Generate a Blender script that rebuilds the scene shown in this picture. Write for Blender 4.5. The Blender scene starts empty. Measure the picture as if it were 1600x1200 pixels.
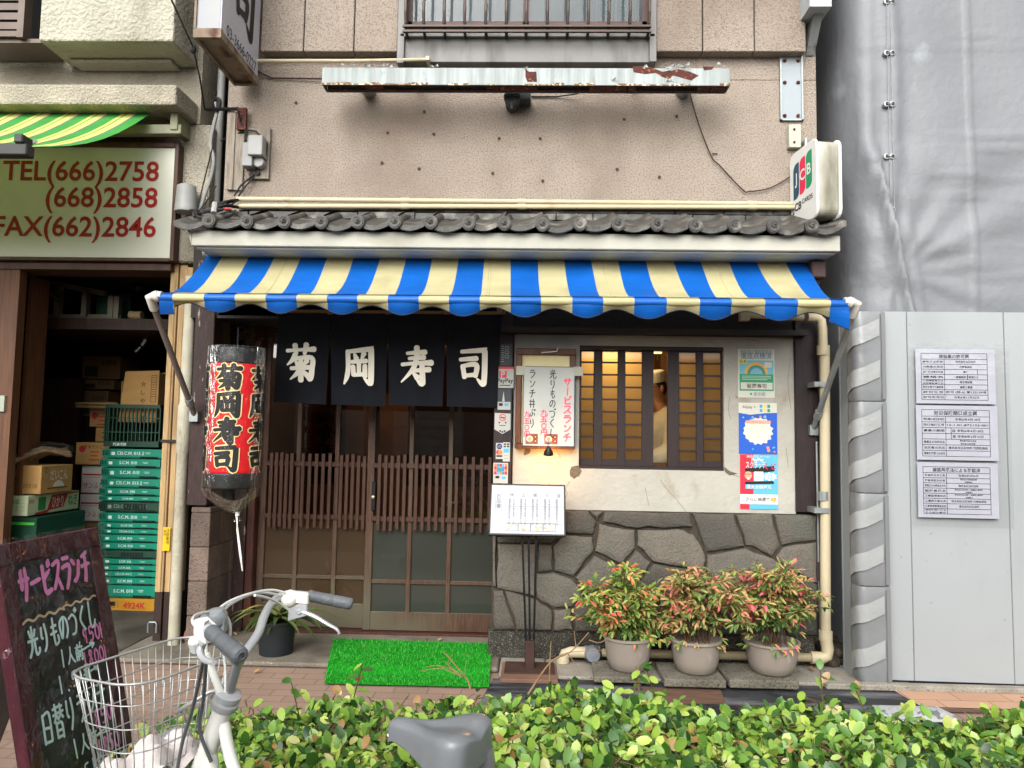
import bpy, math, random
from mathutils import Vector as V, Matrix, Quaternion
import mathutils
random.seed(7)
S = bpy.context.scene
COL = S.collection
rad = math.radians
# ------------------------------------------------------------------ camera
F = 1155.0; CAMH = 1.5; CAMD = 5.15
yaw, pit, rol = rad(1.65), rad(4.15), rad(.95)
fw = V((-math.sin(yaw)*math.cos(pit), math.cos(yaw)*math.cos(pit), math.sin(pit)))
r0 = V((math.cos(yaw), math.sin(yaw), 0)); u0 = r0.cross(fw)
CR = r0*math.cos(rol)+u0*math.sin(rol); CU = u0*math.cos(rol)-r0*math.sin(rol)
CAM = V((0, -CAMD, CAMH))
def ray(x, y): return fw*F+CR*(x-800)-CU*(y-600)
def P(x, y, Y):
    d = ray(x, y); return CAM+d*((Y+CAMD)/d.y)
def G(x, y, z=0):
    d = ray(x, y); return CAM+d*((z-CAMH)/d.z)
def RC(x0, y0, x1, y1, Y):
    """world rectangle X0,X1,Z0,Z1 on the plane Y"""
    xm, ym = (x0+x1)/2, (y0+y1)/2
    return P(x0, ym, Y).x, P(x1, ym, Y).x, P(xm, y1, Y).z, P(xm, y0, Y).z
cd = bpy.data.cameras.new('camera'); cam = bpy.data.objects.new('camera', cd); COL.objects.link(cam)
cd.sensor_fit = 'HORIZONTAL'; cd.sensor_width = 36; cd.lens = 36*F/1600; cd.clip_start = .05; cd.clip_end = 500
cam.matrix_world = Matrix(((CR.x, CU.x, -fw.x, CAM.x), (CR.y, CU.y, -fw.y, CAM.y), (CR.z, CU.z, -fw.z, CAM.z), (0, 0, 0, 1)))
S.camera = cam
# ------------------------------------------------------------------ materials
def lin(h):
    h = h.lstrip('#'); o = []
    for i in (0, 2, 4):
        c = int(h[i:i+2], 16)/255; o.append(c/12.92 if c <= .04045 else ((c+.055)/1.055)**2.4)
    return o
def mul(c, k): return [min(1, max(0, a*k)) for a in c]
class NT:
    def __init__(s, m): s.t = m.node_tree; s.t.nodes.clear()
    def n(s, typ, **k):
        nd = s.t.nodes.new('ShaderNode'+typ)
        for a, b in k.items():
            if a.startswith('i_'):
                key = a[2:]; key = int(key) if key.isdigit() else key.replace('_', ' ')
                nd.inputs[key].default_value = b
            else: setattr(nd, a, b)
        return nd
    def l(s, a, b): s.t.links.new(a, b)
def rgba(c): return (c[0], c[1], c[2], 1)
MATS = {}
def mat(name, col, rough=.7, var=.12, vs=5., bump=0., bs=90., metal=0., spec=.35, stretch=(1, 1, 1), col2=None, ramp=(.35, .65),
        isl=0., speck=None, sps=200., spr=(.5, .6), stain=None, stscale=1.5, str_=(.5, .75), ststretch=(1, 1, 1), coat=0., trans=0., emit=None, es=1., detail=4):
    m = bpy.data.materials.new(name); m.use_nodes = True; N = NT(m)
    if isinstance(col, str): col = lin(col)
    tc = N.n('TexCoord'); mp = N.n('Mapping'); mp.inputs['Scale'].default_value = stretch
    N.l(tc.outputs['Object'], mp.inputs[0])
    nz = N.n('TexNoise', i_Scale=vs, i_Detail=detail); N.l(mp.outputs[0], nz.inputs[0])
    rp = N.n('ValToRGB'); e = rp.color_ramp.elements
    e[0].position, e[1].position = ramp
    c2 = (lin(col2) if isinstance(col2, str) else col2)
    e[0].color = rgba(col if c2 else mul(col, 1-var)); e[1].color = rgba(c2 if c2 else mul(col, 1+var))
    N.l(nz.outputs[0], rp.inputs[0]); out = rp.outputs[0]
    def over(out, c, scale, rng, st, det):
        mp2 = N.n('Mapping'); mp2.inputs['Scale'].default_value = st; N.l(tc.outputs['Object'], mp2.inputs[0])
        z = N.n('TexNoise', i_Scale=scale, i_Detail=det); N.l(mp2.outputs[0], z.inputs[0])
        mr = N.n('MapRange', i_1=rng[0], i_2=rng[1]); N.l(z.outputs[0], mr.inputs[0])
        mx = N.n('MixRGB'); mx.inputs[2].default_value = rgba(lin(c) if isinstance(c, str) else c)
        N.l(mr.outputs[0], mx.inputs[0]); N.l(out, mx.inputs[1]); return mx.outputs[0]
    if speck: out = over(out, speck, sps, spr, (1, 1, 1), 2)
    if stain: out = over(out, stain, stscale, str_, ststretch, 6)
    if isl:
        g = N.n('NewGeometry'); hs = N.n('HueSaturation')
        mr = N.n('MapRange', i_3=1-isl, i_4=1+isl); N.l(g.outputs['Random Per Island'], mr.inputs[0])
        N.l(mr.outputs[0], hs.inputs['Value']); N.l(out, hs.inputs['Color']); out = hs.outputs[0]
    b = N.n('BsdfPrincipled', i_Roughness=rough, i_Metallic=metal)
    b.inputs['Specular IOR Level'].default_value = spec; b.inputs['Coat Weight'].default_value = coat
    N.l(out, b.inputs['Base Color'])
    if bump:
        bz = N.n('TexNoise', i_Scale=bs, i_Detail=3); N.l(mp.outputs[0], bz.inputs[0])
        bp = N.n('Bump', i_Strength=min(1, bump), i_Distance=.01*max(1, bump)); N.l(bz.outputs[0], bp.inputs['Height']); N.l(bp.outputs[0], b.inputs['Normal'])
    if emit:
        b.inputs['Emission Color'].default_value = rgba(lin(emit)); b.inputs['Emission Strength'].default_value = es
    sh = b.outputs[0]
    if trans:
        tr = N.n('BsdfTranslucent'); N.l(out, tr.inputs[0]); ms = N.n('MixShader', i_0=trans); N.l(sh, ms.inputs[1]); N.l(tr.outputs[0], ms.inputs[2]); sh = ms.outputs[0]
    o = N.n('OutputMaterial'); N.l(sh, o.inputs[0]); m['N'] = 0; MATS[name] = m; return m
def plain(name, col, rough=.6, **k): return mat(name, col, rough, var=k.pop('var', .05), **k)
def glass(name, tint, refl=1.0, alpha=1., rough=.02, waves=0.):
    m = bpy.data.materials.new(name); m.use_nodes = True; N = NT(m)
    fr = N.n('Fresnel', i_IOR=1.5); t = N.n('BsdfTransparent'); t.inputs[0].default_value = rgba(tint)
    g = N.n('BsdfGlossy', i_Roughness=rough); ms = N.n('MixShader'); mm = N.n('Math', operation='MULTIPLY', i_1=refl)
    if waves:
        tc = N.n('TexCoord'); z = N.n('TexNoise', i_Scale=waves, i_Detail=3); N.l(tc.outputs['Object'], z.inputs[0])
        bp = N.n('Bump', i_Strength=.35, i_Distance=.01); N.l(z.outputs[0], bp.inputs['Height']); N.l(bp.outputs[0], g.inputs['Normal'])
    N.l(fr.outputs[0], mm.inputs[0]); N.l(mm.outputs[0], ms.inputs[0]); N.l(t.outputs[0], ms.inputs[1]); N.l(g.outputs[0], ms.inputs[2])
    o = N.n('OutputMaterial'); N.l(ms.outputs[0], o.inputs[0]); return m
def frosted(name, col, k=.55, rough=.12):
    m = bpy.data.materials.new(name); m.use_nodes = True; N = NT(m)
    d = N.n('BsdfDiffuse'); d.inputs[0].default_value = rgba(mul(col, .45)); t = N.n('BsdfTranslucent'); t.inputs[0].default_value = rgba(col)
    a = N.n('MixShader', i_0=k); N.l(d.outputs[0], a.inputs[1]); N.l(t.outputs[0], a.inputs[2])
    fr = N.n('Fresnel', i_IOR=1.5); g = N.n('BsdfGlossy', i_Roughness=rough); ms = N.n('MixShader')
    N.l(fr.outputs[0], ms.inputs[0]); N.l(a.outputs[0], ms.inputs[1]); N.l(g.outputs[0], ms.inputs[2])
    o = N.n('OutputMaterial'); N.l(ms.outputs[0], o.inputs[0]); return m
def leafmat(name, stops, rough=.4, trans=.25, spec=.4, zone=None):
    m = bpy.data.materials.new(name); m.use_nodes = True; N = NT(m)
    g = N.n('NewGeometry'); rp = N.n('ValToRGB'); e = rp.color_ramp.elements
    while len(e) < len(stops): e.new(.5)
    for k, (p, c) in enumerate(stops): e[k].position = p; e[k].color = rgba(lin(c))
    fac = g.outputs['Random Per Island']
    if zone:
        tc = N.n('TexCoord'); z = N.n('TexNoise', i_Scale=zone[0], i_Detail=1); N.l(tc.outputs['Object'], z.inputs[0])
        mr = N.n('MapRange', i_1=.3, i_2=.7, i_3=-zone[1], i_4=zone[1]); N.l(z.outputs[0], mr.inputs[0])
        ad = N.n('Math', operation='ADD', use_clamp=True); N.l(fac, ad.inputs[0]); N.l(mr.outputs[0], ad.inputs[1]); fac = ad.outputs[0]
    N.l(fac, rp.inputs[0])
    b = N.n('BsdfPrincipled', i_Roughness=rough); b.inputs['Specular IOR Level'].default_value = spec; N.l(rp.outputs[0], b.inputs['Base Color'])
    t = N.n('BsdfTranslucent'); N.l(rp.outputs[0], t.inputs[0]); ms = N.n('MixShader', i_0=trans)
    N.l(b.outputs[0], ms.inputs[1]); N.l(t.outputs[0], ms.inputs[2]); o = N.n('OutputMaterial'); N.l(ms.outputs[0], o.inputs[0]); return m
# ------------------------------------------------------------------ planes to draw on
class Pl:
    def __init__(s, O, u=(1, 0, 0), v=(0, 0, -1)):
        s.O = V(O); s.u = V(u).normalized(); s.v = V(v).normalized(); s.n = s.v.cross(s.u).normalized()
    def pt(s, a, b, o=0): return s.O+s.u*a+s.v*b+s.n*o
class Cyl:
    """a=arc length, b=down, wrapped round a vertical axis"""
    def __init__(s, c, r, a0): s.c = V(c); s.r = r; s.a0 = a0
    def pt(s, a, b, o=0):
        t = s.a0+a/s.r; q = s.r+o
        return s.c+V((q*math.sin(t), -q*math.cos(t), -b))
def wall_pl(px, py, Y): return Pl(P(px, py, Y))
TXT = {}
def txtmesh(s, bold):
    bold = min(bold, .03 if s.isascii() else .012); k = (s, bold)
    if k not in TXT:
        c = bpy.data.curves.new('t', 'FONT'); c.body = s; c.size = 1; c.offset = bold; c.resolution_u = 3
        o = bpy.data.objects.new('t', c); COL.objects.link(o)
        dg = bpy.context.evaluated_depsgraph_get(); me = bpy.data.meshes.new_from_object(o.evaluated_get(dg))
        TXT[k] = ([tuple(v.co) for v in me.vertices], [tuple(p.vertices) for p in me.polygons])
        bpy.data.meshes.remove(me); bpy.data.objects.remove(o); bpy.data.curves.remove(c)
    return TXT[k]
def smooth_line(pts, n=6):
    if len(pts) < 3: 
        a, b = pts; return [tuple(a[i]+(b[i]-a[i])*k/4 for i in range(len(a))) for k in range(5)]
    o = []
    q = [pts[0]]+list(pts)+[pts[-1]]
    for i in range(1, len(q)-2):
        p0, p1, p2, p3 = q[i-1], q[i], q[i+1], q[i+2]
        for k in range(n):
            t = k/n
            o.append(tuple(.5*(2*p1[j]+(p2[j]-p0[j])*t+(2*p0[j]-5*p1[j]+4*p2[j]-p3[j])*t*t+(3*p1[j]-p0[j]-3*p2[j]+p3[j])*t**3) for j in range(len(p1))))
    o.append(tuple(pts[-1])); return o
ORG = {}
class MB:
    def __init__(s): s.v = []; s.f = []; s.m = []; s.c = 0; s.k = 0
    def add(s, vs, fs):
        b = len(s.v); s.v += [V(p) for p in vs]; s.f += [tuple(i+b for i in f) for f in fs]; s.m += [s.c]*len(fs); return s
    def use(s, c): s.c = c; return s
    def box(s, x0, x1, y0, y1, z0, z1):
        return s.add([(x, y, z) for x in (x0, x1) for y in (y0, y1) for z in (z0, z1)],
                     [(0, 1, 3, 2), (4, 6, 7, 5), (0, 4, 5, 1), (2, 3, 7, 6), (0, 2, 6, 4), (1, 5, 7, 3)])
    def pbox(s, px0, py0, px1, py1, Y, d, dy=0):
        a, b, c, e = RC(px0, py0, px1, py1, Y); return s.box(a, b, Y+dy, Y+d, c, e)
    def obox(s, c, x, y, z, hx, hy, hz):
        c = V(c); x, y, z = V(x).normalized()*hx, V(y).normalized()*hy, V(z).normalized()*hz
        return s.add([c+x*i+y*j+z*k for i in (-1, 1) for j in (-1, 1) for k in (-1, 1)],
                     [(0, 1, 3, 2), (4, 6, 7, 5), (0, 4, 5, 1), (2, 3, 7, 6), (0, 2, 6, 4), (1, 5, 7, 3)])
    def bar(s, a, b, w, h, up=(0, 0, 1)):
        a, b = V(a), V(b); d = b-a; x = d.cross(V(up)); x = x if x.length > 1e-6 else V((1, 0, 0))
        return s.obox((a+b)/2, d, x, x.cross(d), d.length/2, w/2, h/2)
    def tube(s, pts, r, n=8, closed=False, cap=True, rs=None, flat=1.):
        pts = [V(p) for p in pts]; N = len(pts); ring = []
        t = (pts[1]-pts[0]).normalized(); up = V((0, 0, 1)) if abs(t.z) < .9 else V((1, 0, 0)); nx = t.cross(up).normalized(); vs = []
        for i, p in enumerate(pts):
            if closed: tt = pts[(i+1) % N]-pts[i-1]
            else: tt = pts[min(i+1, N-1)]-pts[max(i-1, 0)]
            tt.normalize(); nx = (nx-tt*nx.dot(tt)).normalized(); ny = tt.cross(nx); q = rs[i] if rs else r
            vs += [p+(nx*math.cos(2*math.pi*k/n)+ny*math.sin(2*math.pi*k/n)*flat)*q for k in range(n)]
        fs = []
        for i in range(N if closed else N-1):
            j = (i+1) % N
            for k in range(n): fs.append((i*n+k, i*n+(k+1) % n, j*n+(k+1) % n, j*n+k))
        if cap and not closed: fs += [tuple(range(n))[::-1], tuple((N-1)*n+k for k in range(n))]
        return s.add(vs, fs)
    def lathe(s, c, prof, n=20, axis=(0, 0, 1), sx=1, sy=1):
        c = V(c); z = V(axis).normalized(); x = z.orthogonal().normalized() if abs(z.z) < .99 else V((1, 0, 0)); y = z.cross(x); vs = []; fs = []
        for r, h in prof: vs += [c+z*h+(x*math.cos(2*math.pi*k/n)*sx+y*math.sin(2*math.pi*k/n)*sy)*r for k in range(n)]
        for i in range(len(prof)-1):
            for k in range(n): fs.append((i*n+k, i*n+(k+1) % n, (i+1)*n+(k+1) % n, (i+1)*n+k))
        if prof[0][0] > 1e-4: fs.append(tuple(range(n))[::-1])
        if prof[-1][0] > 1e-4: fs.append(tuple((len(prof)-1)*n+k for k in range(n)))
        return s.add(vs, fs)
    def ball(s, c, r, n=10, m=7, sc=(1, 1, 1)):
        c = V(c); vs = []; fs = []
        for i in range(m+1):
            t = math.pi*i/m
            for k in range(n):
                p = 2*math.pi*k/n; vs.append(c+V((math.sin(t)*math.cos(p)*sc[0], math.sin(t)*math.sin(p)*sc[1], math.cos(t)*sc[2]))*r)
        for i in range(m):
            for k in range(n): fs.append((i*n+k, (i+1)*n+k, (i+1)*n+(k+1) % n, i*n+(k+1) % n))
        return s.add(vs, fs)
    def prism(s, pl, poly, o0, o1):
        n = len(poly); vs = [pl.pt(a, b, o0) for a, b in poly]+[pl.pt(a, b, o1) for a, b in poly]
        return s.add(vs, [tuple(range(n))[::-1], tuple(range(n, 2*n))]+[(i, (i+1) % n, n+(i+1) % n, n+i) for i in range(n)])
    def poly(s, pl, poly, o=0): return s.add([pl.pt(a, b, o) for a, b in poly], [tuple(range(len(poly)))])
    def quad(s, pl, a0, b0, a1, b1, o=0):
        return s.poly(pl, [(a0, b0), (a1, b0), (a1, b1), (a0, b1)], o)
    def frame(s, pl, a0, b0, a1, b1, w, o=0):
        for q in ((a0, b0, a1, b0+w), (a0, b1-w, a1, b1), (a0, b0+w, a0+w, b1-w), (a1-w, b0+w, a1, b1-w)): s.quad(pl, *q, o)
        return s
    def text(s, pl, t, a, b, size, o=.001, align='c', bold=0., sx=1., fit=None, vert=False, depth=0):
        if vert:
            st = size*1.02
            for k, ch in enumerate(t): s.text(pl, ch, a, b+st*k, size, o, 'c', bold, sx)
            return s
        vs, fs = txtmesh(t, bold)
        if not vs: return s
        x0, x1 = min(v[0] for v in vs), max(v[0] for v in vs); y0, y1 = min(v[1] for v in vs), max(v[1] for v in vs)
        k = size
        if fit: sx = fit/((x1-x0)*k)
        ox = {'c': (x0+x1)/2, 'l': x0, 'r': x1}[align]; oy = (y0+y1)/2
        q = [pl.pt(a+(v[0]-ox)*k*sx, b-(v[1]-oy)*k, o) for v in vs]
        return s.add(q, fs)
    def stroke(s, pl, pts, ws, o=.001, n=6, cap=True):
        if not isinstance(ws, (list, tuple)): ws = [ws]*len(pts)
        L = smooth_line([(p[0], p[1], w) for p, w in zip(pts, ws)], n)
        if cap:
            (x0, y0, w0), (x1, y1, w1) = L[0], L[-1]
            def ext(a, b, w):
                d = math.hypot(a[0]-b[0], a[1]-b[1]) or 1; return (a[0]+(a[0]-b[0])/d*w*.35, a[1]+(a[1]-b[1])/d*w*.35, w*.45)
            L = [ext(L[0], L[1], w0)]+L+[ext(L[-1], L[-2], w1)]
        vs = []; N = len(L); s.k += 1; o = o+.00015*(s.k % 12)
        for i, (x, y, w) in enumerate(L):
            a, b = L[max(0, i-1)], L[min(N-1, i+1)]; dx, dy = b[0]-a[0], b[1]-a[1]; d = math.hypot(dx, dy) or 1
            nx, ny = -dy/d*w/2, dx/d*w/2; vs += [pl.pt(x+nx, y+ny, o), pl.pt(x-nx, y-ny, o)]
        return s.add(vs, [(2*i, 2*i+1, 2*i+3, 2*i+2) for i in range(N-1)])
    def glyph(s, pl, ch, a, b, w, h, lw, o=.001, j=0., brush=1.):
        """one hand-drawn character, top-left at a,b"""
        for st in GL[ch]:
            pts = [(a+(p[0]+random.uniform(-j, j))/100*w, b+(p[1]+random.uniform(-j, j))/100*h) for p in st]
            ws = [lw*(p[2] if len(p) > 2 else brush) for p in st]
            s.stroke(pl, pts, ws, o)
        return s
    def build(s, name, mats, parent=None, smooth=False, bevel=0, loc=None, seg=1, sub=0):
        me = bpy.data.meshes.new(name)
        if parent is not None: L = ORG[parent.name]
        elif loc is not None: L = V(loc)
        else:
            xs = [p.x for p in s.v]; ys = [p.y for p in s.v]; L = V(((min(xs)+max(xs))/2, (min(ys)+max(ys))/2, min(p.z for p in s.v)))
        me.from_pydata([tuple(p-L) for p in s.v], [], s.f)
        for m in (mats if isinstance(mats, (list, tuple)) else [mats]): me.materials.append(m)
        me.polygons.foreach_set('material_index', s.m)
        if smooth: me.polygons.foreach_set('use_smooth', [True]*len(s.f))
        me.validate(); me.update()
        o = bpy.data.objects.new(name, me); COL.objects.link(o)
        if smooth and smooth != 2:
            md = o.modifiers.new('es', 'EDGE_SPLIT'); md.split_angle = rad(40)
        if bevel:
            md = o.modifiers.new('bv', 'BEVEL'); md.width = bevel; md.segments = seg; md.limit_method = 'ANGLE'
        if sub:
            md = o.modifiers.new('ss', 'SUBSURF'); md.levels = md.render_levels = sub
        if parent is not None: o.parent = parent
        else: o.location = L
        ORG[o.name] = L; return o
def tag(o, label=None, cat=None, group=None, kind=None):
    for k, v in (('label', label), ('category', cat), ('group', group), ('kind', kind)):
        if v: o[k] = v
    return o
def thing(name, label, cat, loc, group=None):
    o = bpy.data.objects.new(name, None); COL.objects.link(o); o.empty_display_size = .1; o.location = V(loc); ORG[o.name] = V(loc)
    return tag(o, label, cat, group)
def copy_tree(o, off, parent=None):
    c = o.copy(); COL.objects.link(c)
    if parent is None: c.location = o.location+V(off); ORG[c.name] = ORG[o.name]+V(off)
    else: c.parent = parent; ORG[c.name] = ORG[o.name]+V(off)
    for ch in list(o.children): copy_tree(ch, off, c)
    return c
def rrect(a0, b0, a1, b1, r, n=5):
    o = []
    for cx, cy, t in ((a1-r, b0+r, -90), (a1-r, b1-r, 0), (a0+r, b1-r, 90), (a0+r, b0+r, 180)):
        for k in range(n+1): q = rad(t+90*k/n); o.append((cx+r*math.cos(q), cy+r*math.sin(q)))
    return o
def arc(cx, cy, r, a0, a1, n=12, ry=None):
    return [(cx+r*math.cos(rad(a0+(a1-a0)*k/n)), cy+(ry or r)*math.sin(rad(a0+(a1-a0)*k/n))) for k in range(n+1)]
GL = {}
def g(ch, *strokes): GL[ch] = strokes
T, H = .55, 1.25
g('菊', [(6,18,.8),(50,15,.7),(94,13,1.2)], [(32,2,1.2),(36,27,.8)], [(68,0,1.2),(62,26,.8)], [(33,27,1.1),(24,42,1),(6,56,.3)], [(28,39,.8),(84,36,1),(85,66,1.2),(80,92,1.1),(66,84,.4)],
  [(34,46,.6),(42,56,1.2)], [(70,43,1.2),(58,56,.5)], [(18,65,.8),(76,61,1)], [(50,42,1),(50,97,1.2)], [(47,66,1),(36,80,.9),(16,94,.3)], [(53,66,.6),(64,78,1),(76,86,1.3)])
g('岡', [(15,12,1),(16,55,1),(12,80,1),(3,100,.4)], [(14,14,.8),(84,7,1.1),(88,12,1.2),(87,88,1.2),(82,96,1.1),(66,84,.4)], [(36,20,.6),(42,33,1.2)], [(66,18,1.2),(58,34,.5)], [(26,41,.8),(74,38,1)],
  [(50,40,1),(50,72,.9)], [(31,52,1),(33,76,1)], [(32,76,.8),(70,73,.9)], [(69,50,1),(69,80,1.1)])
g('寿', [(20,17,.7),(78,13,1.1)], [(26,31,.7),(74,27,1.1)], [(4,47,.8),(50,43,.8),(97,41,1.3)], [(51,0,1.2),(50,30,1.1),(38,60,1),(2,94,.3)], [(36,64,.7),(90,59,1.2)], [(67,48,1.1),(68,80,1.2),(66,98,1.2),(50,86,.4)], [(40,70,.6),(53,82,1.3)])
g('司', [(14,13,.8),(82,8,1.1),(87,13,1.2),(85,80,1.2),(80,98,1.2),(62,84,.4)], [(10,34,.8),(62,30,1.1)], [(18,50,1),(24,82,1)], [(20,51,.8),(60,47,1.1),(57,78,1)], [(24,77,.8),(58,73,.9)])
g('サ', [(8,35),(92,32)], [(30,10),(32,60)], [(68,8),(66,50),(50,92)])
g('ー', [(8,52),(92,48)]); g('｜', [(50,8),(48,92)])
g('ビ', [(25,12),(25,80),(35,90),(88,86)], [(80,32),(28,48)], [(75,5),(80,16)], [(88,2),(94,13)])
g('ス', [(18,18),(80,16),(58,54),(15,90)], [(56,56),(88,90)])
g('ラ', [(22,14),(78,12)], [(15,38),(84,36),(70,68),(35,94)])
g('ン', [(18,22),(38,36)], [(22,88),(60,68),(88,28)])
g('チ', [(72,10),(25,24)], [(8,48),(92,44)], [(52,22),(52,60),(30,94)])
g('光', [(50,5),(50,42)], [(22,14),(32,34)], [(78,10),(66,34)], [(8,46),(92,42)], [(38,46),(34,72),(8,96)], [(60,46),(60,84),(70,92),(94,88),(94,74)])
g('り', [(30,15),(28,50),(36,58)], [(66,10),(70,50),(62,76),(44,96)])
g('も', [(48,6),(40,50),(42,84),(58,94),(78,84),(80,66)], [(22,32),(72,30)], [(18,54),(70,52)])
g('の', [(52,22),(44,60),(28,80),(14,64),(20,34),(50,18),(82,30),(86,62),(64,90)])
g('づ', [(10,34),(50,24),(78,36),(80,60),(60,84),(36,90)], [(74,4),(80,16)], [(88,0),(94,12)])
g('く', [(68,8),(30,48),(70,92)]); g('し', [(34,8),(32,70),(44,92),(66,90),(84,70)])
g('日', [(22,12),(22,92)], [(22,12),(78,10),(78,92)], [(22,50),(78,50)], [(22,88),(78,88)])
g('替', [(10,16),(46,14)], [(6,32),(48,30)], [(28,4),(26,30),(8,50)], [(30,34),(46,48)], [(54,14),(90,12)], [(52,32),(94,30)], [(72,4),(70,30),(54,50)], [(74,34),(94,48)],
  [(28,56),(28,98)], [(28,56),(72,56),(72,98)], [(28,76),(72,76)], [(28,95),(72,95)])
g('人', [(50,8),(44,50),(8,92)], [(50,40),(64,70),(94,90)])
g('前', [(30,6),(38,20)], [(70,4),(62,20)], [(6,26),(94,24)], [(22,40),(20,94)], [(22,40),(46,40),(46,92),(40,88)], [(22,58),(46,58)], [(22,74),(46,74)], [(66,42),(66,76)], [(86,36),(86,92),(76,88)])
g('円', [(16,14),(14,94)], [(16,14),(86,12),(86,92),(76,88)], [(50,14),(50,52)], [(16,54),(86,52)])
g('0', [(50,8),(24,30),(24,70),(50,92),(76,70),(76,30),(52,8)]); g('1', [(50,8),(50,92)]); g('.', [(48,86),(54,92)])
g('9', [(72,30),(52,12),(30,30),(42,50),(70,40),(72,24),(68,92)]); g('5', [(78,10),(34,12),(30,46),(60,42),(76,64),(60,88),(28,86)]); g('8', [(70,20),(48,8),(34,26),(66,60),(64,86),(40,92),(30,70),(68,30),(70,20)])
g('→', [(5,55),(95,40)], [(72,26),(95,40),(80,60)])
g('丼', [(12,32),(88,30)], [(6,62),(94,60)], [(34,10),(28,92)], [(66,8),(68,92)])
g('ぶ', [(50,8),(60,20)], [(48,34),(60,60),(44,84),(34,76)], [(24,54),(12,80)], [(76,52),(90,76)], [(78,14),(84,24)], [(90,10),(96,20)])
g('九', [(14,34),(70,30),(66,80),(78,92),(94,88),(94,72)], [(42,6),(38,50),(10,92)])
g('五', [(16,14),(84,12)], [(46,14),(36,88)], [(20,48),(70,46),(68,88)], [(6,90),(94,88)])
g('〇', [(50,12),(22,34),(24,74),(52,90),(78,70),(76,30),(52,12)])
g('~', [(0,60),(12,35),(25,60),(38,30),(50,55),(62,30),(75,58),(88,30),(100,50)])
# ------------------------------------------------------------------ light
w = bpy.data.worlds.new('World'); S.world = w; w.use_nodes = True
N = NT(w); bgd = N.n('Background', i_Strength=.15); sky = N.n('TexSky', sky_type='NISHITA'); sky.sun_disc = False
SUN_EL, SUN_AZ = rad(34), rad(195)
sky.sun_elevation = SUN_EL; sky.sun_rotation = SUN_AZ; sky.dust_density = 4; sky.air_density = 1.2
hs = N.n('HueSaturation', i_Saturation=.12, i_Value=1.0); o_ = N.n('OutputWorld')
N.l(sky.outputs[0], hs.inputs['Color']); N.l(hs.outputs[0], bgd.inputs[0]); N.l(bgd.outputs[0], o_.inputs[0])
sd = bpy.data.lights.new('sun', 'SUN'); sd.energy = 1.4; sd.angle = rad(70); sd.color = (1, .98, .95)
so = bpy.data.objects.new('sun', sd); COL.objects.link(so); so.location = (-2, -8, 9)
sdir = V((math.sin(SUN_AZ)*math.cos(SUN_EL), math.cos(SUN_AZ)*math.cos(SUN_EL), math.sin(SUN_EL)))
so.rotation_euler = sdir.to_track_quat('Z', 'Y').to_euler()
S.view_settings.view_transform = 'Standard'; S.view_settings.look = 'None'; S.view_settings.exposure = 1.0; S.view_settings.gamma = 1
S.cycles.max_bounces = 8; S.cycles.transparent_max_bounces = 16; S.cycles.caustics_reflective = S.cycles.caustics_refractive = False
S.cycles.sample_clamp_indirect = 4; S.cycles.use_denoising = True
# ------------------------------------------------------------------ materials
stucco = mat('pink stucco', '#9b9083', .9, .08, 3, 1.2, 120, speck='#77655a', sps=95, spr=(.48, .72), stain='#6f6054', stscale=.9, str_=(.44, .78), ststretch=(1, 1, .6))
cream_st = mat('cream stucco', '#9b9484', .9, .14, 4, 2.2, 60, stain='#4a4236', stscale=2.2, str_=(.55, .8), ststretch=(1, 1, .35))
dkwood = mat('dark brown paint', '#241819', .55, .25, 9, .25, 30, stretch=(6, 6, 1))
dkwoodf = mat('flaking brown paint', '#301f1c', .6, .3, 9, .4, 30, stretch=(5, 5, 1), stain='#8b8078', stscale=16, str_=(.64, .68), ststretch=(2, 2, .5))
header = mat('black timber', '#211914', .6, .3, 6, .3, 40, stretch=(1, 4, 6))
doorwood = mat('weathered door wood', '#4a3325', .5, .3, 8, .3, 50, stretch=(8, 8, .8), stain='#55503f', stscale=1.2, str_=(.42, .62), ststretch=(.6, .6, .6))
doorgrey = mat('greyed door wood', '#474237', .6, .28, 8, .3, 50, stretch=(8, 8, .8), stain='#2f2a24', stscale=2, str_=(.55, .7))
slatwood = mat('red brown slat wood', '#432a1d', .5, .3, 12, .25, 50, stretch=(8, 8, 1))
plaster = mat('white plaster', '#a3a095', .75, .07, 3, .8, 22, stain='#8f8671', stscale=5, str_=(.6, .78), ststretch=(1, 1, .6), speck='#5f584c', sps=9, spr=(.71, .74))
fascia_m = mat('pale fascia paint', '#a5a397', .7, .09, 4, .3, 20, stain='#8d8a78', stscale=4, str_=(.55, .8), ststretch=(.6, 1, 1.5))
tile_m = mat('grey roof tile', '#413f3b', .5, .35, 14, .3, 70, stain='#8a857a', stscale=7, str_=(.55, .8))
stone_m = mat('stone facing', '#615a51', .85, .2, 4, 1., 70, isl=.38, speck='#4d463d', sps=90, spr=(.5, .74), col2='#53514a', stain='#565a50', stscale=1.6, str_=(.5, .75))
mortar_m = mat('mortar', '#3d362e', .95, .25, 20, .8, 80)
plinth_m = mat('washed grit concrete', '#39372f', .95, .25, 14, 1.5, 120, speck='#8d887c', sps=170, spr=(.62, .66), stain='#25241d', stscale=3, str_=(.5, .7))
steelgrey = mat('grey painted metal', '#6e6c69', .45, .1, 5, .1, 30, stain='#514d48', stscale=3, str_=(.5, .75), ststretch=(3, 1, .6))
bronze = mat('bronze aluminium', '#3c302a', .4, .15, 6, metal=.3)
blackmetal = mat('black metal', '#141313', .4, .2, 9, metal=.2)
pvc = mat('beige plastic pipe', '#b3a78a', .45, .05, 6, stain='#9a8a6a', stscale=6, str_=(.6, .8))
greypl = plain('grey plastic', '#8d8d8a', .5); white = plain('white paper', '#d4d4cf', .6); ink = plain('black ink', '#1a1917', .6)
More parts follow.
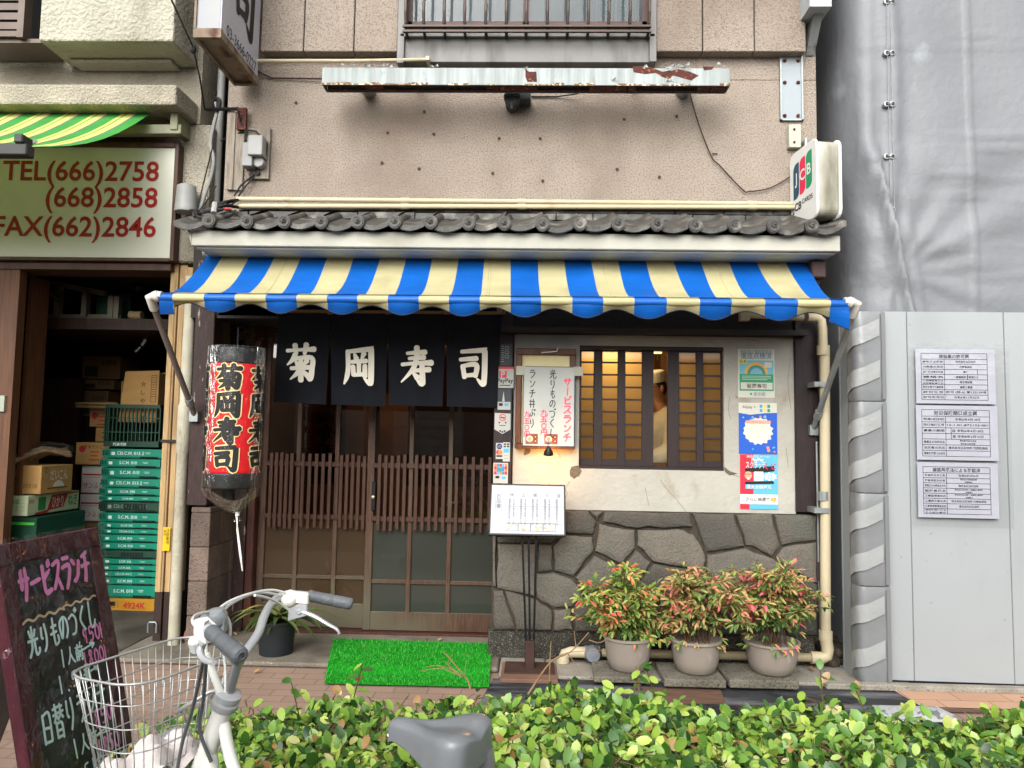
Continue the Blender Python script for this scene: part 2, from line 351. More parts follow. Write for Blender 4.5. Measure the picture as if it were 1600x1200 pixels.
redink = plain('red ink', '#c42a32', .6); galv = mat('galvanised metal', '#8f9493', .4, .15, 8, metal=.5, stain='#6a5a45', stscale=9, str_=(.62, .75))
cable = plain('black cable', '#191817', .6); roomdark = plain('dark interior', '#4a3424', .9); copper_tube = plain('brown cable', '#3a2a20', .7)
tilebrown = mat('brown brick tile', '#61534a', .8, .2, 6, .8, 60, isl=.3, speck='#3a2e28', sps=80, spr=(.6, .68))
# ------------------------------------------------------------------ the restaurant
R = thing('sushi_restaurant', 'two storey sushi restaurant with pinkish stucco upper wall, tiled eave and stone base', 'building', (-.2, 0, 0))
XL, XR = P(352, 250, 0).x, P(1280, 500, 0).x
zE = P(800, 400, 0).z; zH = P(600, 500, 0).z
TOP = 6.1
mb = MB(); zB = P(800, 327, 0).z; z125 = P(1210, 125, 0).z; z80 = P(800, 80, 0).z
mb.box(XL, XR, 0, 3.2, zH+.02, z125-.006); mb.box(XL, XR, .004, 3.2, z125-.006, z125+.002); mb.box(XL, XR, 0, 3.2, z125+.002, TOP)
mb.build('upper_wall', stucco, R)
# panels that stand proud of the wall either side of the window
mb = MB()
for a, b in ((408, 473.5), (475.5, 552), (554, 621)): x0, x1, _, _ = RC(a, 40, b, 80, -.09); mb.box(x0, x1, -.09, -.002, P(500, 80, -.09).z, TOP)
mb.build('wall_panel', stucco, R, bevel=.004); mb = MB()
for a, b in ((1024, 1097), (1099, 1178), (1180, 1259)): x0, x1, _, _ = RC(a, 40, b, 80, -.09); mb.box(x0, x1, -.09, -.002, P(1140, 80, -.09).z, TOP)
mb.build('wall_panel', stucco, R, bevel=.004)
mb = MB()
for x, y in ((463, 161), (663, 175), (606, 208), (678, 210), (780, 217), (597, 255), (655, 264), (770, 271), (844, 217), (975, 187), (1057, 182), (964, 265), (1030, 277), (848, 283)):
    p = P(x, y, 0); mb = MB(); mb.lathe(p+V((0, -.004, 0)), [(.011, 0), (.012, .003), (.006, .005)], 8, (0, -1, 0)); mb.build('bolt', MATS.get('rusty bolt') or mat('rusty bolt', '#4a392e', .9, .3, 50), R)
# upstairs window
wn = MB(); a, b, c, e = RC(630, 97, 1018, 55, -.1)
wn.box(a, b, -.1, -.004, P(800, 97, -.1).z, P(800, 55, -.1).z); wn.box(a-.02, b+.02, -.13, -.004, P(800, 57, -.13).z, P(800, 52, -.13).z)
x0, x1 = P(621, 50, -.13).x, P(632, 50, -.13).x; wn.box(x0, x1, -.13, -.003, P(625, 98, -.13).z, TOP)
x2, x3 = P(1015, 50, -.13).x, P(1026, 50, -.13).x; wn.box(x2, x3, -.13, -.003, P(1020, 96, -.13).z, TOP)
W1 = wn.build('window', steelgrey, R, bevel=.003)
mb = MB(); zb = P(800, 50, .06).z
for x in (640, 822, 1008):
    q = P(x, 30, -.004).x; mb.box(q-.022, q+.022, -.02, -.003, zb, TOP)
mb.box(x1+.003, x2-.003, -.02, -.0035, zb-.01, zb+.035); mb.build('frame', mat('red brown frame', '#4c332e', .5, .15, 6), W1)
mb = MB(); mb.quad(Pl((x1, -.008, TOP)), 0, 0, x2-x1, TOP-zb); mb.build('pane', glass('upstairs glass', (.8, .84, .83), .5, rough=.08), W1)
mb = MB()
for k in range(60):
    t0 = x1+(x2-x1)*k/60; t1 = x1+(x2-x1)*(k+1)/60; y0, y1 = -.0045-.002*math.sin(k*1.3), -.0045-.002*math.sin((k+1)*1.3)
    mb.add([(t0, y0, zb), (t1, y1, zb), (t1, y1, TOP), (t0, y0, TOP)], [(0, 1, 2, 3)])
mb.build('curtain', mat('grey curtain', '#50565a', .9, .3, 6, stretch=(12, 1, .4)), W1, smooth=2)
mb = MB()
for x in (634, 662, 694, 726, 759, 791, 822, 855, 887, 919, 951, 984, 1014):
    q = P(x, 40, -.2).x; zt = P(800, 47, -.2).z; mb.tube([(q, -.12, zt-.015), (q, -.17, zt+.0), (q, -.2, zt+.05), (q, -.22, zt+.12), (q, -.22, TOP)], .011, 6)
for y in (41, 49): q = P(800, y, -.2); mb.bar((x1, -.2, q.z), (x2, -.2, q.z), .02, .014)
mb.build('railing', bronze, W1)
# header, posts and plaster
zS = P(1000, 517, 0).z
mb = MB(); xh0 = P(300, 450, 0).x; xm = P(783, 500, 0).x
mb.box(xh0, xm-.001, 0, .6, zH, zE+.25); mb.box(xm, XR-.002, -.004, .3, P(1000, 524, 0).z, zE+.25)
for k in range(9): x = xm+.06+k*.245; mb.box(x, x+.004, -.007, -.003, P(1000, 512, 0).z, zE+.2)
mb.pbox(783, 513, 1262, 521, -.1, .095); mb.pbox(783, 405, 1276, 412, -.06, .05)
mb.build('header', header, R)
mb = MB(); mb.pbox(1243, 405, 1278, 801, -.03, .3); mb.build('corner_post', dkwood, R, bevel=.004)
mb = MB(); mb.pbox(772, 410, 801, 830, -.03, .3); mb.build('door_post', dkwood, R, bevel=.004)
mb = MB(); mb.pbox(300, 405, 331, 790, -.02, .14); mb.build('flaking_post', dkwoodf, R, bevel=.005)
mb = MB(); a, b, c, e = RC(802, 525, 1242, 803, 0); xa, xb, zc, zd = RC(905, 541, 1131, 734, 0)
mb.box(a, xa, 0, .14, c, e); mb.box(xb, b, 0, .14, c, e); mb.box(xa, xb, 0, .14, zd, e); mb.box(xa, xb, 0, .14, c, zc)
PLW = mb.build('plaster_wall', plaster, R)
wp = wall_pl(0, 0, 0)
def wpt(pts, Y=0): O = wp.O; return [(p.x-O.x, O.z-p.z) for p in (P(x, y, Y) for x, y in pts)]
er_ = mat('grey render', '#5d564b', .95, .2, 40, .6, 90)
mb = MB(); mb.poly(wp, wpt([(893, 729), (903, 727), (909, 736), (905, 743), (897, 748), (891, 744), (890, 736)]), .002)
mb.build('exposed_render', er_, PLW); mb = MB(); mb.poly(wp, wpt([(1131, 729), (1140, 736), (1152, 740), (1140, 743), (1133, 738)]), .002)
mb.build('exposed_render', er_, PLW)
rr_ = random.Random(4)
for st in ([(890, 752), (884, 764), (886, 772), (880, 785)], [(1032, 750), (1045, 768), (1055, 778), (1072, 800)], [(1131, 734), (1143, 741), (1155, 745)], [(838, 722), (862, 724)], [(862, 760), (878, 757)],
           [(842, 762), (850, 770), (855, 790)], [(1008, 762), (1014, 790)], [(1235, 560), (1231, 600), (1236, 640)], [(1140, 620), (1138, 640), (1142, 655)], [(1228, 700), (1232, 730)], [(1165, 530), (1186, 533)], [(870, 703), (876, 716)]):
    mb = MB(); mb.stroke(wp, wpt(st), .0022, .0016); mb.build('crack', er_, PLW)
# stone facing on a plinth
SB = MB(); a, b, c, e = RC(769, 797, 1277, 985, -.05); SB.box(a, b, -.05, .14, P(1000, 990, -.05).z, P(1000, 799, -.03).z); SBo = SB.build('stone_base', mortar_m, R)
mb = MB(); mb.box(a-.02, b-.02, -.05, .14, 0, P(1000, 990, -.05).z-.002); mb.build('plinth', plinth_m, R, bevel=.01)
stones = [[(777,797),(880,797),(880,832),(777,836)],[(882,797),(918,798),(932,816),(926,835),(882,832)],[(920,797),(942,799),(933,815)],[(945,799),(1077,801),(1082,822),(1058,823),(992,825),(941,814)],
[(1080,801),(1146,802),(1163,853),(1103,862)],[(1149,804),(1205,803),(1218,852),(1205,870),(1181,856),(1164,852)],[(1209,804),(1276,805),(1275,844),(1220,852)],[(936,818),(992,828),(992,855),(972,882),(929,861)],
[(995,828),(1058,826),(1083,835),(1101,867),(1100,891),(1019,877),(995,852)],[(1104,867),(1163,856),(1208,873),(1229,892),(1220,924),(1106,924)],[(1212,869),(1224,854),(1275,847),(1276,911),(1231,890)],
[(880,836),(926,839),(927,861),(896,900),(866,891),(864,853)],[(838,896),(866,894),(895,906),(911,930),(894,948),(863,950),(838,933)],[(899,902),(928,867),(969,886),(962,921),(914,927)],[(975,884),(993,858),(1016,878),(992,915),(966,919)],
[(1020,880),(1100,894),(1102,946),(996,946),(993,918)],[(865,953),(892,951),(896,984),(865,984)],[(896,950),(914,930),(962,924),(965,988),(899,986)],[(968,922),(991,919),(995,949),(1102,949),(1102,990),(968,988)],
[(1105,927),(1221,927),(1224,992),(1105,990)],[(1224,925),(1233,893),(1276,913),(1276,993),(1227,992)],[(777,849),(838,849),(838,893),(836,932),(777,918)],[(777,839),(862,835),(873,838),(862,848),(777,847)],[(841,850),(862,852),(864,891),(841,894)],
[(771,921),(786,921),(806,983),(771,983)],[(788,921),(837,935),(862,953),(862,984),(808,983)],[(770,800),(775,800),(775,917),(770,917)]]
mb = MB()
for st in stones:
    q = wpt(st, -.05); cx = sum(p[0] for p in q)/len(q); cy = sum(p[1] for p in q)/len(q)
    L = []
    for i, p in enumerate(q):                       # wobble the edges so that no joint is straight
        r = q[(i+1) % len(q)]; L.append(p)
        for t in (.33, .66): L.append((p[0]+(r[0]-p[0])*t+rr_.uniform(-.006, .006), p[1]+(r[1]-p[1])*t+rr_.uniform(-.006, .006)))
    def ring(d, o):
        z = []
        for p in L:
            l = math.hypot(p[0]-cx, p[1]-cy); k = max(.1, 1-d/l); z.append(wp.pt(cx+(p[0]-cx)*k, cy+(p[1]-cy)*k, o))
        return z
    h = .068+rr_.uniform(0, .012); n = len(L)
    vs = ring(.002, .045)+ring(.0035, h-.008)+ring(.012, h)+ring(.045, h+.004)
    fs = [(j*n+i, j*n+(i+1) % n, (j+1)*n+(i+1) % n, (j+1)*n+i) for j in range(3) for i in range(n)]+[tuple(range(3*n, 4*n))]
    mb.add(vs, fs)
mb.build('stone_facing', stone_m, SBo, smooth=True)
# tile pier and recess beside the door
mb = MB(); a, b, c, e = RC(296, 792, 326, 975, 0); zz = 0; k = 0
while zz < e:
    hh = min(.235, e-zz); mb.box(a, b, -.01, .175, zz+.004, zz+hh-.004); mb.box(a, b, .183, .36, zz+.004, zz+hh-.004); mb.box(a, b, .368, .56, zz+.004, zz+hh-.004); zz += hh
mb.build('tiled_pier', tilebrown, R, bevel=.004)
mb = MB(); mb.box(a+.004, b-.004, -.004, .56, 0, e-.002); mb.box(a+.01, P(331, 700, 0).x-.03, .13, .57, e, zH); mb.build('recess_wall', mat('recess wall', '#4a4138', .9, .2, 6), R)
xd0, xd1 = P(398, 900, .5).x, P(771, 900, .5).x; xd1 = max(xd1, P(790, 600, .5).x)
mb = MB(); zc1 = P(360, 541, .5).z; xw = b-.02
mb.box(xw, xd0-.03, .5, .56, zc1, zH); mb.build('cream_panel', mat('cream panel', '#b5a37c', .8, .1, 5, stain='#6f6048', stscale=4, str_=(.5, .8)), R)
mb = MB(); mb.box(xw, xd0-.03, .502, .56, 0, zc1-.05); mb.box(xw, xd0-.03, .47, .56, zc1-.05, zc1); mb.box(xw+.13, xw+.15, .47, .499, zc1, zH)
mb.bar((xd0-.10, .46, 0), (xd0-.10, .46, zc1), .09, .09, (0, 1, 0)); mb.build('side_boarding', dkwoodf, R)
zl = P(500, 525, .5).z; F0 = .03
fr = MB(); fr.box(xd0-.055, xd0, .44, .57, F0, zH-.002); fr.box(xd1, xd1+.05, .44, .57, F0, zH-.002); fr.box(xd0, xd1, .44, .57, zl, zl+.09); fr.box(xd0, xd1, .42, .58, 0, F0+.012)
fr.build('door_frame', mat('red brown door frame', '#43241b', .5, .3, 8, .2, 40, stretch=(5, 5, 1)), R, bevel=.004)
mb = MB(); mb.box(xd0, xd1, .5, .52, zl+.09, zH-.003); mb.build('transom', mat('transom board', '#6e4a2c', .6, .2, 8, stretch=(1, 4, 8)), R)
# inside: dark rooms
mb = MB(); bk = 3.0; xp = P(790, 700, .14).x
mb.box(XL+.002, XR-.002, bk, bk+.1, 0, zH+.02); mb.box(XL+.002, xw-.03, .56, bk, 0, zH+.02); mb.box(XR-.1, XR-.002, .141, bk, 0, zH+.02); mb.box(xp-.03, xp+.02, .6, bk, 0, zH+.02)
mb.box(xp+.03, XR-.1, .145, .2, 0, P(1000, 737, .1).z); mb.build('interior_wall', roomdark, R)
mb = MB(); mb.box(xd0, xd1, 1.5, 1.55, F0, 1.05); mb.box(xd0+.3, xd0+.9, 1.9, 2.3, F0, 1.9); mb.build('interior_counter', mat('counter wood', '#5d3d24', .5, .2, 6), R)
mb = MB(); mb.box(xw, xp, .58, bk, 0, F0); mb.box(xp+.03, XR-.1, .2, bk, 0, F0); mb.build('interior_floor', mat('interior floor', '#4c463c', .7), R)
# the two sliding doors
clear = glass('door glass', (.5, .44, .37), 2.2); frost = frosted('door frosted glass', lin('#5d6158'), .3, .035); frostw = frosted('amber frosted', lin('#6d5840'), .35, .035)
zt = zl; zz_ = lambda y: P(600, y, .5).z
xmid = (P(576, 900, .5).x)
def door(x0, x1, Y, ms, wood, fg, bars, bot, lab):
    D = MB(); st = .055
    D.box(x0, x0+st, Y, Y+.034, F0+.015, zt); D.box(x1-st, x1, Y, Y+.034, F0+.015, zt); D.box(x0+st, x1-st, Y+.002, Y+.032, zt-.06, zt)
    D.box(x0+st, x1-st, Y+.002, Y+.032, F0+.015, zz_(bot)); d = D.build('door', wood, R, bevel=.003); d['label'] = lab
    M_ = MB(); e = [x0+st]+[P(m, 850, Y).x for m in ms]+[x1-st]
    for m in e[1:-1]: M_.box(m-.016, m+.016, Y+.003, Y+.03, zz_(bot), zt-.06)
    for i in range(len(e)-1):
        l = e[i]+(.016 if i else 0); r = e[i+1]-(.016 if i < len(e)-2 else 0)
        for y in bars: M_.box(l, r, Y+.004, Y+.029, zz_(y)-.013, zz_(y)+.013)
    M_.build('glazing_bar', wood, d, bevel=.002)
    G_ = MB(); G_.quad(Pl((x0+st, Y+.02, zt-.06)), 0, 0, x1-x0-2*st, zt-.06-zz_(815)); G_.build('pane', clear, d)
    G_ = MB(); G_.quad(Pl((x0+st, Y+.02, zz_(815))), 0, 0, x1-x0-2*st, zz_(815)-zz_(bot)); G_.build('frosted_pane', fg, d)
    K = MB()
    for y in (727, 810): K.box(x0+st-.01, x1-st+.01, Y-.012, Y+.001, zz_(y)-.018, zz_(y)+.018)
    K.build('slat_rail', slatwood, d, bevel=.002)
    K = MB()
    for i in range(len(e)-1):
        l, r = e[i]+.02, e[i+1]-.02; n = 4
        for k in range(n+1):
            x = l+(r-l)*(k+.5)/(n+1); K.box(x-.013, x+.013, Y-.028, Y-.0125, zz_(828+rr_.uniform(-2, 2)), zz_(711+rr_.uniform(-2, 2)))
    K.build('slat', slatwood, d, bevel=.002)
    return d
d1 = door(xd0, xmid+.04, .52, (461, 522), doorwood, frostw, (905,), 946, 'brown sliding door leaf behind the bicycle grip with amber lower panes')
d2 = door(xmid-.03, xd1, .475, (639, 701), doorwood, frost, (908,), 955, 'sliding door leaf greyed at the bottom with black lock plate')
mb = MB(); q = P(584, 775, .47); mb.box(q.x-.015, q.x+.015, .462, .474, q.z-.11, q.z+.11); hd = mb.build('handle', blackmetal, d2, bevel=.004)
mb = MB(); mb.lathe(P(583, 777, .462), [(.014, 0), (.014, .008), (.008, .012), (0, .012)], 12, (0, -1, 0)); mb.build('lock', plain('brass', '#b0a080', .3, metal=.8), hd, smooth=True)
mb = MB(); q = P(767, 776, .47); pl = Pl((q.x, .474, q.z)); mb.prism(pl, rrect(-.018, -.05, .018, .05, .016), 0, .006); mb.build('handle', greypl, d2)
# the lattice window of the kitchen
KW = MB(); wm = mat('window frame brown', '#251817', .5, .15, 8, stretch=(6, 6, 1))
KW.box(xa-.0, xb, .01, .12, zc, zc+.02); KW.box(xa, xb, .01, .12, zd-.025, zd)
kw = KW.build('kitchen_window', wm, R)
fpane = frosted('paper backed pane', lin('#c4a26c'), .82, .04)
def sash(px, Y, ends, nb):
    s = MB(); zlo, zhi = zc+.02, zd-.025
    for l, r in px: a_, b_ = P(l, 640, Y).x, P(r, 640, Y).x; s.box(a_, b_, Y, Y+.03, zlo, zhi)
    x0, x1 = P(ends[0], 640, Y).x, P(ends[1], 640, Y).x
    s.box(x0, x1, Y+.003, Y+.028, zlo, zlo+.045); s.box(x0, x1, Y+.003, Y+.028, zhi-.01, zhi); o = s.build('sash', wm, kw, bevel=.002)
    s = MB()
    for k in range(1, nb): z = zlo+.03+(zhi-zlo-.03)*k/nb; s.box(x0, x1, Y+.006, Y+.02, z-.006, z+.006)
    s.build('glazing_bar', wm, o)
    s = MB(); s.quad(Pl((x0, Y+.022, zhi)), 0, 0, x1-x0, zhi-zlo); s.build('pane', fpane, o)
sash([(900, 908), (928, 941), (965, 977), (1003, 1021)], .05, (900, 1021), 9)
sash([(1043, 1061), (1088, 1099), (1127, 1134)], .03, (1043, 1134), 9)
# kitchen interior: counter, lamp
mb = MB(); mb.box(xp+.04, XR-.11, .28, .7, F0, P(1030, 722, .4).z); mb.box(P(1036, 640, .9).x, P(1046, 640, .9).x, 1.0, 1.4, F0, zd+.3); mb.build('kitchen_counter', mat('kitchen wood', '#6a4526', .6, .2, 6), R)
# tiled eave
rf = MB(); caps = [270, 327, 386, 444, 502, 559, 617, 673, 732, 788, 848, 906, 966, 1027, 1087, 1148, 1209, 1268, 1324]
Yt = -.42; zT = P(800, 350, Yt).z; zR = P(800, 340, 0).z; cx = [P(c, 350+(c-800)*.011, Yt).x for c in caps]
rise = (zR-zT)
def prof(k, n=9):
    o = []
    for i in range(n+1):
        t = i/n; x = cx[k]+(cx[k+1]-cx[k])*t
        z = -.028*math.sin(math.pi*min(1, t*1.25)) if t < .8 else .03*math.sin(math.pi*(t-.8)/.4)
        o.append((x, z+.012))
    return o
for k in range(len(cx)-1):
    pr = prof(k); n = len(pr); jit = rr_.uniform(-.006, .006); vs = []
    for (dy, dz) in ((0, -.029), (0, .0), (.006, .003)): vs += [(x, Yt+.01+dy, zT+z+dz+jit-(.004 if dz < 0 else 0)) for x, z in pr]
    for q in (.2, .42): vs += [(x, Yt+q*1., zT+z+rise*q/.42*1.0+.004+jit) for x, z in pr]
    rf.add(vs, [(j*n+i, j*n+i+1, (j+1)*n+i+1, (j+1)*n+i) for j in range(4) for i in range(n-1)])
    # underside lip
    rf.add([(x, Yt+.03, zT+z-.03) for x, z in pr]+[(x, Yt+.01, zT+z-.035+jit-.004) for x, z in pr], [(i, i+1, n+i+1, n+i) for i in range(n-1)])
for k, x in enumerate(cx[1:-1]):
    c = V((x, Yt-.012, zT+.004+rr_.uniform(-.004, .004)))
    rf.lathe(c, [(.0, .004), (.024, .004), (.029, .006), (.037, .006), (.0385, .0), (.045, .0), (.046, -.03), (.04, -.03)], 20, (0, -1, 0))
    pl = Pl(c)
    for j in range(3):
        t0 = 2*math.pi*j/3; pts = [((.005+.018*q)*math.cos(t0+q*3.2), (.005+.018*q)*math.sin(t0+q*3.2)) for q in (0, .3, .6, 1)]
        rf.tube([pl.pt(a_, b_, .006) for a_, b_ in pts], .005, 5, rs=[.007, .006, .004, .002])
    rf.tube([(x, Yt, zT+.0), (x+.012, Yt+.42, zT-.004+rise)], .036, 10)
RO = rf.build('roof', tile_m, R, smooth=True)
mb = MB()
for row, (y0, y1, Yf) in enumerate(((333, 344, -.07), (322, 333, -.04))):
    X = P(300 if row == 0 else 372, 340, Yf).x; xe = P(1300 if row == 0 else 1250, 340, Yf).x
    while X < xe:
        L_ = rr_.uniform(.24, .42); z0, z1 = P(800, y1, Yf).z, P(800, y0, Yf).z; d_ = rr_.uniform(-.004, .004); mb.box(X, min(X+L_, xe)-.004, Yf+d_, -.003, z0+d_+.002, z1+d_); X += L_
mb.build('ridge_tile', tile_m, RO, bevel=.004)
mb = MB(); Yf = -.36; a, b, c, e = RC(292, 361, 1313, 388, Yf)
pl = Pl((0, Yf, 0)); z0, z1 = c, zT-.042
mb.box(a+.03, b, Yf, -.002, z0, z1); mb.add([(a, Yf, z1), (a+.03, Yf, z0), (a+.03, Yf, z1), (a, -.002, z1), (a+.03, -.002, z0), (a+.03, -.002, z1)], [(0, 1, 2), (0, 3, 4, 1), (3, 5, 4)])
mb.box(a+.05, b-.02, Yf+.03, -.003, z0-.012, z0-.001)
mb.build('fascia', fascia_m, R, bevel=.004)
# ------------------------------------------------------------------ ground
def sheet(name, poly, z, m, kind='structure'):
    mb = MB(); mb.add([(x, y, z) for x, y in poly], [tuple(range(len(poly)))]); o = mb.build(name, m, loc=(0, 0, 0)); o['kind'] = kind; return o
asph = mat('asphalt', '#3c3c3d', .9, .2, 3, 1., 150, speck='#77767a', sps=160, spr=(.62, .68), stain='#232324', stscale=1.5, str_=(.5, .7))
conc = mat('stained concrete', '#6f685c', .9, .2, 3, .5, 60, stain='#3f382f', stscale=2.4, str_=(.5, .72), speck='#a29b8c', sps=60, spr=(.66, .72))
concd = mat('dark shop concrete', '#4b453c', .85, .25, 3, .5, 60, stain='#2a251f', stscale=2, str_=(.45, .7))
kerbm = mat('kerb granite', '#8b857a', .9, .15, 8, .6, 120, speck='#57524a', sps=140, spr=(.58, .66))
def brickmat(name, c1, c2, mort, sx, sy, rot=0):
    m = mat(name, c1, .85, .1, 3, .4, 120); N = NT.__new__(NT); N.t = m.node_tree
    b = [n for n in N.t.nodes if n.type == 'BSDF_PRINCIPLED'][0]; src = b.inputs['Base Color'].links[0].from_socket
    br = N.n('TexBrick', i_Scale=1., i_Mortar_Size=.004, i_Brick_Width=sx, i_Row_Height=sy); br.inputs['Color1'].default_value = rgba(lin(c1)); br.inputs['Color2'].default_value = rgba(lin(c2)); br.inputs['Mortar'].default_value = rgba(lin(mort))
    tc = N.n('TexCoord'); mp = N.n('Mapping'); mp.inputs['Rotation'].default_value = (0, 0, rot); N.l(tc.outputs['Object'], mp.inputs[0]); N.l(mp.outputs[0], br.inputs[0])
    mx = N.n('MixRGB', blend_type='MULTIPLY', i_0=.0); mx = N.n('MixRGB', i_0=.45); N.l(br.outputs[0], mx.inputs[1]); N.l(src, mx.inputs[2]); N.l(mx.outputs[0], b.inputs['Base Color']); return m
sheet('ground', [(-60, -60), (60, -60), (60, 60), (-60, 60)], -.02, asph)
pav = brickmat('pink brick paving', '#8c7565', '#7d6759', '#3f362f', .2, .1)
sheet('pavement', [(-8, -3.4), (8, -3.4), (8, .3), (-8, .3)], -.008, pav)
xa0 = P(768, 1060, -.3)
# concrete apron before the door and the shop floor
mb = MB(); mb.box(-2.75, -.2, G(450, 1042).y, .6, -.006, .026); o = mb.build('doorstep', conc, bevel=.01); tag(o, kind='structure')
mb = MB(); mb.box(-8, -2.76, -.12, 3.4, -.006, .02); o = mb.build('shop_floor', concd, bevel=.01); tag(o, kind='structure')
# paving stones along the stone wall, asphalt patch, kerb
yk = G(1000, 1064).y
mb = MB(); X = -.19
for wd in (.30, .42, .55, .5, .35, .45):
    mb.box(X, X+wd-.006, yk+rr_.uniform(-.005, .005), .0, -.006, .018+rr_.uniform(-.003, .003)); X += wd
o = mb.build('stone_paving', kerbm, bevel=.006); tag(o, kind='structure')
sheet('asphalt_patch', [(G(770, 1064).x, yk-.006), (2.3, yk-.006), (G(1420, 1082).x, G(1420, 1082).y), (G(1480, 1112).x, -1.0), (-.3, -1.0)], -.004, mat('new asphalt', '#2e2e30', .85, .2, 4, 1., 160, stain='#66666a', stscale=3, str_=(.48, .62), ststretch=(.4, 2.4, 1), speck='#1c1c1f', sps=5, spr=(.52, .6)))
mb = MB(); 
for a in ((785, 1035, 872, 1064), ):
    p, q = G(a[0], a[1], .02), G(a[2], a[3], .02); mb.box(p.x, q.x, q.y, p.y, .0, .024)
o = mb.build('base_plate_paving', mat('brown tile', '#6d5142', .8, .15, 6, .3, 80), bevel=.003); tag(o, kind='structure')
p, q = G(1000, 1076), G(1130, 1100)
sheet('brown_paving_patch', [(G(1003, 1073).x, G(1003, 1073).y), (G(1125, 1076).x, G(1125, 1076).y), (G(1135, 1100).x, G(1135, 1100).y), (G(1010, 1100).x, G(1010, 1100).y)], .0, mat('brown patch', '#5e4638', .8, .2, 8, .4, 80, stretch=(1, 4, 1)))
sheet('orange_paving', [(G(1398, 1079).x, G(1398, 1079).y), (6, -.47), (6, -.72), (G(1440, 1104).x, G(1440, 1104).y)], -.001, brickmat('orange paving', '#a8836a', '#b39179', '#4d4038', .3, .15))
sheet('paving_band', [(G(1440, 1105).x, -.75), (6, -.72), (6, -.80), (G(1440, 1105).x, -.80)], .001, plain('brown band', '#5a4034', .8))
mb = MB(); mb.box(G(1280, 1066).x, 6, -.455, -.39, -.006, .03); o = mb.build('kerb', kerbm, bevel=.006); tag(o, kind='structure')
# earth heap in the corner by the fence
mb = MB(); c = G(1310, 1030, .05)
for k in range(26):
    mb.ball(c+V((rr_.gauss(0, .06), rr_.gauss(.12, .08), rr_.uniform(-.05, .06))), rr_.uniform(.03, .07), 7, 5, (1, 1, .8))
o = mb.build('earth_heap', mat('mossy earth', '#3c352c', .95, .4, 20, 1., 60), smooth=2); tag(o, kind='stuff')
# hedge bed
mb = MB(); mb.box(-1.5, 6, -3.12, -2.42, -.01, .1); o = mb.build('hedge_bed', mat('bed soil', '#2b231b', .95, .4, 20, 1., 60)); tag(o, kind='structure')
# ------------------------------------------------------------------ striped awning
blue = mat('blue awning cloth', '#0a5cb4', .45, .1, 3, .35, 9, spec=.4, trans=.22, stretch=(1, 1, 3)); cream = mat('cream awning cloth', '#c0b88d', .55, .06, 4, .35, 9, trans=.28, stain='#9d946c', stscale=3, str_=(.55, .85), stretch=(1, 1, 3))
A = thing('striped_awning', 'blue and cream striped awning with scalloped valance over the restaurant door', 'awning', P(790, 440, -.4))
YF, YB = -.8, -.06
fx = [250, 272, 321, 369, 417, 465, 512.5, 559.5, 607, 655, 702, 750, 798, 845.5, 894, 942, 990.6, 1041, 1092.6, 1142, 1194, 1245, 1296, 1326]
bx = [325, 350, 392, 431, 472, 513, 554, 595, 636, 676, 717, 757, 798, 840, 881, 923, 965, 1008, 1051, 1093, 1137, 1180, 1225, 1257]
def fy(x): return 462+(x-280)*.0095
def by(x): return 396+(x-335)*.0105
pf = [P(x, fy(x), YF) for x in fx]; pb = [P(x, by(x), YB) for x in bx]
cb = MB(); NS = 12; NX = 4
for k in range(len(fx)-1):
    cb.use(k % 2); vs = []
    for j in range(NX+1):
        f_, b_ = pf[k].lerp(pf[k+1], j/NX), pb[k].lerp(pb[k+1], j/NX); u = (k+j/NX)/23
        for i in range(NS+1):
            t = i/NS; p = b_.lerp(f_, t); sag = math.sin(math.pi*t)
            p.z -= .085*sag*(.9+.25*math.sin(u*9)) ; p.z += .008*math.sin(u*40+t*5)*sag+.006*math.sin(u*97+2*t)*sag
            if t > .9: p.z += .02*(t-.9)/.1
            vs.append(p)
    n = NS+1; cb.add(vs, [(j*n+i, (j+1)*n+i, (j+1)*n+i+1, j*n+i+1) for j in range(NX) for i in range(NS)])
cb.build('canopy', [blue, cream], A, smooth=2)
sm_m = plain('stitched seam', '#a89f78', .8)
for k, f0 in ((11, .2), (11, .28), (19, .5), (3, .5), (15, .4)):
    L = []
    for i in range(NS+1):
        t = i/NS; u = (k+f0)/23; p = pb[k].lerp(pb[k+1], f0).lerp(pf[k].lerp(pf[k+1], f0), t); sag = math.sin(math.pi*t)
        p.z += -.085*sag*(.9+.25*math.sin(u*9))+.008*math.sin(u*40+t*5)*sag+.006*math.sin(u*97+2*t)*sag+(.02*(t-.9)/.1 if t > .9 else 0)+.001; L.append(p)
    sm_ = MB(); sm_.tube(L, .0022, 5); sm_.build('seam', sm_m, A)
vb = MB(); NX = 8
for k in range(len(fx)-1):
    vb.use(k % 2); vs = []
    for j in range(NX+1):
        u = k+j/NX; x = fx[k]+(fx[k+1]-fx[k])*j/NX; top = P(x, fy(x)+1, YF-.015)
        ph = (u-.5) if k > 0 else u/2+.0
        low = 17+(x-250)*.0055; amp = 7.2; hpx = low+amp*math.cos(math.pi*(u-.45))
        if k == 0: hpx = 27+1*(1-j/NX)
        if k == 22: hpx = low+7+(x-1296)*.42
        bot = P(x, fy(x)+1+hpx, YF+.03); cv = .006*math.sin(u*2.1)
        for i in range(4):
            t = i/3; p = top.lerp(bot, t); p.y += -.012*math.sin(math.pi*t)+cv*t; vs.append(p)
    vb.add(vs, [(j*4+i, j*4+i+1, (j+1)*4+i+1, (j+1)*4+i) for j in range(NX) for i in range(3)])
    vb.use(2); e = [vs[j*4+3] for j in range(NX+1)]; vb.tube(e, .004, 5)
vb.build('valance', [blue, cream, plain('navy binding', '#10233f', .6)], A, smooth=2)
mb = MB(); mb.use(0)
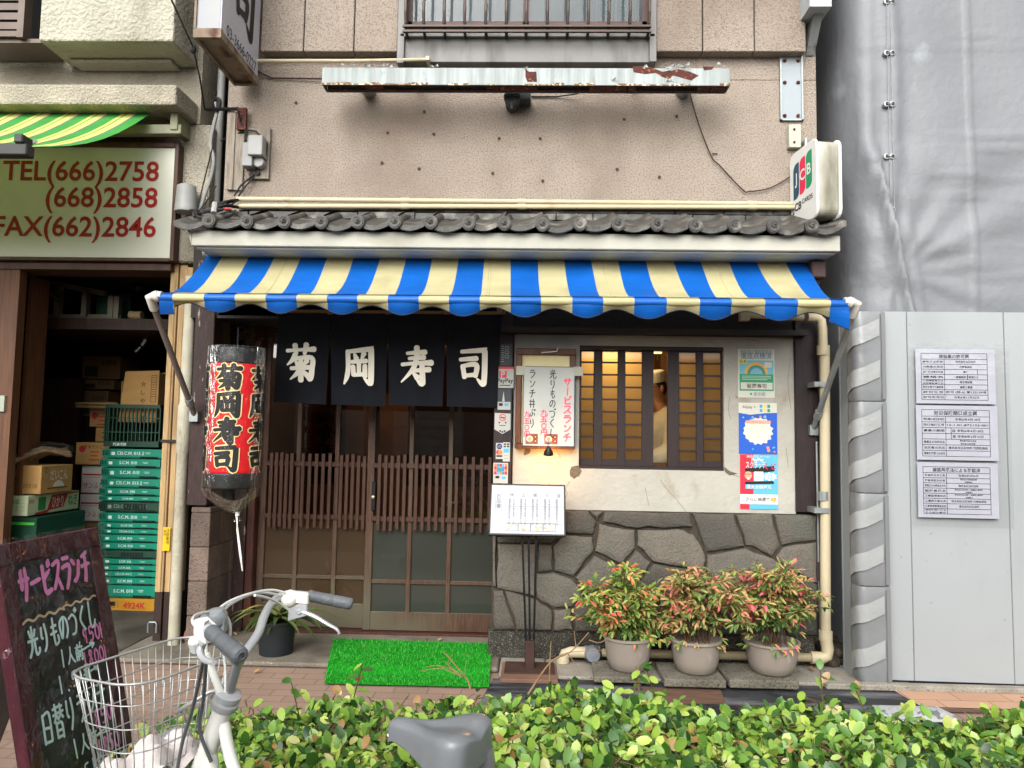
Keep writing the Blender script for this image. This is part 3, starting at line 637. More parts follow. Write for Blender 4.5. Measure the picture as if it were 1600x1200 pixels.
for k in range(23): mb.use(k % 2); mb.tube([pf[k]+V((0, -.0, -.012)), pf[k+1]+V((0, -.0, -.012))], .024, 10, cap=False)
mb.build('front_bar', [blue, cream], A, smooth=True)
mb = MB(); mb.tube([pb[0]+V((-.03, 0, 0)), pb[-1]+V((.03, 0, 0))], .028, 10); mb.build('roller', galv, A, smooth=True)
taupe = plain('taupe arm', '#7b706a', .45, metal=.2); lg = plain('light grey casting', '#b9b5ac', .5)
for (ex, ey), (qx, qy), m in (((234, 464), (305, 651), taupe), ((1339, 474), (1270, 672), galv)):
    e = P(ex, ey, YF); q = P(qx, qy, -.03); ar = MB(); ar.tube([e+(q-e)*.03, q], .019, 10); arm = ar.build('arm', m, A, smooth=True)
    mb = MB(); s = 1 if ex < 800 else -1; mb.tube([e+V((s*.075, 0, .008)), e+V((s*.03, 0, .008)), e+V((0, 0, 0)), e+(q-e)*.09], .027, 10); mb.tube([e+V((s*.03, 0, .0)), e+V((s*.055, 0, .008))], .034, 10); mb.build('elbow', lg, arm, smooth=True)
    mb = MB(); z = e.lerp(q, .86); mb.tube([z+(e-q).normalized()*.03, z-(e-q).normalized()*.03], .027, 10); mb.lathe(z, [(.0, -.03), (.012, -.03), (.012, .03), (0, .03)], 8, (0, 1, 0)); mb.obox(q, (1, 0, 0), (0, 1, 0), (0, 0, 1), .03, .03, .035); mb.build('pivot', galv, arm)
mb = MB(); q = P(1252, 430, -.2); mb.obox(P(1272, 425, -.12), (1, 0, 0), (0, 1, 0), (0, 0, 1), .05, .09, .06); mb.lathe(P(1270, 434, -.12), [(.06, .03), (.045, -.04), (.03, -.08)], 12); mb.build('wall_bracket', plain('maroon casting', '#3a2522', .5), A, bevel=.01)
# ------------------------------------------------------------------ noren
NR = thing('noren_curtain', 'black door curtain of four cloth panels with big white brush characters', 'curtain', P(610, 560, -.04))
ncl = mat('black noren cloth', '#0f1117', .85, .2, 6, .25, 300, spec=.2); ncw = plain('cream dye', '#e4dfce', .8)
tops = [(435, 516.5), (517, 606), (606.5, 697), (697.5, 783)]; bots = [(427, 508), (516, 601), (607, 691), (698, 776)]; by_ = [(628, 632), (632, 635), (633, 635), (635, 637)]
cen = [(470, 566), (561, 570), (651, 571), (739, 571)]
for k, ch in enumerate('菊岡寿司'):
    nb = MB(); nx, nz = 12, 10; vs = []
    def npt(u, t, k=k):
        x = (tops[k][0]+(tops[k][1]-tops[k][0])*u)*(1-t)+(bots[k][0]+(bots[k][1]-bots[k][0])*u)*t
        y = 488*(1-t)+(by_[k][0]+(by_[k][1]-by_[k][0])*u)*t; p = P(x, y, -.05)
        p.y += (.012*math.sin(u*7+k)+.006*math.sin(u*13+2*k))*t+.01*t; return p
    for j in range(nz+1): vs += [npt(i/nx, j/nz) for i in range(nx+1)]
    n = nx+1; nb.add(vs, [(j*n+i, (j+1)*n+i, (j+1)*n+i+1, j*n+i+1) for j in range(nz) for i in range(nx)]); nb.add([v+V((0, .004, 0)) for v in vs], [(j*n+i, j*n+i+1, (j+1)*n+i+1, (j+1)*n+i) for j in range(nz) for i in range(nx)])
    for st in range(1): nb.add([npt(i/nx, 1)+V((0, -.002, 0)) for i in range(n)]+[npt(i/nx, .975)+V((0, -.003, 0)) for i in range(n)], [(i, i+1, n+i+1, n+i) for i in range(nx)])
    cl = nb.build('cloth_panel', ncl, NR, smooth=2)
    class NP:
        def pt(s, a, b, o=0):
            u = a; t = b; p = npt(u, t); return p+V((0, -o, 0))
    x0 = (tops[k][0]+bots[k][0])/2; wd = (tops[k][1]-tops[k][0]+bots[k][1]-bots[k][0])/2; hgt = by_[k][0]-488
    cb = MB(); cw, chh = 50, 58; a0, b0 = cen[k][0]-cw/2, cen[k][1]-chh/2
    for st in GL[ch]:
        L = smooth_line([(a0+p[0]/100*cw, b0+p[1]/100*chh, 7.4*p[2]) for p in st], 6); cb.k += 1; o_ = .004+.00025*cb.k; vs = []
        (xa_, ya_, wa_), (xb_, yb_, wb_) = L[0], L[1]; d = math.hypot(xa_-xb_, ya_-yb_); L = [(xa_+(xa_-xb_)/d*wa_*.3, ya_+(ya_-yb_)/d*wa_*.3, wa_*.5)]+L
        (xa_, ya_, wa_), (xb_, yb_, wb_) = L[-1], L[-2]; d = math.hypot(xa_-xb_, ya_-yb_); L += [(xa_+(xa_-xb_)/d*wa_*.3, ya_+(ya_-yb_)/d*wa_*.3, wa_*.5)]
        for i in range(len(L)):
            p, q = L[max(0, i-1)], L[min(len(L)-1, i+1)]; dx, dy = q[0]-p[0], q[1]-p[1]; d = math.hypot(dx, dy) or 1
            for sg in (1, -1):
                x, y = L[i][0]-sg*dy/d*L[i][2]/2, L[i][1]+sg*dx/d*L[i][2]/2; t = (y-488)/hgt
                l0 = tops[k][0]*(1-t)+bots[k][0]*t; r0_ = tops[k][1]*(1-t)+bots[k][1]*t; p_ = npt((x-l0)/(r0_-l0), t); vs.append(p_+V((0, -o_, 0)))
        cb.add(vs, [(2*i, 2*i+1, 2*i+3, 2*i+2) for i in range(len(L)-1)])
    cb.build('character', ncw, cl)
mb = MB(); mb.tube([P(425, 486, -.05), P(790, 489, -.05)], .012, 8)
for x in (437, 517, 607, 697, 781): q = P(x, 487, -.05); mb.box(q.x-.02, q.x+.02, q.y-.016, q.y+.0, q.z-.02, q.z+.02)
mb.build('rod', plain('bamboo rod', '#6f5433', .6), NR)
# ------------------------------------------------------------------ lantern
Lc = P(366, 560, -.45); Ln = thing('paper_lantern', 'red paper lantern with black bands and black brush characters in a clear plastic bag', 'lantern', P(366, 760, -.45))
ax = P(368, 545, -.45).x; r_ = (P(408, 650, -.45).x-P(325, 650, -.45).x)/2; axx = P(366.5, 650, -.45).x
zt0, zt1, zt2, zt3 = (P(367, y, -.45).z for y in (546, 571, 738, 762))
C0 = V((axx, -.45, 0))
def rib(z0, z1, n): return [(r_-(.003 if i % 2 else 0), z0+(z1-z0)*i/n) for i in range(n+1)]
mb = MB(); mb.lathe(C0, rib(zt2, zt1, 60), 40); mb.build('paper_shade', mat('red lantern paper', '#d0121c', .5, .08, 5, .1, 60, trans=.15), Ln, smooth=2)
bk_ = mat('black lantern paper', '#1a1b1a', .45, .3, 6, stretch=(8, 8, .6))
for z0, z1 in ((zt3, zt2), (zt1, zt0)):
    mb = MB(); mb.lathe(C0, [(r_*.6, z0 if z0 == zt3 else z1), ]+rib(z0, z1, 8) if z0 == zt3 else rib(z0, z1, 8)+[(r_*.3, z1)], 40); mb.build('band', bk_, Ln, smooth=2)
cy = Cyl(C0+V((0, 0, zt1)), r_+.001, rad(7)); hh = (zt1-zt2); cink = plain('cream ink', '#e0c98f', .6)
for col in range(5):
    ob = MB(); ib = MB()
    for k, ch in enumerate('菊岡寿司'):
        a0 = col*r_*rad(72)-.083; b0 = .012+k*(hh-.02)/4
        for st in GL[ch]:
            pts = [(a0+p[0]/100*.166, b0+p[1]/100*(hh/4-.016)) for p in st]
            ob.stroke(cy, pts, [.027*p[2]+.016 for p in st], .0015, 4); ib.stroke(cy, pts, [.027*p[2] for p in st], .004, 4)
    oo_ = ob.build('character', cink, Ln); ib.build('ink_strokes', ink, oo_)
film = bpy.data.materials.new('clear film'); film.use_nodes = True; N = NT(film)
fz = N.n('Fresnel', i_IOR=1.45); tr = N.n('BsdfTransparent'); gl = N.n('BsdfGlossy', i_Roughness=.12); ms = N.n('MixShader'); oo = N.n('OutputMaterial')
tc = N.n('TexCoord'); mp = N.n('Mapping'); mp.inputs['Scale'].default_value = (14, 14, 3); N.l(tc.outputs['Object'], mp.inputs[0]); nz = N.n('TexNoise', i_Scale=3, i_Detail=3); N.l(mp.outputs[0], nz.inputs[0])
bp = N.n('Bump', i_Strength=1, i_Distance=.03); N.l(nz.outputs[0], bp.inputs['Height']); N.l(bp.outputs[0], gl.inputs['Normal']); mm = N.n('Math', operation='MULTIPLY_ADD', i_1=.5, i_2=.0); N.l(fz.outputs[0], mm.inputs[0])
N.l(mm.outputs[0], ms.inputs[0]); N.l(tr.outputs[0], ms.inputs[1]); N.l(gl.outputs[0], ms.inputs[2]); N.l(ms.outputs[0], oo.inputs[0])
zb0 = P(368, 803, -.45).z; xk = P(372, 803, -.45).x-axx
mb = MB(); n = 40; vs = []; rows = [(zt0+.01, 1.02, 0), (zt1, 1.035, 0), (zt2, 1.03, 0), (zt3, 1.05, 0), (zt3-.05, .95, .1), (zt3-.1, .62, .2), (zt3-.145, .28, .5), (zb0, .07, 1), (zb0-.02, .05, 1), (zb0-.045, .16, 1)]
for z, k, s in rows:
    for i in range(n):
        t = 2*math.pi*i/n; q = r_*k*(1+(.07*math.sin(9*t)+.04*math.sin(17*t+2))*(s if s else .12)); vs.append(C0+V((xk*s+q*math.sin(t), -q*math.cos(t), z)))
mb.add(vs, [(j*n+i, j*n+(i+1) % n, (j+1)*n+(i+1) % n, (j+1)*n+i) for j in range(len(rows)-1) for i in range(n)]); mb.build('plastic_bag', film, Ln, smooth=2)
mb = MB(); s0 = P(371, 803, -.45)
mb.tube([s0, s0+V((.006, -.01, -.1)), P(374, 862, -.45), P(379, 892, -.45), P(377, 870, -.455), P(369, 806, -.455)], .004, 6); mb.lathe(s0+V((0, 0, .0)), [(.014, -.012), (.014, .012)], 8)
mb.build('string', plain('white string', '#d8d6cf', .8), Ln)
mb = MB(); mb.lathe(C0+V((0, 0, zt0)), [(r_*.98, 0), (r_*1.0, .004), (r_*.98, .01), (r_*.9, .01)], 36); mb.tube([C0+V((0, 0, zt0+.005)), C0+V((0, 0, zt0+.14)), C0+V((0, .2, zt0+.2)), C0+V((0, .55, zt0+.22))], .006, 6)
mb.build('hanger', blackmetal, Ln)
# ------------------------------------------------------------------ things fixed to the restaurant front
def fl(px, py, Y): return Pl(P(px, py, Y))
def dim(px0, py0, px1, py1, Y):
    a, b, c, e = RC(px0, py0, px1, py1, Y); return b-a, e-c
# long rusty light housing
rustpaint = mat('peeling pale enamel', '#8d9492', .45, .2, 3, .3, 40, stretch=(9, 1, .7), stain='#6a4a35', stscale=4, str_=(.68, .76), ststretch=(1.5, 1, .45), speck='#7f8a87', sps=14, spr=(.6, .75))
rust = mat('bare rust', '#4a241d', .85, .3, 12, .6, 60, speck='#8a5a35', sps=30, spr=(.6, .7))
LB = thing('sign_light_housing', 'long pale metal light housing with flaking paint and rust across the stucco wall', 'light housing', P(822, 137, -.2))
a, b, c, e = RC(503, 106, 1141, 133, -.34)
mb = MB(); mb.box(a, b, -.34, -.335, c, e); mb.box(a, b, -.335, -.22, e-.006, e); mb.box(a, a+.005, -.335, -.22, c, e-.007); mb.box(b-.005, b, -.335, -.22, c, e-.007); mb.box(a+.006, b-.006, -.225, -.22, c, e-.007)
mb.build('housing', rustpaint, LB, bevel=.004)
mb = MB(); mb.box(a+.006, b-.006, -.334, -.305, c+.008, c+.012); mb.box(a+.006, b-.006, -.25, -.226, c+.008, c+.012); X = a
while X < b: 
    l = rr_.uniform(.05, .3)
    if rr_.random() < .6: mb.box(X, min(b, X+l)-.01, -.304, -.251, c+.009+rr_.uniform(-.003, .003), c+.013)
    X += l
mb.build('rusted_underside', rust, LB); mb = MB(); X = a
while X < b-.05:
    l = rr_.uniform(.03, .16)
    if rr_.random() < .72: mb.box(X, min(b, X+l), -.3415, -.3405, c-.002, c+rr_.uniform(.006, .018))
    X += l
mb.build('rust_edge', mat('rust edge', '#6b5138', .85, .4, 40, speck='#c0bda8', sps=60, spr=(.5, .6)), LB)
lp = Pl((0, -.3405, 0))
def lpt(pts): return [(P(x, y, -.34).x, -P(x, y, -.34).z) for x, y in pts]
mb = MB()
for pts in ([(988,104),(1003,103),(1020,106),(1035,112),(1060,108),(1078,112),(1092,118),(1080,126),(1066,122),(1052,118),(1046,124),(1034,120),(1024,114),(1008,116),(990,113)], [(821,108),(827,112),(838,112),(839,128),(824,128),(821,120)], [(1098,104),(1116,104),(1112,109),(1100,110)]):
    mb = MB(); mb.poly(lp, lpt(pts), 0); mb.build('bare_patch', rust, LB)
pass
pm = plain('flake white', '#c4c8c4', .5); mb = MB()
for x, y, s in ((545,102,9),(578,103,10),(605,103,8),(680,104,9),(1040,112,12),(1056,106,13),(1070,103,9),(1046,125,7),(1128,102,9),(1010,105,8),(822,106,6),(960,124,7)):
    for k in range(3):
        p = P(x+rr_.uniform(-s, s), y+rr_.uniform(-2, 2), -.345); w_ = .008+s*.0012*rr_.uniform(.5, 1.5); d = V((rr_.uniform(-1, 1), -.5, rr_.uniform(.2, 1))).normalized()*w_
        mb.add([p-V((w_, 0, 0)), p+V((w_*.6, 0, -.003)), p+d+V((w_*.4, 0, 0)), p+d*1.1-V((w_*.3, 0, .01))], [(0, 1, 2, 3)])
mb.build('paint_flake', pm, LB)
mb = MB()
for x in (647, 808, 995): q = P(x, 100, -.2); mb.box(q.x-.012, q.x+.012, -.27, -.003, e+.001, e+.022); 
for x in (575, 1068): q = P(x, 143, -.05); mb.lathe((q.x, -.1, q.z+.02), [(.05, 0), (.05, .095)], 16, (0, 1, 0))
mb.build('bracket', galv, LB)
for x in (800,):
    q = P(x, 150, -.16); mb = MB(); mb.lathe((q.x, q.y, q.z), [(.0, 0), (.055, 0), (.06, .02), (.055, .05), (.05, .155)], 18, (0, 1, 0))
    for k in range(6): t = k*math.pi/3; mb.bar((q.x, q.y-.004, q.z), (q.x+.05*math.cos(t), q.y-.004, q.z+.05*math.sin(t)), .01, .008, (0, 1, 0))
    mb.box(q.x+.03, q.x+.13, -.12, -.003, q.z-.0, q.z+.045); mb.lathe(q+V((0, -.0, -.06)), [(.012, 0), (.008, -.03)], 8); mb.build('fixture', plain('dark grey casting', '#3e403f', .5), LB)
mb = MB(); mb.tube([P(830, 151, -.01), P(870, 151, -.012), P(900, 147, -.05), P(914, 141, -.12)], .005, 6); mb.build('wire', cable, LB)
# thin cream pole in front
mb = MB(); mb.tube([P(395, 95, -.12), P(560, 95, -.12), P(668, 93, -.12)], .012, 8); mb.box(P(668, 93, -.12).x-.01, P(668, 93, -.12).x+.015, -.14, -.003, P(668, 93, -.12).z-.012, P(668, 93, -.12).z+.015)
tag(mb.build('conduit_pole', pvc, smooth=True), 'thin cream pole running from the projecting sign under the upstairs window', 'pole')
# hanging wire
mb = MB(); mb.tube([V(q) for q in smooth_line([tuple(P(x, y, -.02)) for x, y in ((1078, 146), (1092, 195), (1112, 245), (1124, 258), (1160, 296), (1172, 299), (1205, 293), (1244, 270))], 5)], .0045, 6)
mb.bar(P(1113, 240, -.01), P(1121, 240, -.01), .006, .006); tag(mb.build('loose_cable', copper_tube, smooth=True), 'loose brown cable sagging across the wall to the card sign', 'cable')
mb = MB(); mb.tube([P(395, 108, -.02), P(425, 122, -.015), P(503, 123, -.03)], .006, 6); tag(mb.build('feed_cable', copper_tube), 'cable from the projecting sign to the left end of the rusty light housing', 'cable')
# plates on the right
SP = thing('wall_plate', 'narrow grey metal cover plate with six bolts near the wall corner', 'plate', P(1237, 187, 0))
mb = MB(); mb.pbox(1220, 84, 1254, 187, -.012, .01); mb.build('plate', mat('pale grey steel', '#8f979b', .5, .06, 4), SP)
mb = MB(); a, b, c, e = RC(1219, 84, 1255, 188, -.02); mb.box(a, a+.012, -.022, -.003, c, e); mb.box(b-.012, b, -.022, -.003, c, e); mb.box(a, b, -.022, -.003, c, c+.008); mb.build('rim', galv, SP)
mb = MB()
for x in (1226, 1247):
    for y in (95, 129, 181): mb.lathe(P(x, y, -.013), [(.014, 0), (.012, .008), (.006, .014)], 8, (0, -1, 0))
mb.build('bolt', rust, SP)
mb = MB(); a, b, c, e = RC(1260, 30, 1294, 6, -.2); mb.box(a, b, -.26, -.003, P(1280, 10, -.26).z, TOP); mb.use(1); x = P(1262, 60, -.05).x
mb.add([(x, -.01, P(1262, 88, 0).z), (x+.06, -.01, P(1262, 88, 0).z), (x+.06, -.01, P(1262, 25, 0).z), (x, -.24, P(1262, 26, 0).z), (x+.06, -.24, P(1262, 26, 0).z), (x, -.01, P(1262, 25, 0).z)], [(0, 1, 4, 3), (1, 2, 4), (0, 3, 5), (0, 5, 2, 1)])
tag(mb.build('balcony_bracket', [mat('pale bracket paint', '#a9b0b2', .5), galv]), 'pale metal bracket under the upper right corner of the facade', 'bracket')
mb = MB(); mb.pbox(1233, 194, 1252, 230, -.05, .048); mb.use(1)
for y in (202, 222): mb.lathe(P(1241, y, -.052), [(.01, 0), (.006, .01)], 8, (0, -1, 0))
tag(mb.build('junction_plate', [mat('pale plate', '#a5a596', .5, .1, 8), rust], bevel=.005), 'small pale junction plate on the wall above the card sign', 'plate')
# credit card sign, a box standing out from the wall
JX = P(1239, 275, -.06).x; JT = .15; zj0, zj1 = P(1268, 338, -.38).z, P(1268, 213, -.38).z; hJ = zj1-zj0
JS = thing('card_sign', 'white rounded box sign with three coloured stripes and the letters JCB at the eave', 'sign', (JX+.08, -.2, zj0))
jp = Pl((JX, -.02, zj1), (.13, -1, 0)); L_ = .37
mb = MB(); mb.prism(jp, rrect(.012, .012, L_-.012, hJ-.012, .055), -JT, 0); mb.build('box', mat('dirty white sign box', '#b3b1a4', .45, .06, 4, stain='#5f5b48', stscale=4, str_=(.46, .7), ststretch=(1, 1, .3)), JS, bevel=.012, seg=2)
mb = MB()
for o_ in (.004, -JT-.004): mb.prism(jp, rrect(.0, .0, L_, hJ, .06), o_-.012, o_+.006)
mb.build('rim', mat('white rim', '#cfcfca', .4, .03, 4), JS, bevel=.004)
mb = MB(); pj = Pl(jp.pt(0, 0, .0105), (.13, -1, 0)); mb.use(0)
for k, c_ in enumerate((0, 1, 2)):
    mb.use(k); x0 = .055+k*.088; s0, s1 = .085-k*.012, .335-k*.012
    if k == 0: poly = [(x0+.05, s0)]+[(x0+.08, s0), (x0+.08, s1-.04)]+arc(x0+.035, s1-.045, .045, 0, 90, 5)+[(x0, s1)]+[(x0, s0+.05)]+arc(x0+.05, s0+.05, .05, 180, 270, 5)
    else: poly = [(x0+.045, s0), (x0+.08, s0), (x0+.08, s1-.04)]+arc(x0+.035, s1-.045, .045, 0, 90, 5)+[(x0, s1), (x0, s0+.045)]+arc(x0+.045, s0+.045, .045, 180, 270, 5)
    mb.poly(pj, poly, 0)
    mb.use(3); mb.text(pj, 'JCB'[k], x0+.04, .205-k*.012, .105, .0015, bold=.02)
mb.use(4); mb.text(pj, 'JCB', .105, .40, .075, .001, bold=.03); mb.text(pj, 'CARDS', .245, .378, .045, .001, bold=.02)
mb.build('emblem', [plain('petrol blue', '#18455c', .5), plain('crimson', '#d2224a', .5), plain('sign green', '#10875a', .5), white, ink], JS)
mb = MB(); mb.tube([(JX+.08, -.1, zj1), (JX+.08, -.1, zj1+.09), (JX+.08, -.003, zj1+.1)], .016, 8); mb.box(JX+.03, JX+.13, -.16, -.04, zj0-.08, zj0+.002); mb.build('mounting', galv, JS)
# conduits above the tiles
for k, (ya, yb, x0, x1) in enumerate(((311, 319, 370, 1238), (322, 324, 371, 1245))):
    mb = MB(); mb.tube([P(x0, ya, -.08), P(800, (ya+yb)/2, -.08), P(x1, yb, -.08)], .017, 10)
    for x in (633, 815, 1175): t = (x-x0)/(x1-x0); q = P(x, ya+(yb-ya)*t, -.08); mb.tube([q-V((.03, 0, 0)), q+V((.03, 0, 0))], .021, 10)
    tag(mb.build('conduit', pvc, smooth=True), ('upper of two cream conduits running above the roof tiles', 'lower of two cream conduits, lying just on the roof tiles')[k], 'conduit', 'cream conduits above the tiles')
# meter board
MBD = thing('meter_board', 'weathered wooden board carrying a grey electricity meter and switch box', 'electric meter', P(408, 278, 0))
wold = mat('weathered board', '#7f766a', .85, .25, 8, .4, 40, stretch=(10, 4, 1))
mb = MB(); mb.pbox(386, 200, 421, 279, -.03, .028); mb.build('backboard', wold, MBD)
mb = MB(); q = P(406, 232, -.04); mb.box(q.x-.05, q.x+.055, -.14, -.031, P(400, 245, -.1).z, P(400, 214, -.1).z); mb.lathe((q.x+.01, -.09, P(400, 253, -.08).z), [(.04, 0), (.04, .06)], 14, (0, 1, 0)); mb.build('meter', greypl, MBD, bevel=.008, seg=2)
mb = MB(); mb.pbox(378, 222, 394, 259, -.12, .085); mb.build('switch_box', mat('grey box', '#7c7c7a', .45), MBD, bevel=.004)
mb = MB()
for x, y in ((394, 274), (403, 271)): mb.lathe(P(x, y, -.031), [(.018, 0), (.018, .02), (.008, .022)], 10, (0, -1, 0))
mb.tube([P(384, 220, -.06), P(384, 205, -.05), P(376, 190, -.06), P(372, 172, -.1)], .008, 6); mb.tube([P(415, 245, -.06), P(418, 225, -.06), P(400, 205, -.05), P(385, 203, -.05), P(345, 220, .05)], .006, 6)
mb.tube([P(396, 277, -.04), P(380, 295, -.06), P(372, 308, -.08)], .006, 6); mb.tube([P(392, 277, -.04), P(376, 290, -.05), P(366, 306, -.07)], .006, 6); mb.build('wiring', cable, MBD)
# timber strip and rusty plate on the left edge
mb = MB(); mb.pbox(355, 178, 381, 298, -.0055, .004, 0); a, b, c, e = RC(356, 176, 380, 296, -.03); mb = MB(); mb.box(a, a+.045, -.03, -.003, c, e); mb.box(a+.047, b, -.022, -.003, c, e)
tag(mb.build('edge_board', wold), 'pale weathered timber strip at the left edge of the stucco wall', 'board')
mb = MB(); mb.pbox(370, 168, 384, 202, -.06, .028); tag(mb.build('rusty_plate', rust), 'small rusty plate above the electricity meter', 'plate')
# cable bundle on the roof end and grey cover cylinder
CB = thing('cable_bundle', 'tangle of black cables lying on the left end of the tiled eave', 'cables', P(340, 335, -.2))
mb = MB()
for k in range(9):
    y0 = rr_.uniform(310, 330); pts = [P(372, 312+(k % 2)*12+rr_.uniform(-1, 1), -.1), P(345+rr_.uniform(-8, 8), 322+rr_.uniform(-8, 6), -.2), P(320+rr_.uniform(-10, 10), 333+rr_.uniform(-6, 6), -.24), P(300+rr_.uniform(-4, 16), 332+rr_.uniform(-6, 8), -.2)]
    mb.tube([V(q) for q in smooth_line([tuple(p) for p in pts], 5)], .007, 6)
for k in range(3): mb.tube([V(q) for q in smooth_line([tuple(P(x, y, -.26)) for x, y in ((303, 330), (312, 340), (345, 339+k), (365, 333), (352, 327), (318, 330+k))], 5)], .009, 6)
mb.build('cable', cable, CB)
mb = MB(); mb.tube([P(334, 333, -.28), P(336, 318, -.24)], .02, 8); mb.use(1); mb.tube([P(351, 327, -.26), P(361, 327, -.25)], .013, 8); mb.build('tape', [greypl, plain('red tape', '#a8262a', .5)], CB)
mb = MB(); mb.lathe(P(290, 332, .0), [(.075, 0), (.078, .01), (.075, .03), (.066, .19), (.05, .2), (0, .2)], 22); tag(mb.build('pipe_cover', mat('pale grey plastic', '#8b8c89', .5), smooth=True), 'pale grey cylindrical cover standing on the left end of the eave', 'pipe cover')
# overhead wires on the left
mb = MB(); mb.tube([P(268, 0, -1.2), P(301, 72, -.5), P(312, 120, -.1), P(320, 172, .1)], .006, 6); mb.ball(P(302, 76, -.5), .022, 8, 6, (1, 1, 1.6)); tag(mb.build('service_wire', cable), 'black service wire coming down in front of the projecting sign', 'wire')
mb = MB(); mb.tube([V(q) for q in smooth_line([tuple(P(x, y, .05)) for x, y in ((337, 160), (340, 172), (334, 195), (329, 225), (334, 248), (330, 275), (318, 310), (312, 330))], 5)], .013, 7); tag(mb.build('grey_cable', greypl, smooth=True), 'grey cable winding down beside the cream pillar', 'cable')
mb = MB(); mb.tube([P(322, 171, .05), P(372, 170, -.05)], .013, 8); mb.tube([P(341, 160, .05), P(341, 172, .04)], .016, 8); mb.tube([V(q) for q in smooth_line([tuple(P(x, y, .05)) for x, y in ((333, 158), (338, 154), (343, 158), (342, 172))], 4)], .016, 8); tag(mb.build('hooked_pipe', blackmetal), 'black horizontal bracket with hooked pipe end across the narrow gap', 'bracket')
mb = MB(); mb.tube([P(336, 215, -.0), P(322, 270, -.02), P(308, 328, -.1)], .005, 5); mb.tube([P(338, 290, -.02), P(326, 310, -.05), P(312, 328, -.1)], .005, 5); tag(mb.build('thin_wire', cable), 'thin black wire slanting down to the cable tangle', 'wire')
# number plate 6-9
NPp = thing('number_plate', 'small dark blue plate with the number 6-9 above the lantern', 'number plate', P(398, 508, .3))
mb = MB(); w_, h_ = dim(384, 487, 413, 507, .3); pl = fl(384, 487, .3); mb.prism(pl, rrect(0, 0, w_, h_, .01), -.004, 0); mb.build('plate', plain('dark blue enamel', '#141c2c', .4), NPp)
mb = MB(); mb.text(pl, '6-9', w_/2, h_*.5, .085, .002); mb.build('lettering', plain('plate white', '#a9adb0', .5), NPp)
mb = MB(); mb.box(pl.O.x+w_/2-.02, pl.O.x+w_/2+.02, .305, .5, pl.O.z-h_*.8, pl.O.z-h_*.2); mb.build('bracket', blackmetal, NPp)
mb = MB()
for k in range(16):
    c = P(380, 520, .3); mb.tube([V(q) for q in smooth_line([tuple(c+V((rr_.gauss(0, .03), rr_.uniform(-.04, .1), rr_.gauss(0, .04)))), tuple(c+V((rr_.gauss(0, .05), rr_.uniform(-.04, .1), rr_.gauss(0, .04)))), tuple(P(rr_.choice((362, 370, 412, 395)), rr_.choice((480, 500, 530)), .3))], 4)], .0035, 5)
tag(mb.build('wire_tangle', copper_tube), 'tangle of old brown wire between the lantern and number plate', 'wire')
# ------------------------------------------------------------------ menu frame
MF = thing('framed_menu', 'brown wooden hanging frame with a white handwritten lunch sheet taped in it', 'menu frame', P(855, 702, -.05))
pl = fl(807, 544, -.06); W_, H_ = dim(807, 544, 900, 701, -.06)
fwood = mat('varnished brown wood', '#553016', .4, .3, 6, .2, 40, stretch=(6, 6, 1))
mb = MB(); t = .045
for q in ((0, 0, W_, t), (0, H_-t*.8, W_, H_), (0, t, t*.9, H_-t*.8), (W_-t*.9, t, W_, H_-t*.8)): mb.prism(pl, [(q[0], q[1]), (q[2], q[1]), (q[2], q[3]), (q[0], q[3])], -.055, .015)
mb.build('frame', fwood, MF, bevel=.004)
mb = MB(); mb.prism(pl, [(t*.9, t), (W_-t*.9, t), (W_-t*.9, H_-t*.8), (t*.9, H_-t*.8)], -.05, -.01); mb.build('backing', mat('cream backing', '#e6d9a4', .7, .06, 4), MF)
sp = fl(818, 572, -.082); SW, SH = dim(818, 572, 899, 697, -.082)
mb = MB(); mb.prism(sp, [(0, 0), (SW, 0), (SW, SH), (0, SH)], -.003, 0); sh = mb.build('menu_sheet', plain('white menu sheet', '#aeb1ab', .5), MF)
mb = MB(); mb.frame(sp, 0, 0, SW, SH, .005, .0006); mb.build('border', plain('slate border', '#3f4a5e', .6), sh)
mb = MB(); ch = .054
def vcol(mb, s, a, b, h, wd, lw, step=None, j=3):
    for k, c_ in enumerate(s): mb.glyph(sp, c_, a, b+k*(step or h*1.02), wd, h, lw, .001, j)
mb.use(0); vcol(mb, '光りものづくし', SW*.5, .02, .066, .05, .0055); vcol(mb, 'ランチ丼ぶり', SW*.11, .02, .066, .048, .0055)
mb.use(1); vcol(mb, 'サ｜ビスランチ', SW*.77, .075, .062, .062, .009); vcol(mb, '九五〇円', SW*.34, SH*.54, .044, .05, .007); vcol(mb, '九五〇円', SW*.02, SH*.565, .044, .044, .006)
mb.build('handwriting', [ink, plain('pink marker', '#e8566e', .6)], sh)
mb = MB()
for x0, x1 in ((.06, .30), (.42, .68)):
    a0, a1, b0, b1 = SW*x0, SW*x1, SH*.845, SH*.975; mb.use(0); mb.quad(sp, a0, b0, a1, b1, .001); mb.use(1); mb.poly(sp, arc(a0+(a1-a0)*.33, (b0+b1)/2, .022, 0, 360, 16)[:-1], .0018); mb.use(2); mb.poly(sp, arc(a0+(a1-a0)*.33, (b0+b1)/2, .014, 0, 360, 12)[:-1], .0026)
    mb.use(3)
    for bb in (.3, .7): mb.poly(sp, arc(a0+(a1-a0)*.8, b0+(b1-b0)*bb, .0115, 0, 360, 12)[:-1], .0018)
    mb.use(2)
    for bb in (.3, .7): mb.poly(sp, arc(a0+(a1-a0)*.8, b0+(b1-b0)*bb, .006, 0, 360, 10)[:-1], .0026)
    mb.use(4)
    for q in range(4): mb.stroke(sp, [(a0+.004+q*.012, b0+.05), (a0+.012+q*.012, b0+.06)], .006, .003)
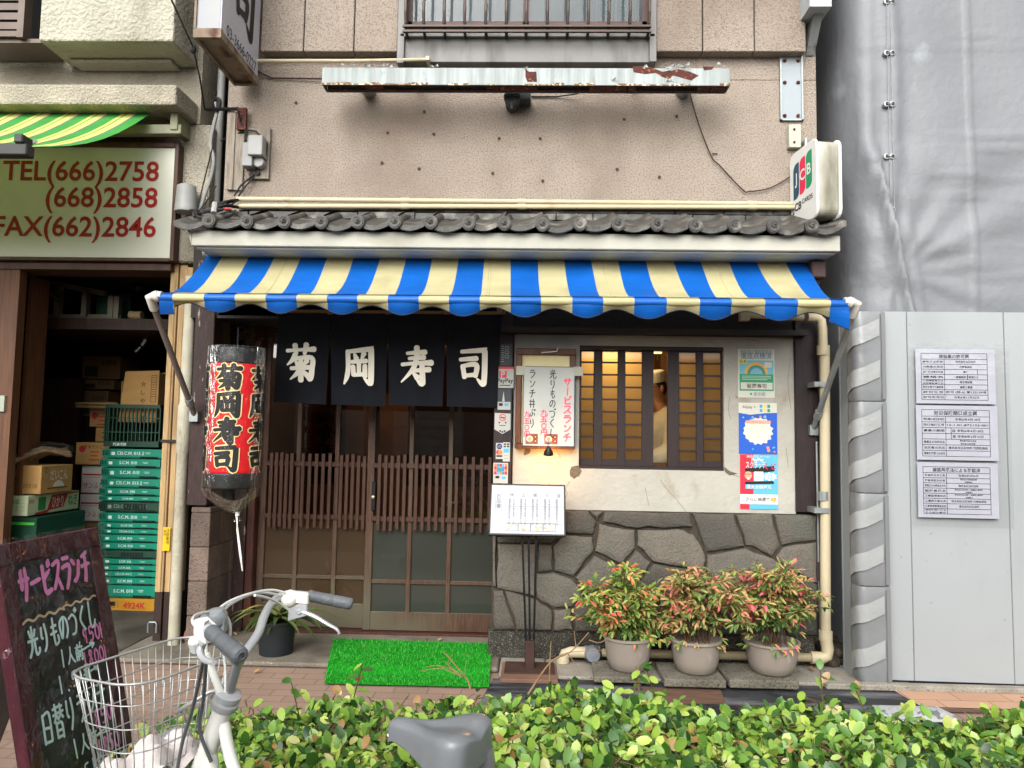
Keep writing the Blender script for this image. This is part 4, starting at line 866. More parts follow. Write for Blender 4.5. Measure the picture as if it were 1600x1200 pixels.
mb.build('photo', [plain('photo brown', '#7d3f33', .5), plain('photo cream', '#dccfae', .5), plain('photo salmon', '#c4916a', .5), plain('photo dark', '#2b1a17', .5), plain('photo slate', '#656b84', .5)], sh)
mb = MB(); mb.quad(sp, -.05, .0, .012, .062, .002); mb.quad(sp, SW-.012, .0, SW+.055, .062, .002); mb.build('tape', plain('clear tape', '#a8a596', .4), MF)
mb = MB(); q = P(872, 549, -.08); mb.tube([P(846, 551, -.08), P(870, 549, -.085), P(872, 543, -.07)], .004, 6); mb.build('string', white, MF)
# lamp under the frame
LA = thing('menu_lamp', 'small lit lamp tucked under the wooden menu frame', 'lamp', P(858, 705, -.1))
lq = P(857, 706, -.2); mb = MB(); mb.lathe(lq, [(.012, .03), (.03, .0), (.034, -.02)], 12, (0, -.3, 1)); mb.box(lq.x-.008, lq.x+.008, lq.y, -.061, lq.z+.022, lq.z+.034); mb.build('lamp_shade', blackmetal, LA, smooth=True)
mb = MB(); mb.ball(lq+V((0, .004, -.008)), .017, 8, 6); mb.build('bulb', mat('warm bulb', '#ffb050', emit='#ffb04a', es=6), LA, smooth=2)
# ------------------------------------------------------------------ menu stand
MS = thing('menu_stand', 'white menu board on three thin black legs beside the door', 'menu stand', G(828, 1045, .03))
bt = P(825, 757, -.22); bl = P(769, 758, -.22); br = P(881, 758, -.22); zlow = P(825, 835, -.33)
tilt = V((0, -.38, -1)).normalized(); bw = br.x-bl.x; pl = Pl(bl, (1, 0, 0), tilt); bh = (bl-zlow).length*.96; bh = abs((bl.z-P(825, 834, -.33).z)/tilt.z)
mb = MB(); mb.prism(pl, [(-.01, -.012), (bw+.01, -.012), (bw+.012, bh+.012), (-.012, bh+.012)], -.03, 0); mb.build('board', blackmetal, MS, bevel=.003)
mb = MB(); mb.quad(pl, 0, 0, bw, bh, .002); pg = mb.build('menu_page', mat('menu sheet', '#888b91', .25, .02, 3, coat=.5), MS)
mb = MB(); gy = plain('grey print', '#4a4c50', .6); mb.use(0)
for k, fx_ in enumerate((.10, .28, .44, .60, .77, .93)):
    a = bw*fx_
    if k == 0: mb.frame(pl, a-.022, bh*.14, a+.022, bh*.55, .002, .003); mb.text(pl, 'お品書', a, bh*.22, .034, .003, vert=True)
    else:
        mb.text(pl, '特上握り並'[k-1], a, bh*.2, .026, .003)
        for q in range(2 if k < 5 else 1):
            mb.text(pl, ('鮪握烏賊蛸海老穴子', '玉子鉄火巻き貝柱')[q], a-.014+.028*q, bh*.3, .015, .003, vert=True); mb.text(pl, '一二〇〇円', a-.014+.028*q, bh*.62, .015, .003, vert=True)
for y in (.44, .79): mb.quad(pl, .005, bh*y, bw-.005, bh*y+.0015, .003)
mb.use(1)
for q in range(4): mb.frame(pl, bw*(.21+q*.17)-.002, bh*.785, bw*(.21+q*.17)+.078, bh*.95, .002, .0035)
for q in range(4):
    for r in range(9): mb.use(2+r % 3); a_, b_ = bw*(.22+q*.17)+rr_.uniform(0, .06), bh*(.82+rr_.uniform(0, .1)); mb.poly(pl, arc(a_, b_, .007, 0, 360, 6)[:-1], .004+r*.0002)
mb.build('print', [gy, gy, plain('print salmon', '#c98b77', .6), plain('print ochre', '#cfae72', .6), plain('print cream', '#d8cdb8', .6)], pg)
pt, pb_ = P(826, 836, -.42), G(828, 1046, .03)
for x0, x1 in ((816, 822), (826, 828), (838, 834)):
    mb = MB(); a = P(x0, 836, -.28); b = G(x1, 1000, .1); b = P(x1, 1006, -.28); mb.bar(a, b, .014, .014, (0, 1, 0)); mb.bar(b, V((b.x, b.y, .03)), .016, .02, (0, 1, 0)); mb.build('leg', blackmetal, MS)
mb = MB(); b = P(828, 1006, -.28); mb.box(b.x-.03, b.x+.03, b.y-.02, b.y+.012, .026, .2); mb.box(b.x-.16, b.x+.16, b.y-.12, b.y+.12, .0245, .031); mb.build('base', mat('rusty base', '#3a261e', .8, .2, 9), MS, bevel=.003)
# ------------------------------------------------------------------ stickers on the door post and posters
def flat(name, label, cat, q, Y, mats, draw, group=None):
    pl = fl(q[0], q[1], Y); w_, h_ = dim(*q, Y); mb = MB(); mb.use(0); mb.prism(pl, [(0, 0), (w_, 0), (w_, h_), (0, h_)], -.0015, 0); draw(mb, pl, w_, h_)
    return tag(mb.build(name, mats), label, cat, group)
red = plain('sticker red', '#c8283a', .5); navy = plain('sticker navy', '#27306a', .5); skyb = plain('sticker blue', '#3f9fd0', .5); dgrey = plain('sticker dark', '#33383a', .5); mg = plain('sticker grey', '#8a8f8f', .5); orange = plain('sticker orange', '#dd7a3a', .5); teal_ = plain('sticker teal', '#2f7f95', .5)
stk = plain('sticker paper', '#a9a9a2', .5)
YS = -.033
def d1_(m, p, w, h):
    m.use(1)
    for k in range(3): m.frame(p, w*.4, h*(.12+k*.2), w*.72, h*(.26+k*.2), .003, .001)
    for k in range(8): m.quad(p, w*.1, h*(.1+.1*k), w*.3, h*(.13+.1*k), .001)
flat('sticker', 'dark grey pictogram sticker at the top of the door post', 'sticker', (782, 537, 800, 571), YS, [dgrey, mg], d1_, 'stickers on the door post')
def d2_(m, p, w, h):
    m.use(1); m.quad(p, 0, 0, w, h*.1, .001); m.prism(p, rrect(w*.06, h*.2, w*.54, h*.52, .006), 0, .001); m.use(0); m.text(p, 'P', w*.3, h*.36, .06, .002, bold=.03); m.use(2); m.text(p, 'PayPay', w*.46, h*.68, .04, .001, bold=.02); m.quad(p, w*.1, h*.86, w*.8, h*.9, .001)
flat('sticker', 'white payment sticker with a red logo reading PayPay on the door post', 'sticker', (779, 573, 803, 606), YS-.002, [stk, red, ink], d2_, 'stickers on the door post')
def d3_(m, p, w, h):
    m.use(1); m.quad(p, 0, 0, w, h*.62, .001); m.use(0); m.poly(p, [(w*.35, h*.6), (w*.45, h*.1), (w*.55, h*.6)], .002); m.use(2); m.quad(p, w*.1, h*.68, w*.4, h*.82, .001); m.use(3); m.quad(p, w*.52, h*.68, w*.85, h*.82, .001)
flat('sticker', 'sticker with a small grey tower picture and two card logos on the door post', 'sticker', (778, 608, 798, 640), YS, [stk, dgrey, ink, skyb], d3_, 'stickers on the door post')
pl = fl(773, 645, YS); w_, h_ = dim(773, 645, 798, 678, YS); mb = MB(); mb.prism(pl, [(0, 0), (w_, .004), (w_, h_*.78), (w_*.5, h_), (0, h_*.78)], -.0015, 0); mb.use(1); mb.stroke(pl, arc(w_*.5, h_*.22, .022, 0, 360, 14), .005, .001, 1); mb.bar(pl.pt(w_*.36, h_*.1, .002), pl.pt(w_*.64, h_*.34, .002), .004, .001, (0, 1, 0)); mb.use(2)
mb.quad(pl, w_*.36, h_*.2, w_*.64, h_*.25, .0015); mb.poly(pl, arc(w_*.3, h_*.46, .006, 0, 360, 8)[:-1], .001); mb.poly(pl, arc(w_*.7, h_*.46, .006, 0, 360, 8)[:-1], .001); mb.quad(pl, w_*.3, h_*.58, w_*.7, h_*.61, .001)
for dx in (-.14, 0, .14): mb.poly(pl, arc(w_*(.5+dx), h_*(.86+.04*(dx == 0)), .007, 0, 360, 8)[:-1], .001)
tag(mb.build('sticker', [stk, red, ink]), 'pointed white no smoking sticker on the door post', 'sticker', 'stickers on the door post')
def d5_(m, p, w, h):
    m.use(1); m.poly(p, arc(w*.5, h*.22, .02, 0, 360, 14)[:-1], .001); m.use(0); m.text(p, 'UC', w*.5, h*.22, .022, .002); m.use(2); m.poly(p, arc(w*.36, h*.58, .016, 0, 360, 12)[:-1], .001); m.use(3); m.poly(p, arc(w*.62, h*.58, .016, 0, 360, 12)[:-1], .0015); m.use(4); m.quad(p, w*.08, h*.76, w*.92, h*.88, .001)
flat('sticker', 'narrow card sticker with a round navy logo, lower on the door post', 'sticker', (775, 692, 786, 717), YS, [stk, navy, red, orange, dgrey], d5_, 'stickers on the door post')
def d6_(m, p, w, h):
    m.use(1); m.quad(p, w*.1, h*.06, w*.9, h*.26, .001); m.use(0); m.quad(p, w*.45, h*.06, w*.55, h*.26, .0015); m.quad(p, w*.1, h*.14, w*.9, h*.18, .0016); m.use(2); m.quad(p, w*.12, h*.32, w*.88, h*.54, .001); m.use(3); m.quad(p, w*.2, h*.66, w*.8, h*.7, .001); m.quad(p, w*.2, h*.82, w*.8, h*.86, .001)
flat('sticker', 'narrow card sticker with a blue square, beside the round navy logo sticker', 'sticker', (786, 691, 797, 721), YS-.001, [stk, dgrey, skyb, mg], d6_, 'stickers on the door post')
def d7_(m, p, w, h):
    for i in range(5):
        for j in range(4): m.use(1+(i*3+j*2) % 4); m.quad(p, w*(.06+.176*i), h*(.05+.13*j), w*(.06+.176*(i+1)), h*(.05+.13*(j+1)), .001)
    m.use(4); m.quad(p, w*.25, h*.22, w*.75, h*.4, .0015); m.use(5); m.quad(p, w*.15, h*.64, w*.42, h*.76, .001); m.use(2); m.quad(p, w*.58, h*.66, w*.85, h*.78, .001)
flat('sticker', 'sticker of many small orange and teal logos, lowest on the door post', 'sticker', (771, 723, 794, 755), YS, [stk, orange, skyb, red, teal_, ink], d7_, 'stickers on the door post')
pb1 = plain('poster sky', '#6fb2c4', .5); pgn = plain('poster green', '#2a9168', .5); pyl = plain('poster yellow', '#e6cf3f', .5); pcr = plain('poster cream', '#c9c8b9', .5); pbl = plain('poster blue', '#1f55b4', .5); pora = plain('poster orange', '#e3a33c', .5)
def p1_(m, p, w, h):
    m.use(5); m.text(p, '感染防止徹底宣言店', w*.5, h*.055, .03, .001, fit=w*.86); m.text(p, '徹底点検済', w*.5, h*.14, .05, .001, bold=.02, fit=w*.86)
    m.use(1); m.quad(p, w*.04, h*.235, w*.97, h*.52, .001); m.use(4)
    for k, (rr, cc) in enumerate(((.082, 6), (.072, 3), (.062, 2), (.052, 5), (.042, 1))): m.use(cc); m.poly(p, arc(w*.5, h*.515, rr, 180, 360, 18), .0015+.0003*k)
    m.use(0); m.quad(p, w*.72, h*.27, w*.92, h*.38, .004); m.use(2); m.quad(p, w*.04, h*.52, w*.97, h*.86, .0014); m.use(0)
    for k in range(3): m.quad(p, w*.1, h*(.555+.035*k), w*(.9-.1*(k == 2)), h*(.565+.035*k), .002)
    m.quad(p, w*.07, h*.69, w*.94, h*.83, .002); m.use(7); m.text(p, '菊岡寿司', w*.5, h*.76, .035, .003, bold=.01); m.use(2); m.poly(p, arc(w*.35, h*.925, .008, 0, 360, 8)[:-1], .002); m.use(5); m.text(p, '東京都', w*.58, h*.925, .028, .002)
    m.use(4); m.quad(p, w*.02, h*.215, w*.24, h*.31, .005); m.use(2); m.text(p, 'R4', w*.13, h*.262, .04, .006, bold=.01)
flat('poster', 'certificate poster with a rainbow and the mark R4, topmost on the plaster wall', 'poster', (1153, 545, 1210, 621), -.004, [pcr, pb1, pgn, pora, pyl, plain('poster grey blue', '#5f7f90', .5), plain('poster gold', '#d8a85a', .5), ink], p1_, 'posters right of the lattice window')
def p2_(m, p, w, h):
    m.use(1); m.poly(p, [(0, h*.2), (w*.3, h*.235), (w*.7, h*.2), (w, h*.19), (w, h), (0, h)], .001); m.use(2); m.text(p, 'Alipay +', w*.27, h*.09, .028, .001)
    for k in range(6): m.use(3+k % 3); m.quad(p, w*(.55+.1*(k % 3)), h*(.035+.085*(k//3)), w*(.62+.1*(k % 3)), h*(.095+.085*(k//3)), .001)
    rr = random.Random(5); pts = []
    for k in range(32): t = 2*math.pi*k/32; q = 1+(.16 if k % 2 else -.04)*rr.uniform(.3, 1); pts.append((w*.5+w*.36*q*math.cos(t), h*.55+h*.25*q*math.sin(t)))
    m.use(0); m.poly(p, pts, .002); m.use(6); m.prism(p, rrect(w*.18, h*.345, w*.84, h*.405, .006), .001, .003); m.use(0); m.text(p, 'SCAN FOR OFFERS', w*.5, h*.375, .02, .004)
    for k in range(14): m.use((3, 6, 7)[k % 3]); a, b = w*rr.uniform(.03, .95), h*rr.choice((rr.uniform(.27, .33), rr.uniform(.84, .96))); m.poly(p, arc(a, b, rr.uniform(.004, .012), 0, 360, 7)[:-1], .0045+.0002*k)
flat('poster', 'blue payment poster with a white burst shape, middle of the three', 'poster', (1154, 629, 1214, 709), -.004, [pcr, pbl, ink, skyb, pyl, pgn, plain('poster coral', '#d9876f', .5), plain('poster pale blue', '#6fa9d8', .5)], p2_, 'posters right of the lattice window')
def p3_(m, p, w, h):
    m.use(1); m.quad(p, 0, 0, w*.36, h*.73, .001); m.use(2); m.quad(p, w*.36, 0, w, h*.73, .001); m.use(0); m.text(p, '期間限定 3/1～31', w*.48, h*.035, .018, .002, fit=w*.6); m.text(p, 'PayPay', w*.47, h*.1, .03, .002, bold=.03)
    m.use(3); m.poly(p, [(w*.12, h*.26), (w*.9, h*.2), (w*.92, h*.3), (w*.6, h*.33), (w*.14, h*.31)], .0015); m.text(p, 'スクラッチ', w*.42, h*.19, .052, .002, bold=.07, fit=w*.56); m.use(0); m.text(p, 'スクラッチ', w*.42, h*.19, .052, .003, bold=.03, fit=w*.54); m.use(1); m.text(p, 'くじ', w*.8, h*.21, .05, .003, bold=.06); 
    m.use(4); m.poly(p, arc(w*.22, h*.38, .026, 0, 360, 14)[:-1], .002); m.use(3); m.stroke(p, [(w*.13, h*.36), (w*.31, h*.36)], .004, .003); m.use(0); m.poly(p, arc(w*.22, h*.43, .012, 0, 180, 8), .003); m.quad(p, w*.38, h*.31, w*.62, h*.48, .002)
    rr = random.Random(9); pts = [(w*.8+w*.17*(1.15 if k % 2 else .85)*math.cos(k*.349), h*.4+h*.07*(1.2 if k % 2 else .85)*math.sin(k*.349)) for k in range(18)]; m.poly(p, pts, .002); m.use(2); m.stroke(p, arc(w*.8, h*.4, .012, 0, 360, 10), .006, .003)
    m.use(3); m.poly(p, [(w*.14, h*.5), (w*.88, h*.48), (w*.9, h*.53), (w*.12, h*.55)], .003); m.use(2); m.quad(p, w*.14, h*.55, w*.9, h*.63, .0025); m.use(0); m.text(p, '最大全額還元', w*.5, h*.59, .028, .0035, bold=.02)
    m.use(0); m.quad(p, 0, h*.73, w, h*.9, .002); m.use(3); m.text(p, 'さらに抽選で1等', w*.55, h*.82, .03, .003, bold=.04, fit=w*.8); m.use(5); m.poly(p, arc(w*.88, h*.82, .014, 0, 360, 10)[:-1], .004); m.use(1); m.quad(p, 0, h*.91, w*.25, h, .002); m.use(2); m.quad(p, w*.25, h*.91, w, h, .002)
flat('poster', 'red and pale blue scratch lottery poster, lowest on the plaster wall', 'poster', (1156, 710, 1215, 795), -.004, [plain('poster white', '#cfcfcb', .5), red, plain('lottery blue', '#58a5cd', .5), ink, plain('poster skin', '#c99a7c', .5), pora], p3_, 'posters right of the lattice window')
# ------------------------------------------------------------------ water pipes on the right
DP = thing('drain_pipe', 'beige downpipe at the right corner bending along the ground behind the flower pots', 'pipe', P(1292, 1030, -.1))
def pipe(mb, pts, r): mb.tube(pts, r, 12)
yp = -.12; top = P(1285, 500, yp); bot = P(1290, 1000, yp); hz = P(1290, 1028, yp); lft = P(905, 1019, yp)
mb = MB(); pipe(mb, [P(1160, 491, yp), P(1255, 496, yp)], .024); pipe(mb, [V((top.x-.1, yp, P(1255, 496, yp).z)), V((top.x-.03, yp, P(1255, 496, yp).z)), V((top.x-.008, yp, P(1255, 496, yp).z-.02)), V((top.x, yp, top.z-.07))], .03)
pipe(mb, [V((top.x, yp, top.z-.05)), V((top.x+.003, yp, P(1283, 545, yp).z))], .03); mb.pbox(1158, 487, 1172, 500, yp-.03, .06)
pipe(mb, [V((top.x+.003, yp, P(1283, 540, yp).z)), V((top.x+.003, yp, P(1283, 555, yp).z))], .042); pipe(mb, [V((top.x+.012, yp, P(1283, 550, yp).z)), V((bot.x, yp, bot.z))], .0335)
pipe(mb, [bot+V((0, 0, .06)), bot], .044); pipe(mb, [V((bot.x, yp, bot.z+.01)), V((bot.x+.012, yp, hz.z+.06)), V((bot.x+.005, yp, hz.z+.015)), V((bot.x-.03, yp, hz.z)), V((bot.x-.1, yp, hz.z))], .04)
mb.build('pipe', pvc, DP, smooth=True)
mb = MB(); pipe(mb, [V((bot.x-.08, yp, hz.z)), V((P(940, 1022, yp).x, yp, lft.z))], .028); mb.build('ground_pipe', mat('dirty beige pipe', '#9a8e70', .5, .15, 5), DP, smooth=True)
mb = MB(); x = P(880, 1020, yp).x; pipe(mb, [V((P(936, 1020, yp).x, yp, lft.z)), V((x+.05, yp, lft.z)), V((x+.012, yp, lft.z-.012)), V((x, yp, lft.z-.05)), V((x, yp, .0))], .036); pipe(mb, [V((x, yp, .05)), V((x, yp, .02))], .043); mb.build('elbow', pvc, DP, smooth=True)
mb = MB(); q = P(926, 1021, yp-.03); mb.lathe(q, [(.0, -.05), (.045, -.045), (.055, -.01), (.05, .03), (.03, .05)], 16, (0, 1, 0)); pipe(mb, [V((q.x-.05, yp, lft.z)), V((q.x+.05, yp, lft.z))], .044); mb.build('valve', mat('blue grey valve', '#6e7479', .45, .1, 8), DP, smooth=True)
mb = MB()
for y in (601, 797):
    q = P(1282, y, yp); mb.box(q.x-.055, q.x+.045, yp-.04, -.03, q.z-.017, q.z+.017)
q = P(1287, 775, yp); pipe(mb, [q+V((0, 0, .03)), q-V((0, 0, .03))], .037); mb.build('clamp', galv, DP)
mb = MB(); mb.tube([P(1276, 690, -.06), P(1278, 800, -.06), P(1279, 880, -.06)], .008, 6); mb.tube([P(1279, 905, -.06), P(1281, 960, -.06), P(1281, 1000, -.04)], .006, 6); mb.use(1); mb.tube([P(1279, 878, -.06), P(1279, 906, -.06)], .022, 8)
tag(mb.build('earth_wire', [galv, plain('dark sleeve', '#2c2021', .5)]), 'thin grey wire with a dark sleeve beside the beige downpipe', 'wire')
# ------------------------------------------------------------------ leaves
def leaf(mb, c, d, n, L, Wd, fold=.25, curl=.15, rnd=False):
    """one folded leaf of two faces: base c, direction d, normal n"""
    s = d.cross(n).normalized(); n = s.cross(d).normalized()
    pr = ((.0, .0), (.2, .7), (.5, 1.), (.8, .74), (1., .0)) if not rnd else ((.0, .05), (.16, .66), (.45, 1.), (.78, .86), (1., .2))
    mid = [c+d*L*t-n*L*curl*t*t for t, _ in pr]
    lf = [mid[i]+s*Wd*.5*pr[i][1]+n*Wd*fold*pr[i][1]*.5 for i in (1, 2, 3)]; rt = [mid[i]-s*Wd*.5*pr[i][1]+n*Wd*fold*pr[i][1]*.5 for i in (1, 2, 3)]
    mb.add(mid+lf+rt, [(0, 1, 5), (1, 2, 6, 5), (2, 3, 7, 6), (3, 4, 7), (0, 8, 1), (1, 8, 9, 2), (2, 9, 10, 3), (3, 10, 4)])
def rvec(r): 
    v = V((r.gauss(0, 1), r.gauss(0, 1), r.gauss(0, 1))); return v.normalized()
# ------------------------------------------------------------------ three nandina pots on slabs
slabm = mat('concrete slab', '#6f6a5e', .95, .25, 6, 1., 60, speck='#3d392f', sps=70, spr=(.56, .66), stain='#3f3b31', stscale=3, str_=(.5, .75))
potm = mat('taupe plastic pot', '#857c72', .45, .1, 4, stain='#aaa39a', stscale=7, str_=(.6, .75), ststretch=(1, 1, .5))
bark = mat('brown cane', '#4a3522', .85, .2, 20)
slabs = [((928, 1040, 1019, 1058, 1072), 'weathered concrete slab under the leftmost nandina pot'), ((1038, 1042, 1135, 1062, 1079), 'weathered concrete slab under the middle nandina pot'), ((1140, 1044, 1249, 1063, 1081), 'weathered concrete slab under the pinkish nandina pot by the downpipe')]
pots = [(981, 992, 1054, 76, 'low'), (1087, 996, 1056, 80, 'mid'), (1206, 1000, 1058, 84, 'high')]
ndl = ['nandina in a round taupe pot, greenest of the three, left of the others', 'nandina in a round taupe pot, orange leaved, between the two others', 'nandina in a round taupe pot with pink red shoots spreading over the downpipe']
ramps = [[(0, '#426230'), (.3, '#6d8a3c'), (.7, '#a6b058'), (.9, '#c09a62'), (1, '#d85e52')], [(0, '#466636'), (.35, '#7f9046'), (.6, '#b89d62'), (.8, '#cb9a76'), (1, '#da7a6c')], [(0, '#426233'), (.3, '#708a40'), (.55, '#a8a85c'), (.78, '#c69466'), (1, '#e06e74')]]
ext = [(900, 1040, 884), (1016, 1160, 872), (1120, 1284, 874)]
for k in range(3):
    (x0, ytop, x1, yb, yg), lab = slabs[k]
    pf_ = G((x0+x1)/2, yg, 0); z1 = .075; a = P(x0, yb, pf_.y).x; b = P(x1, yb, pf_.y).x
    z1 = P((x0+x1)/2, yb, pf_.y).z
    mb = MB(); pl = Pl((0, 0, 0), (1, 0, 0), (0, -1, 0)); off = (-.012, .0, .02)[k]
    vs = [(a, pf_.y), (b, pf_.y+.0), (b-.0, pf_.y+.34), (a-off, pf_.y+.34)]
    mb.add([(x, y, z) for z in (.016, z1) for x, y in vs], [(0, 3, 2, 1), (4, 5, 6, 7), (0, 1, 5, 4), (1, 2, 6, 5), (2, 3, 7, 6), (3, 0, 4, 7)])
    tag(mb.build('concrete_slab', slabm, bevel=.008, seg=2), lab, 'slab', 'concrete slabs under the flower pots')
    cx_, yr, ybm, wd, _ = pots[k]; Yc = pf_.y+.17; c = V((P(cx_, ybm, Yc).x, Yc, z1)); top = P(cx_, yr, Yc).z; rT = (P(cx_+wd/2, yr, Yc).x-P(cx_-wd/2, yr, Yc).x)/2; h = top-z1
    t = thing('potted_nandina', ndl[k], 'potted plant', c, 'nandina pots along the stone wall')
    mb = MB(); mb.lathe(c, [(0, .002), (rT*.62, 0), (rT*.74, h*.06), (rT*.86, h*.3), (rT*.93, h*.6), (rT*.97, h*.9), (rT*1.03, h*.93), (rT*1.03, h), (rT*.95, h), (rT*.93, h*.88), (0, h*.86)], 32); mb.build('pot', potm, t, smooth=True)
    rr = random.Random(20+k); stm = MB(); lf = MB(); xl, xr, yt = ext[k]; Xl, Xr = P(xl, 940, Yc).x, P(xr, 940, Yc).x; Zt = P(cx_, yt, Yc).z
    ncane = 24
    for i in range(ncane):
        u = (i+.5)/ncane+rr.uniform(-.03, .03); tx = Xl+(Xr-Xl)*u; edge = abs(u-.5)*2
        tz = Zt-(edge**1.6)*(.24 if k < 2 else .22)-rr.uniform(0, 1)**1.4*.22; ty = Yc+rr.uniform(-.24, .13)
        b0 = c+V((rr.uniform(-.5, .5)*rT, rr.uniform(-.5, .5)*rT, h*.86)); p3 = V((tx, ty, tz)); p1 = b0+V(((tx-b0.x)*.2, (ty-b0.y)*.2, (tz-b0.z)*.6))
        L = [V(q) for q in smooth_line([tuple(b0), tuple(p1), tuple(p3)], 6)]; stm.tube(L, .003, 5, rs=[.004-.0025*j/len(L) for j in range(len(L))])
        for j in range(5, len(L)):
            for q in range(3):
                az = rr.uniform(0, 6.28); br_ = V((math.cos(az), math.sin(az), rr.uniform(-.25, .5))).normalized(); ln = rr.uniform(.04, .10); e = L[j]+br_*ln
                if e.y > -.075: e.y = -.08
                stm.tube([L[j], e], .0012, 3, cap=False)
                for m_ in range(5):
                    o_ = L[j].lerp(e, .35+.65*m_/4); d = (br_+rvec(rr)*.75+V((0, 0, -.15))).normalized(); leaf(lf, o_, d, (V((0, -.35, 1))+rvec(rr)*.6).normalized(), rr.uniform(.040, .062), rr.uniform(.013, .019), .3, .25)
    for i in range(22):
        az = rr.uniform(0, 6.28); o_ = c+V((math.cos(az)*rT*1.02, math.sin(az)*rT*.9, h+rr.uniform(-.03, .06))); 
        for m_ in range(3): leaf(lf, o_, (V((math.cos(az), math.sin(az), -.4))+rvec(rr)*.7).normalized(), V((0, -.5, 1)), rr.uniform(.035, .055), .014, .3, .3)
    stm.build('cane', bark, t); lf.build('foliage', leafmat('nandina leaves', ramps[k], .45, .25, .35, (5 if k < 2 else 4, .3)), t)
# ------------------------------------------------------------------ black pot with strap leaves by the door
c = V((P(430, 1028, -.1).x, G(430, 1030, .026).y+.14, .026)); Yc = c.y; rT = (P(460, 975, Yc).x-P(400, 975, Yc).x)/2; h = P(430, 967, Yc).z-.026
t = thing('potted_plant', 'black plastic pot with drooping strap leaves beside the sliding door', 'potted plant', c)
mb = MB(); mb.lathe(c, [(0, .0), (rT*.82, 0), (rT*.84, .02), (rT*.97, h*.9), (rT*1.03, h*.92), (rT*1.03, h), (rT*.97, h), (rT*.93, h*.9), (0, h*.88)], 28); mb.build('pot', mat('black plastic pot', '#1d2023', .5, .15, 6), t, smooth=True)
mb = MB(); rr = random.Random(3)
for i in range(34):
    az = rr.uniform(0, 6.28); ln = rr.uniform(.24, .46); up = rr.uniform(.4, 1.2); o_ = c+V((rr.uniform(-.05, .05), rr.uniform(-.05, .05), h*.88)); pts = []; d = V((math.cos(az), math.sin(az)*.8, up)).normalized(); p = o_.copy(); s = d.cross(V((0, 0, 1))).normalized(); vs = []
    for j in range(9):
        w_ = .021*math.sin(math.pi*(.12+.88*j/8))*(1 if j < 8 else 0)+.001; nn = s.cross(d); vs += [p-s*w_+nn*w_*.4, p, p+s*w_+nn*w_*.4]; p = p+d*ln/8; d = (d+V((0, 0, -.2))).normalized()
    mb.add(vs, [(3*j+q, 3*j+q+1, 3*j+q+4, 3*j+q+3) for j in range(8) for q in range(2)])
mb.build('foliage', leafmat('strap leaves', [(0, '#2b3a1c'), (.5, '#435428'), (.85, '#5f6a38'), (1, '#94824a')], .4, .2), t)
mb = MB(); mb.lathe(c+V((0, 0, h*.885)), [(rT*.92, 0), (rT*.5, .008), (0, .01)], 20); mb.build('soil', mat('pot soil', '#3a2d20', .95, .4, 30, 1., 60), t)
# ------------------------------------------------------------------ green turf mat
q = [G(521, 999, .03), G(769, 1007, .03), G(764, 1067, .03), G(507, 1061, .03)]
mz = lambda y: .034 if y > -.31 else max(.004, .034-(-.31-y)*.3)
tm = thing('turf_mat', 'bright green artificial turf mat on the doorstep', 'door mat', (q[0]+q[2])/2)
mb = MB(); zz = lambda p: .03 if p.y > -.21 else .012
u_ = lambda a, b: (q[0].lerp(q[1], a)).lerp(q[3].lerp(q[2], a), b)
vs = []; nx, ny = 40, 24
for j in range(ny+1):
    for i in range(nx+1): p = u_(i/nx, j/ny); vs.append((p.x, p.y, mz(p.y)))
mb.add(vs, [(j*(nx+1)+i, (j+1)*(nx+1)+i, (j+1)*(nx+1)+i+1, j*(nx+1)+i+1) for j in range(ny) for i in range(nx)]); tfm = mat('turf backing', '#0b8a12', .8, .2, 60)
mb.build('backing', tfm, tm)
mb = MB(); rr = random.Random(8)
for i in range(15000):
    a, b = rr.random(), rr.random(); p = u_(a, b); z = mz(p.y); p = V((p.x, p.y, z)); az = rr.uniform(0, 3.14); s = V((math.cos(az), math.sin(az), 0))*.0022; l = V((rr.gauss(0, .006), rr.gauss(0, .006), rr.uniform(.012, .02)))
    mb.add([p-s, p+s, p+l], [(0, 1, 2)])
o = mb.build('turf', leafmat('turf blades', [(0, '#0a6a0c'), (.5, '#17941b'), (1, '#46b93a')], .5, .2), tm); o['kind'] = 'stuff'
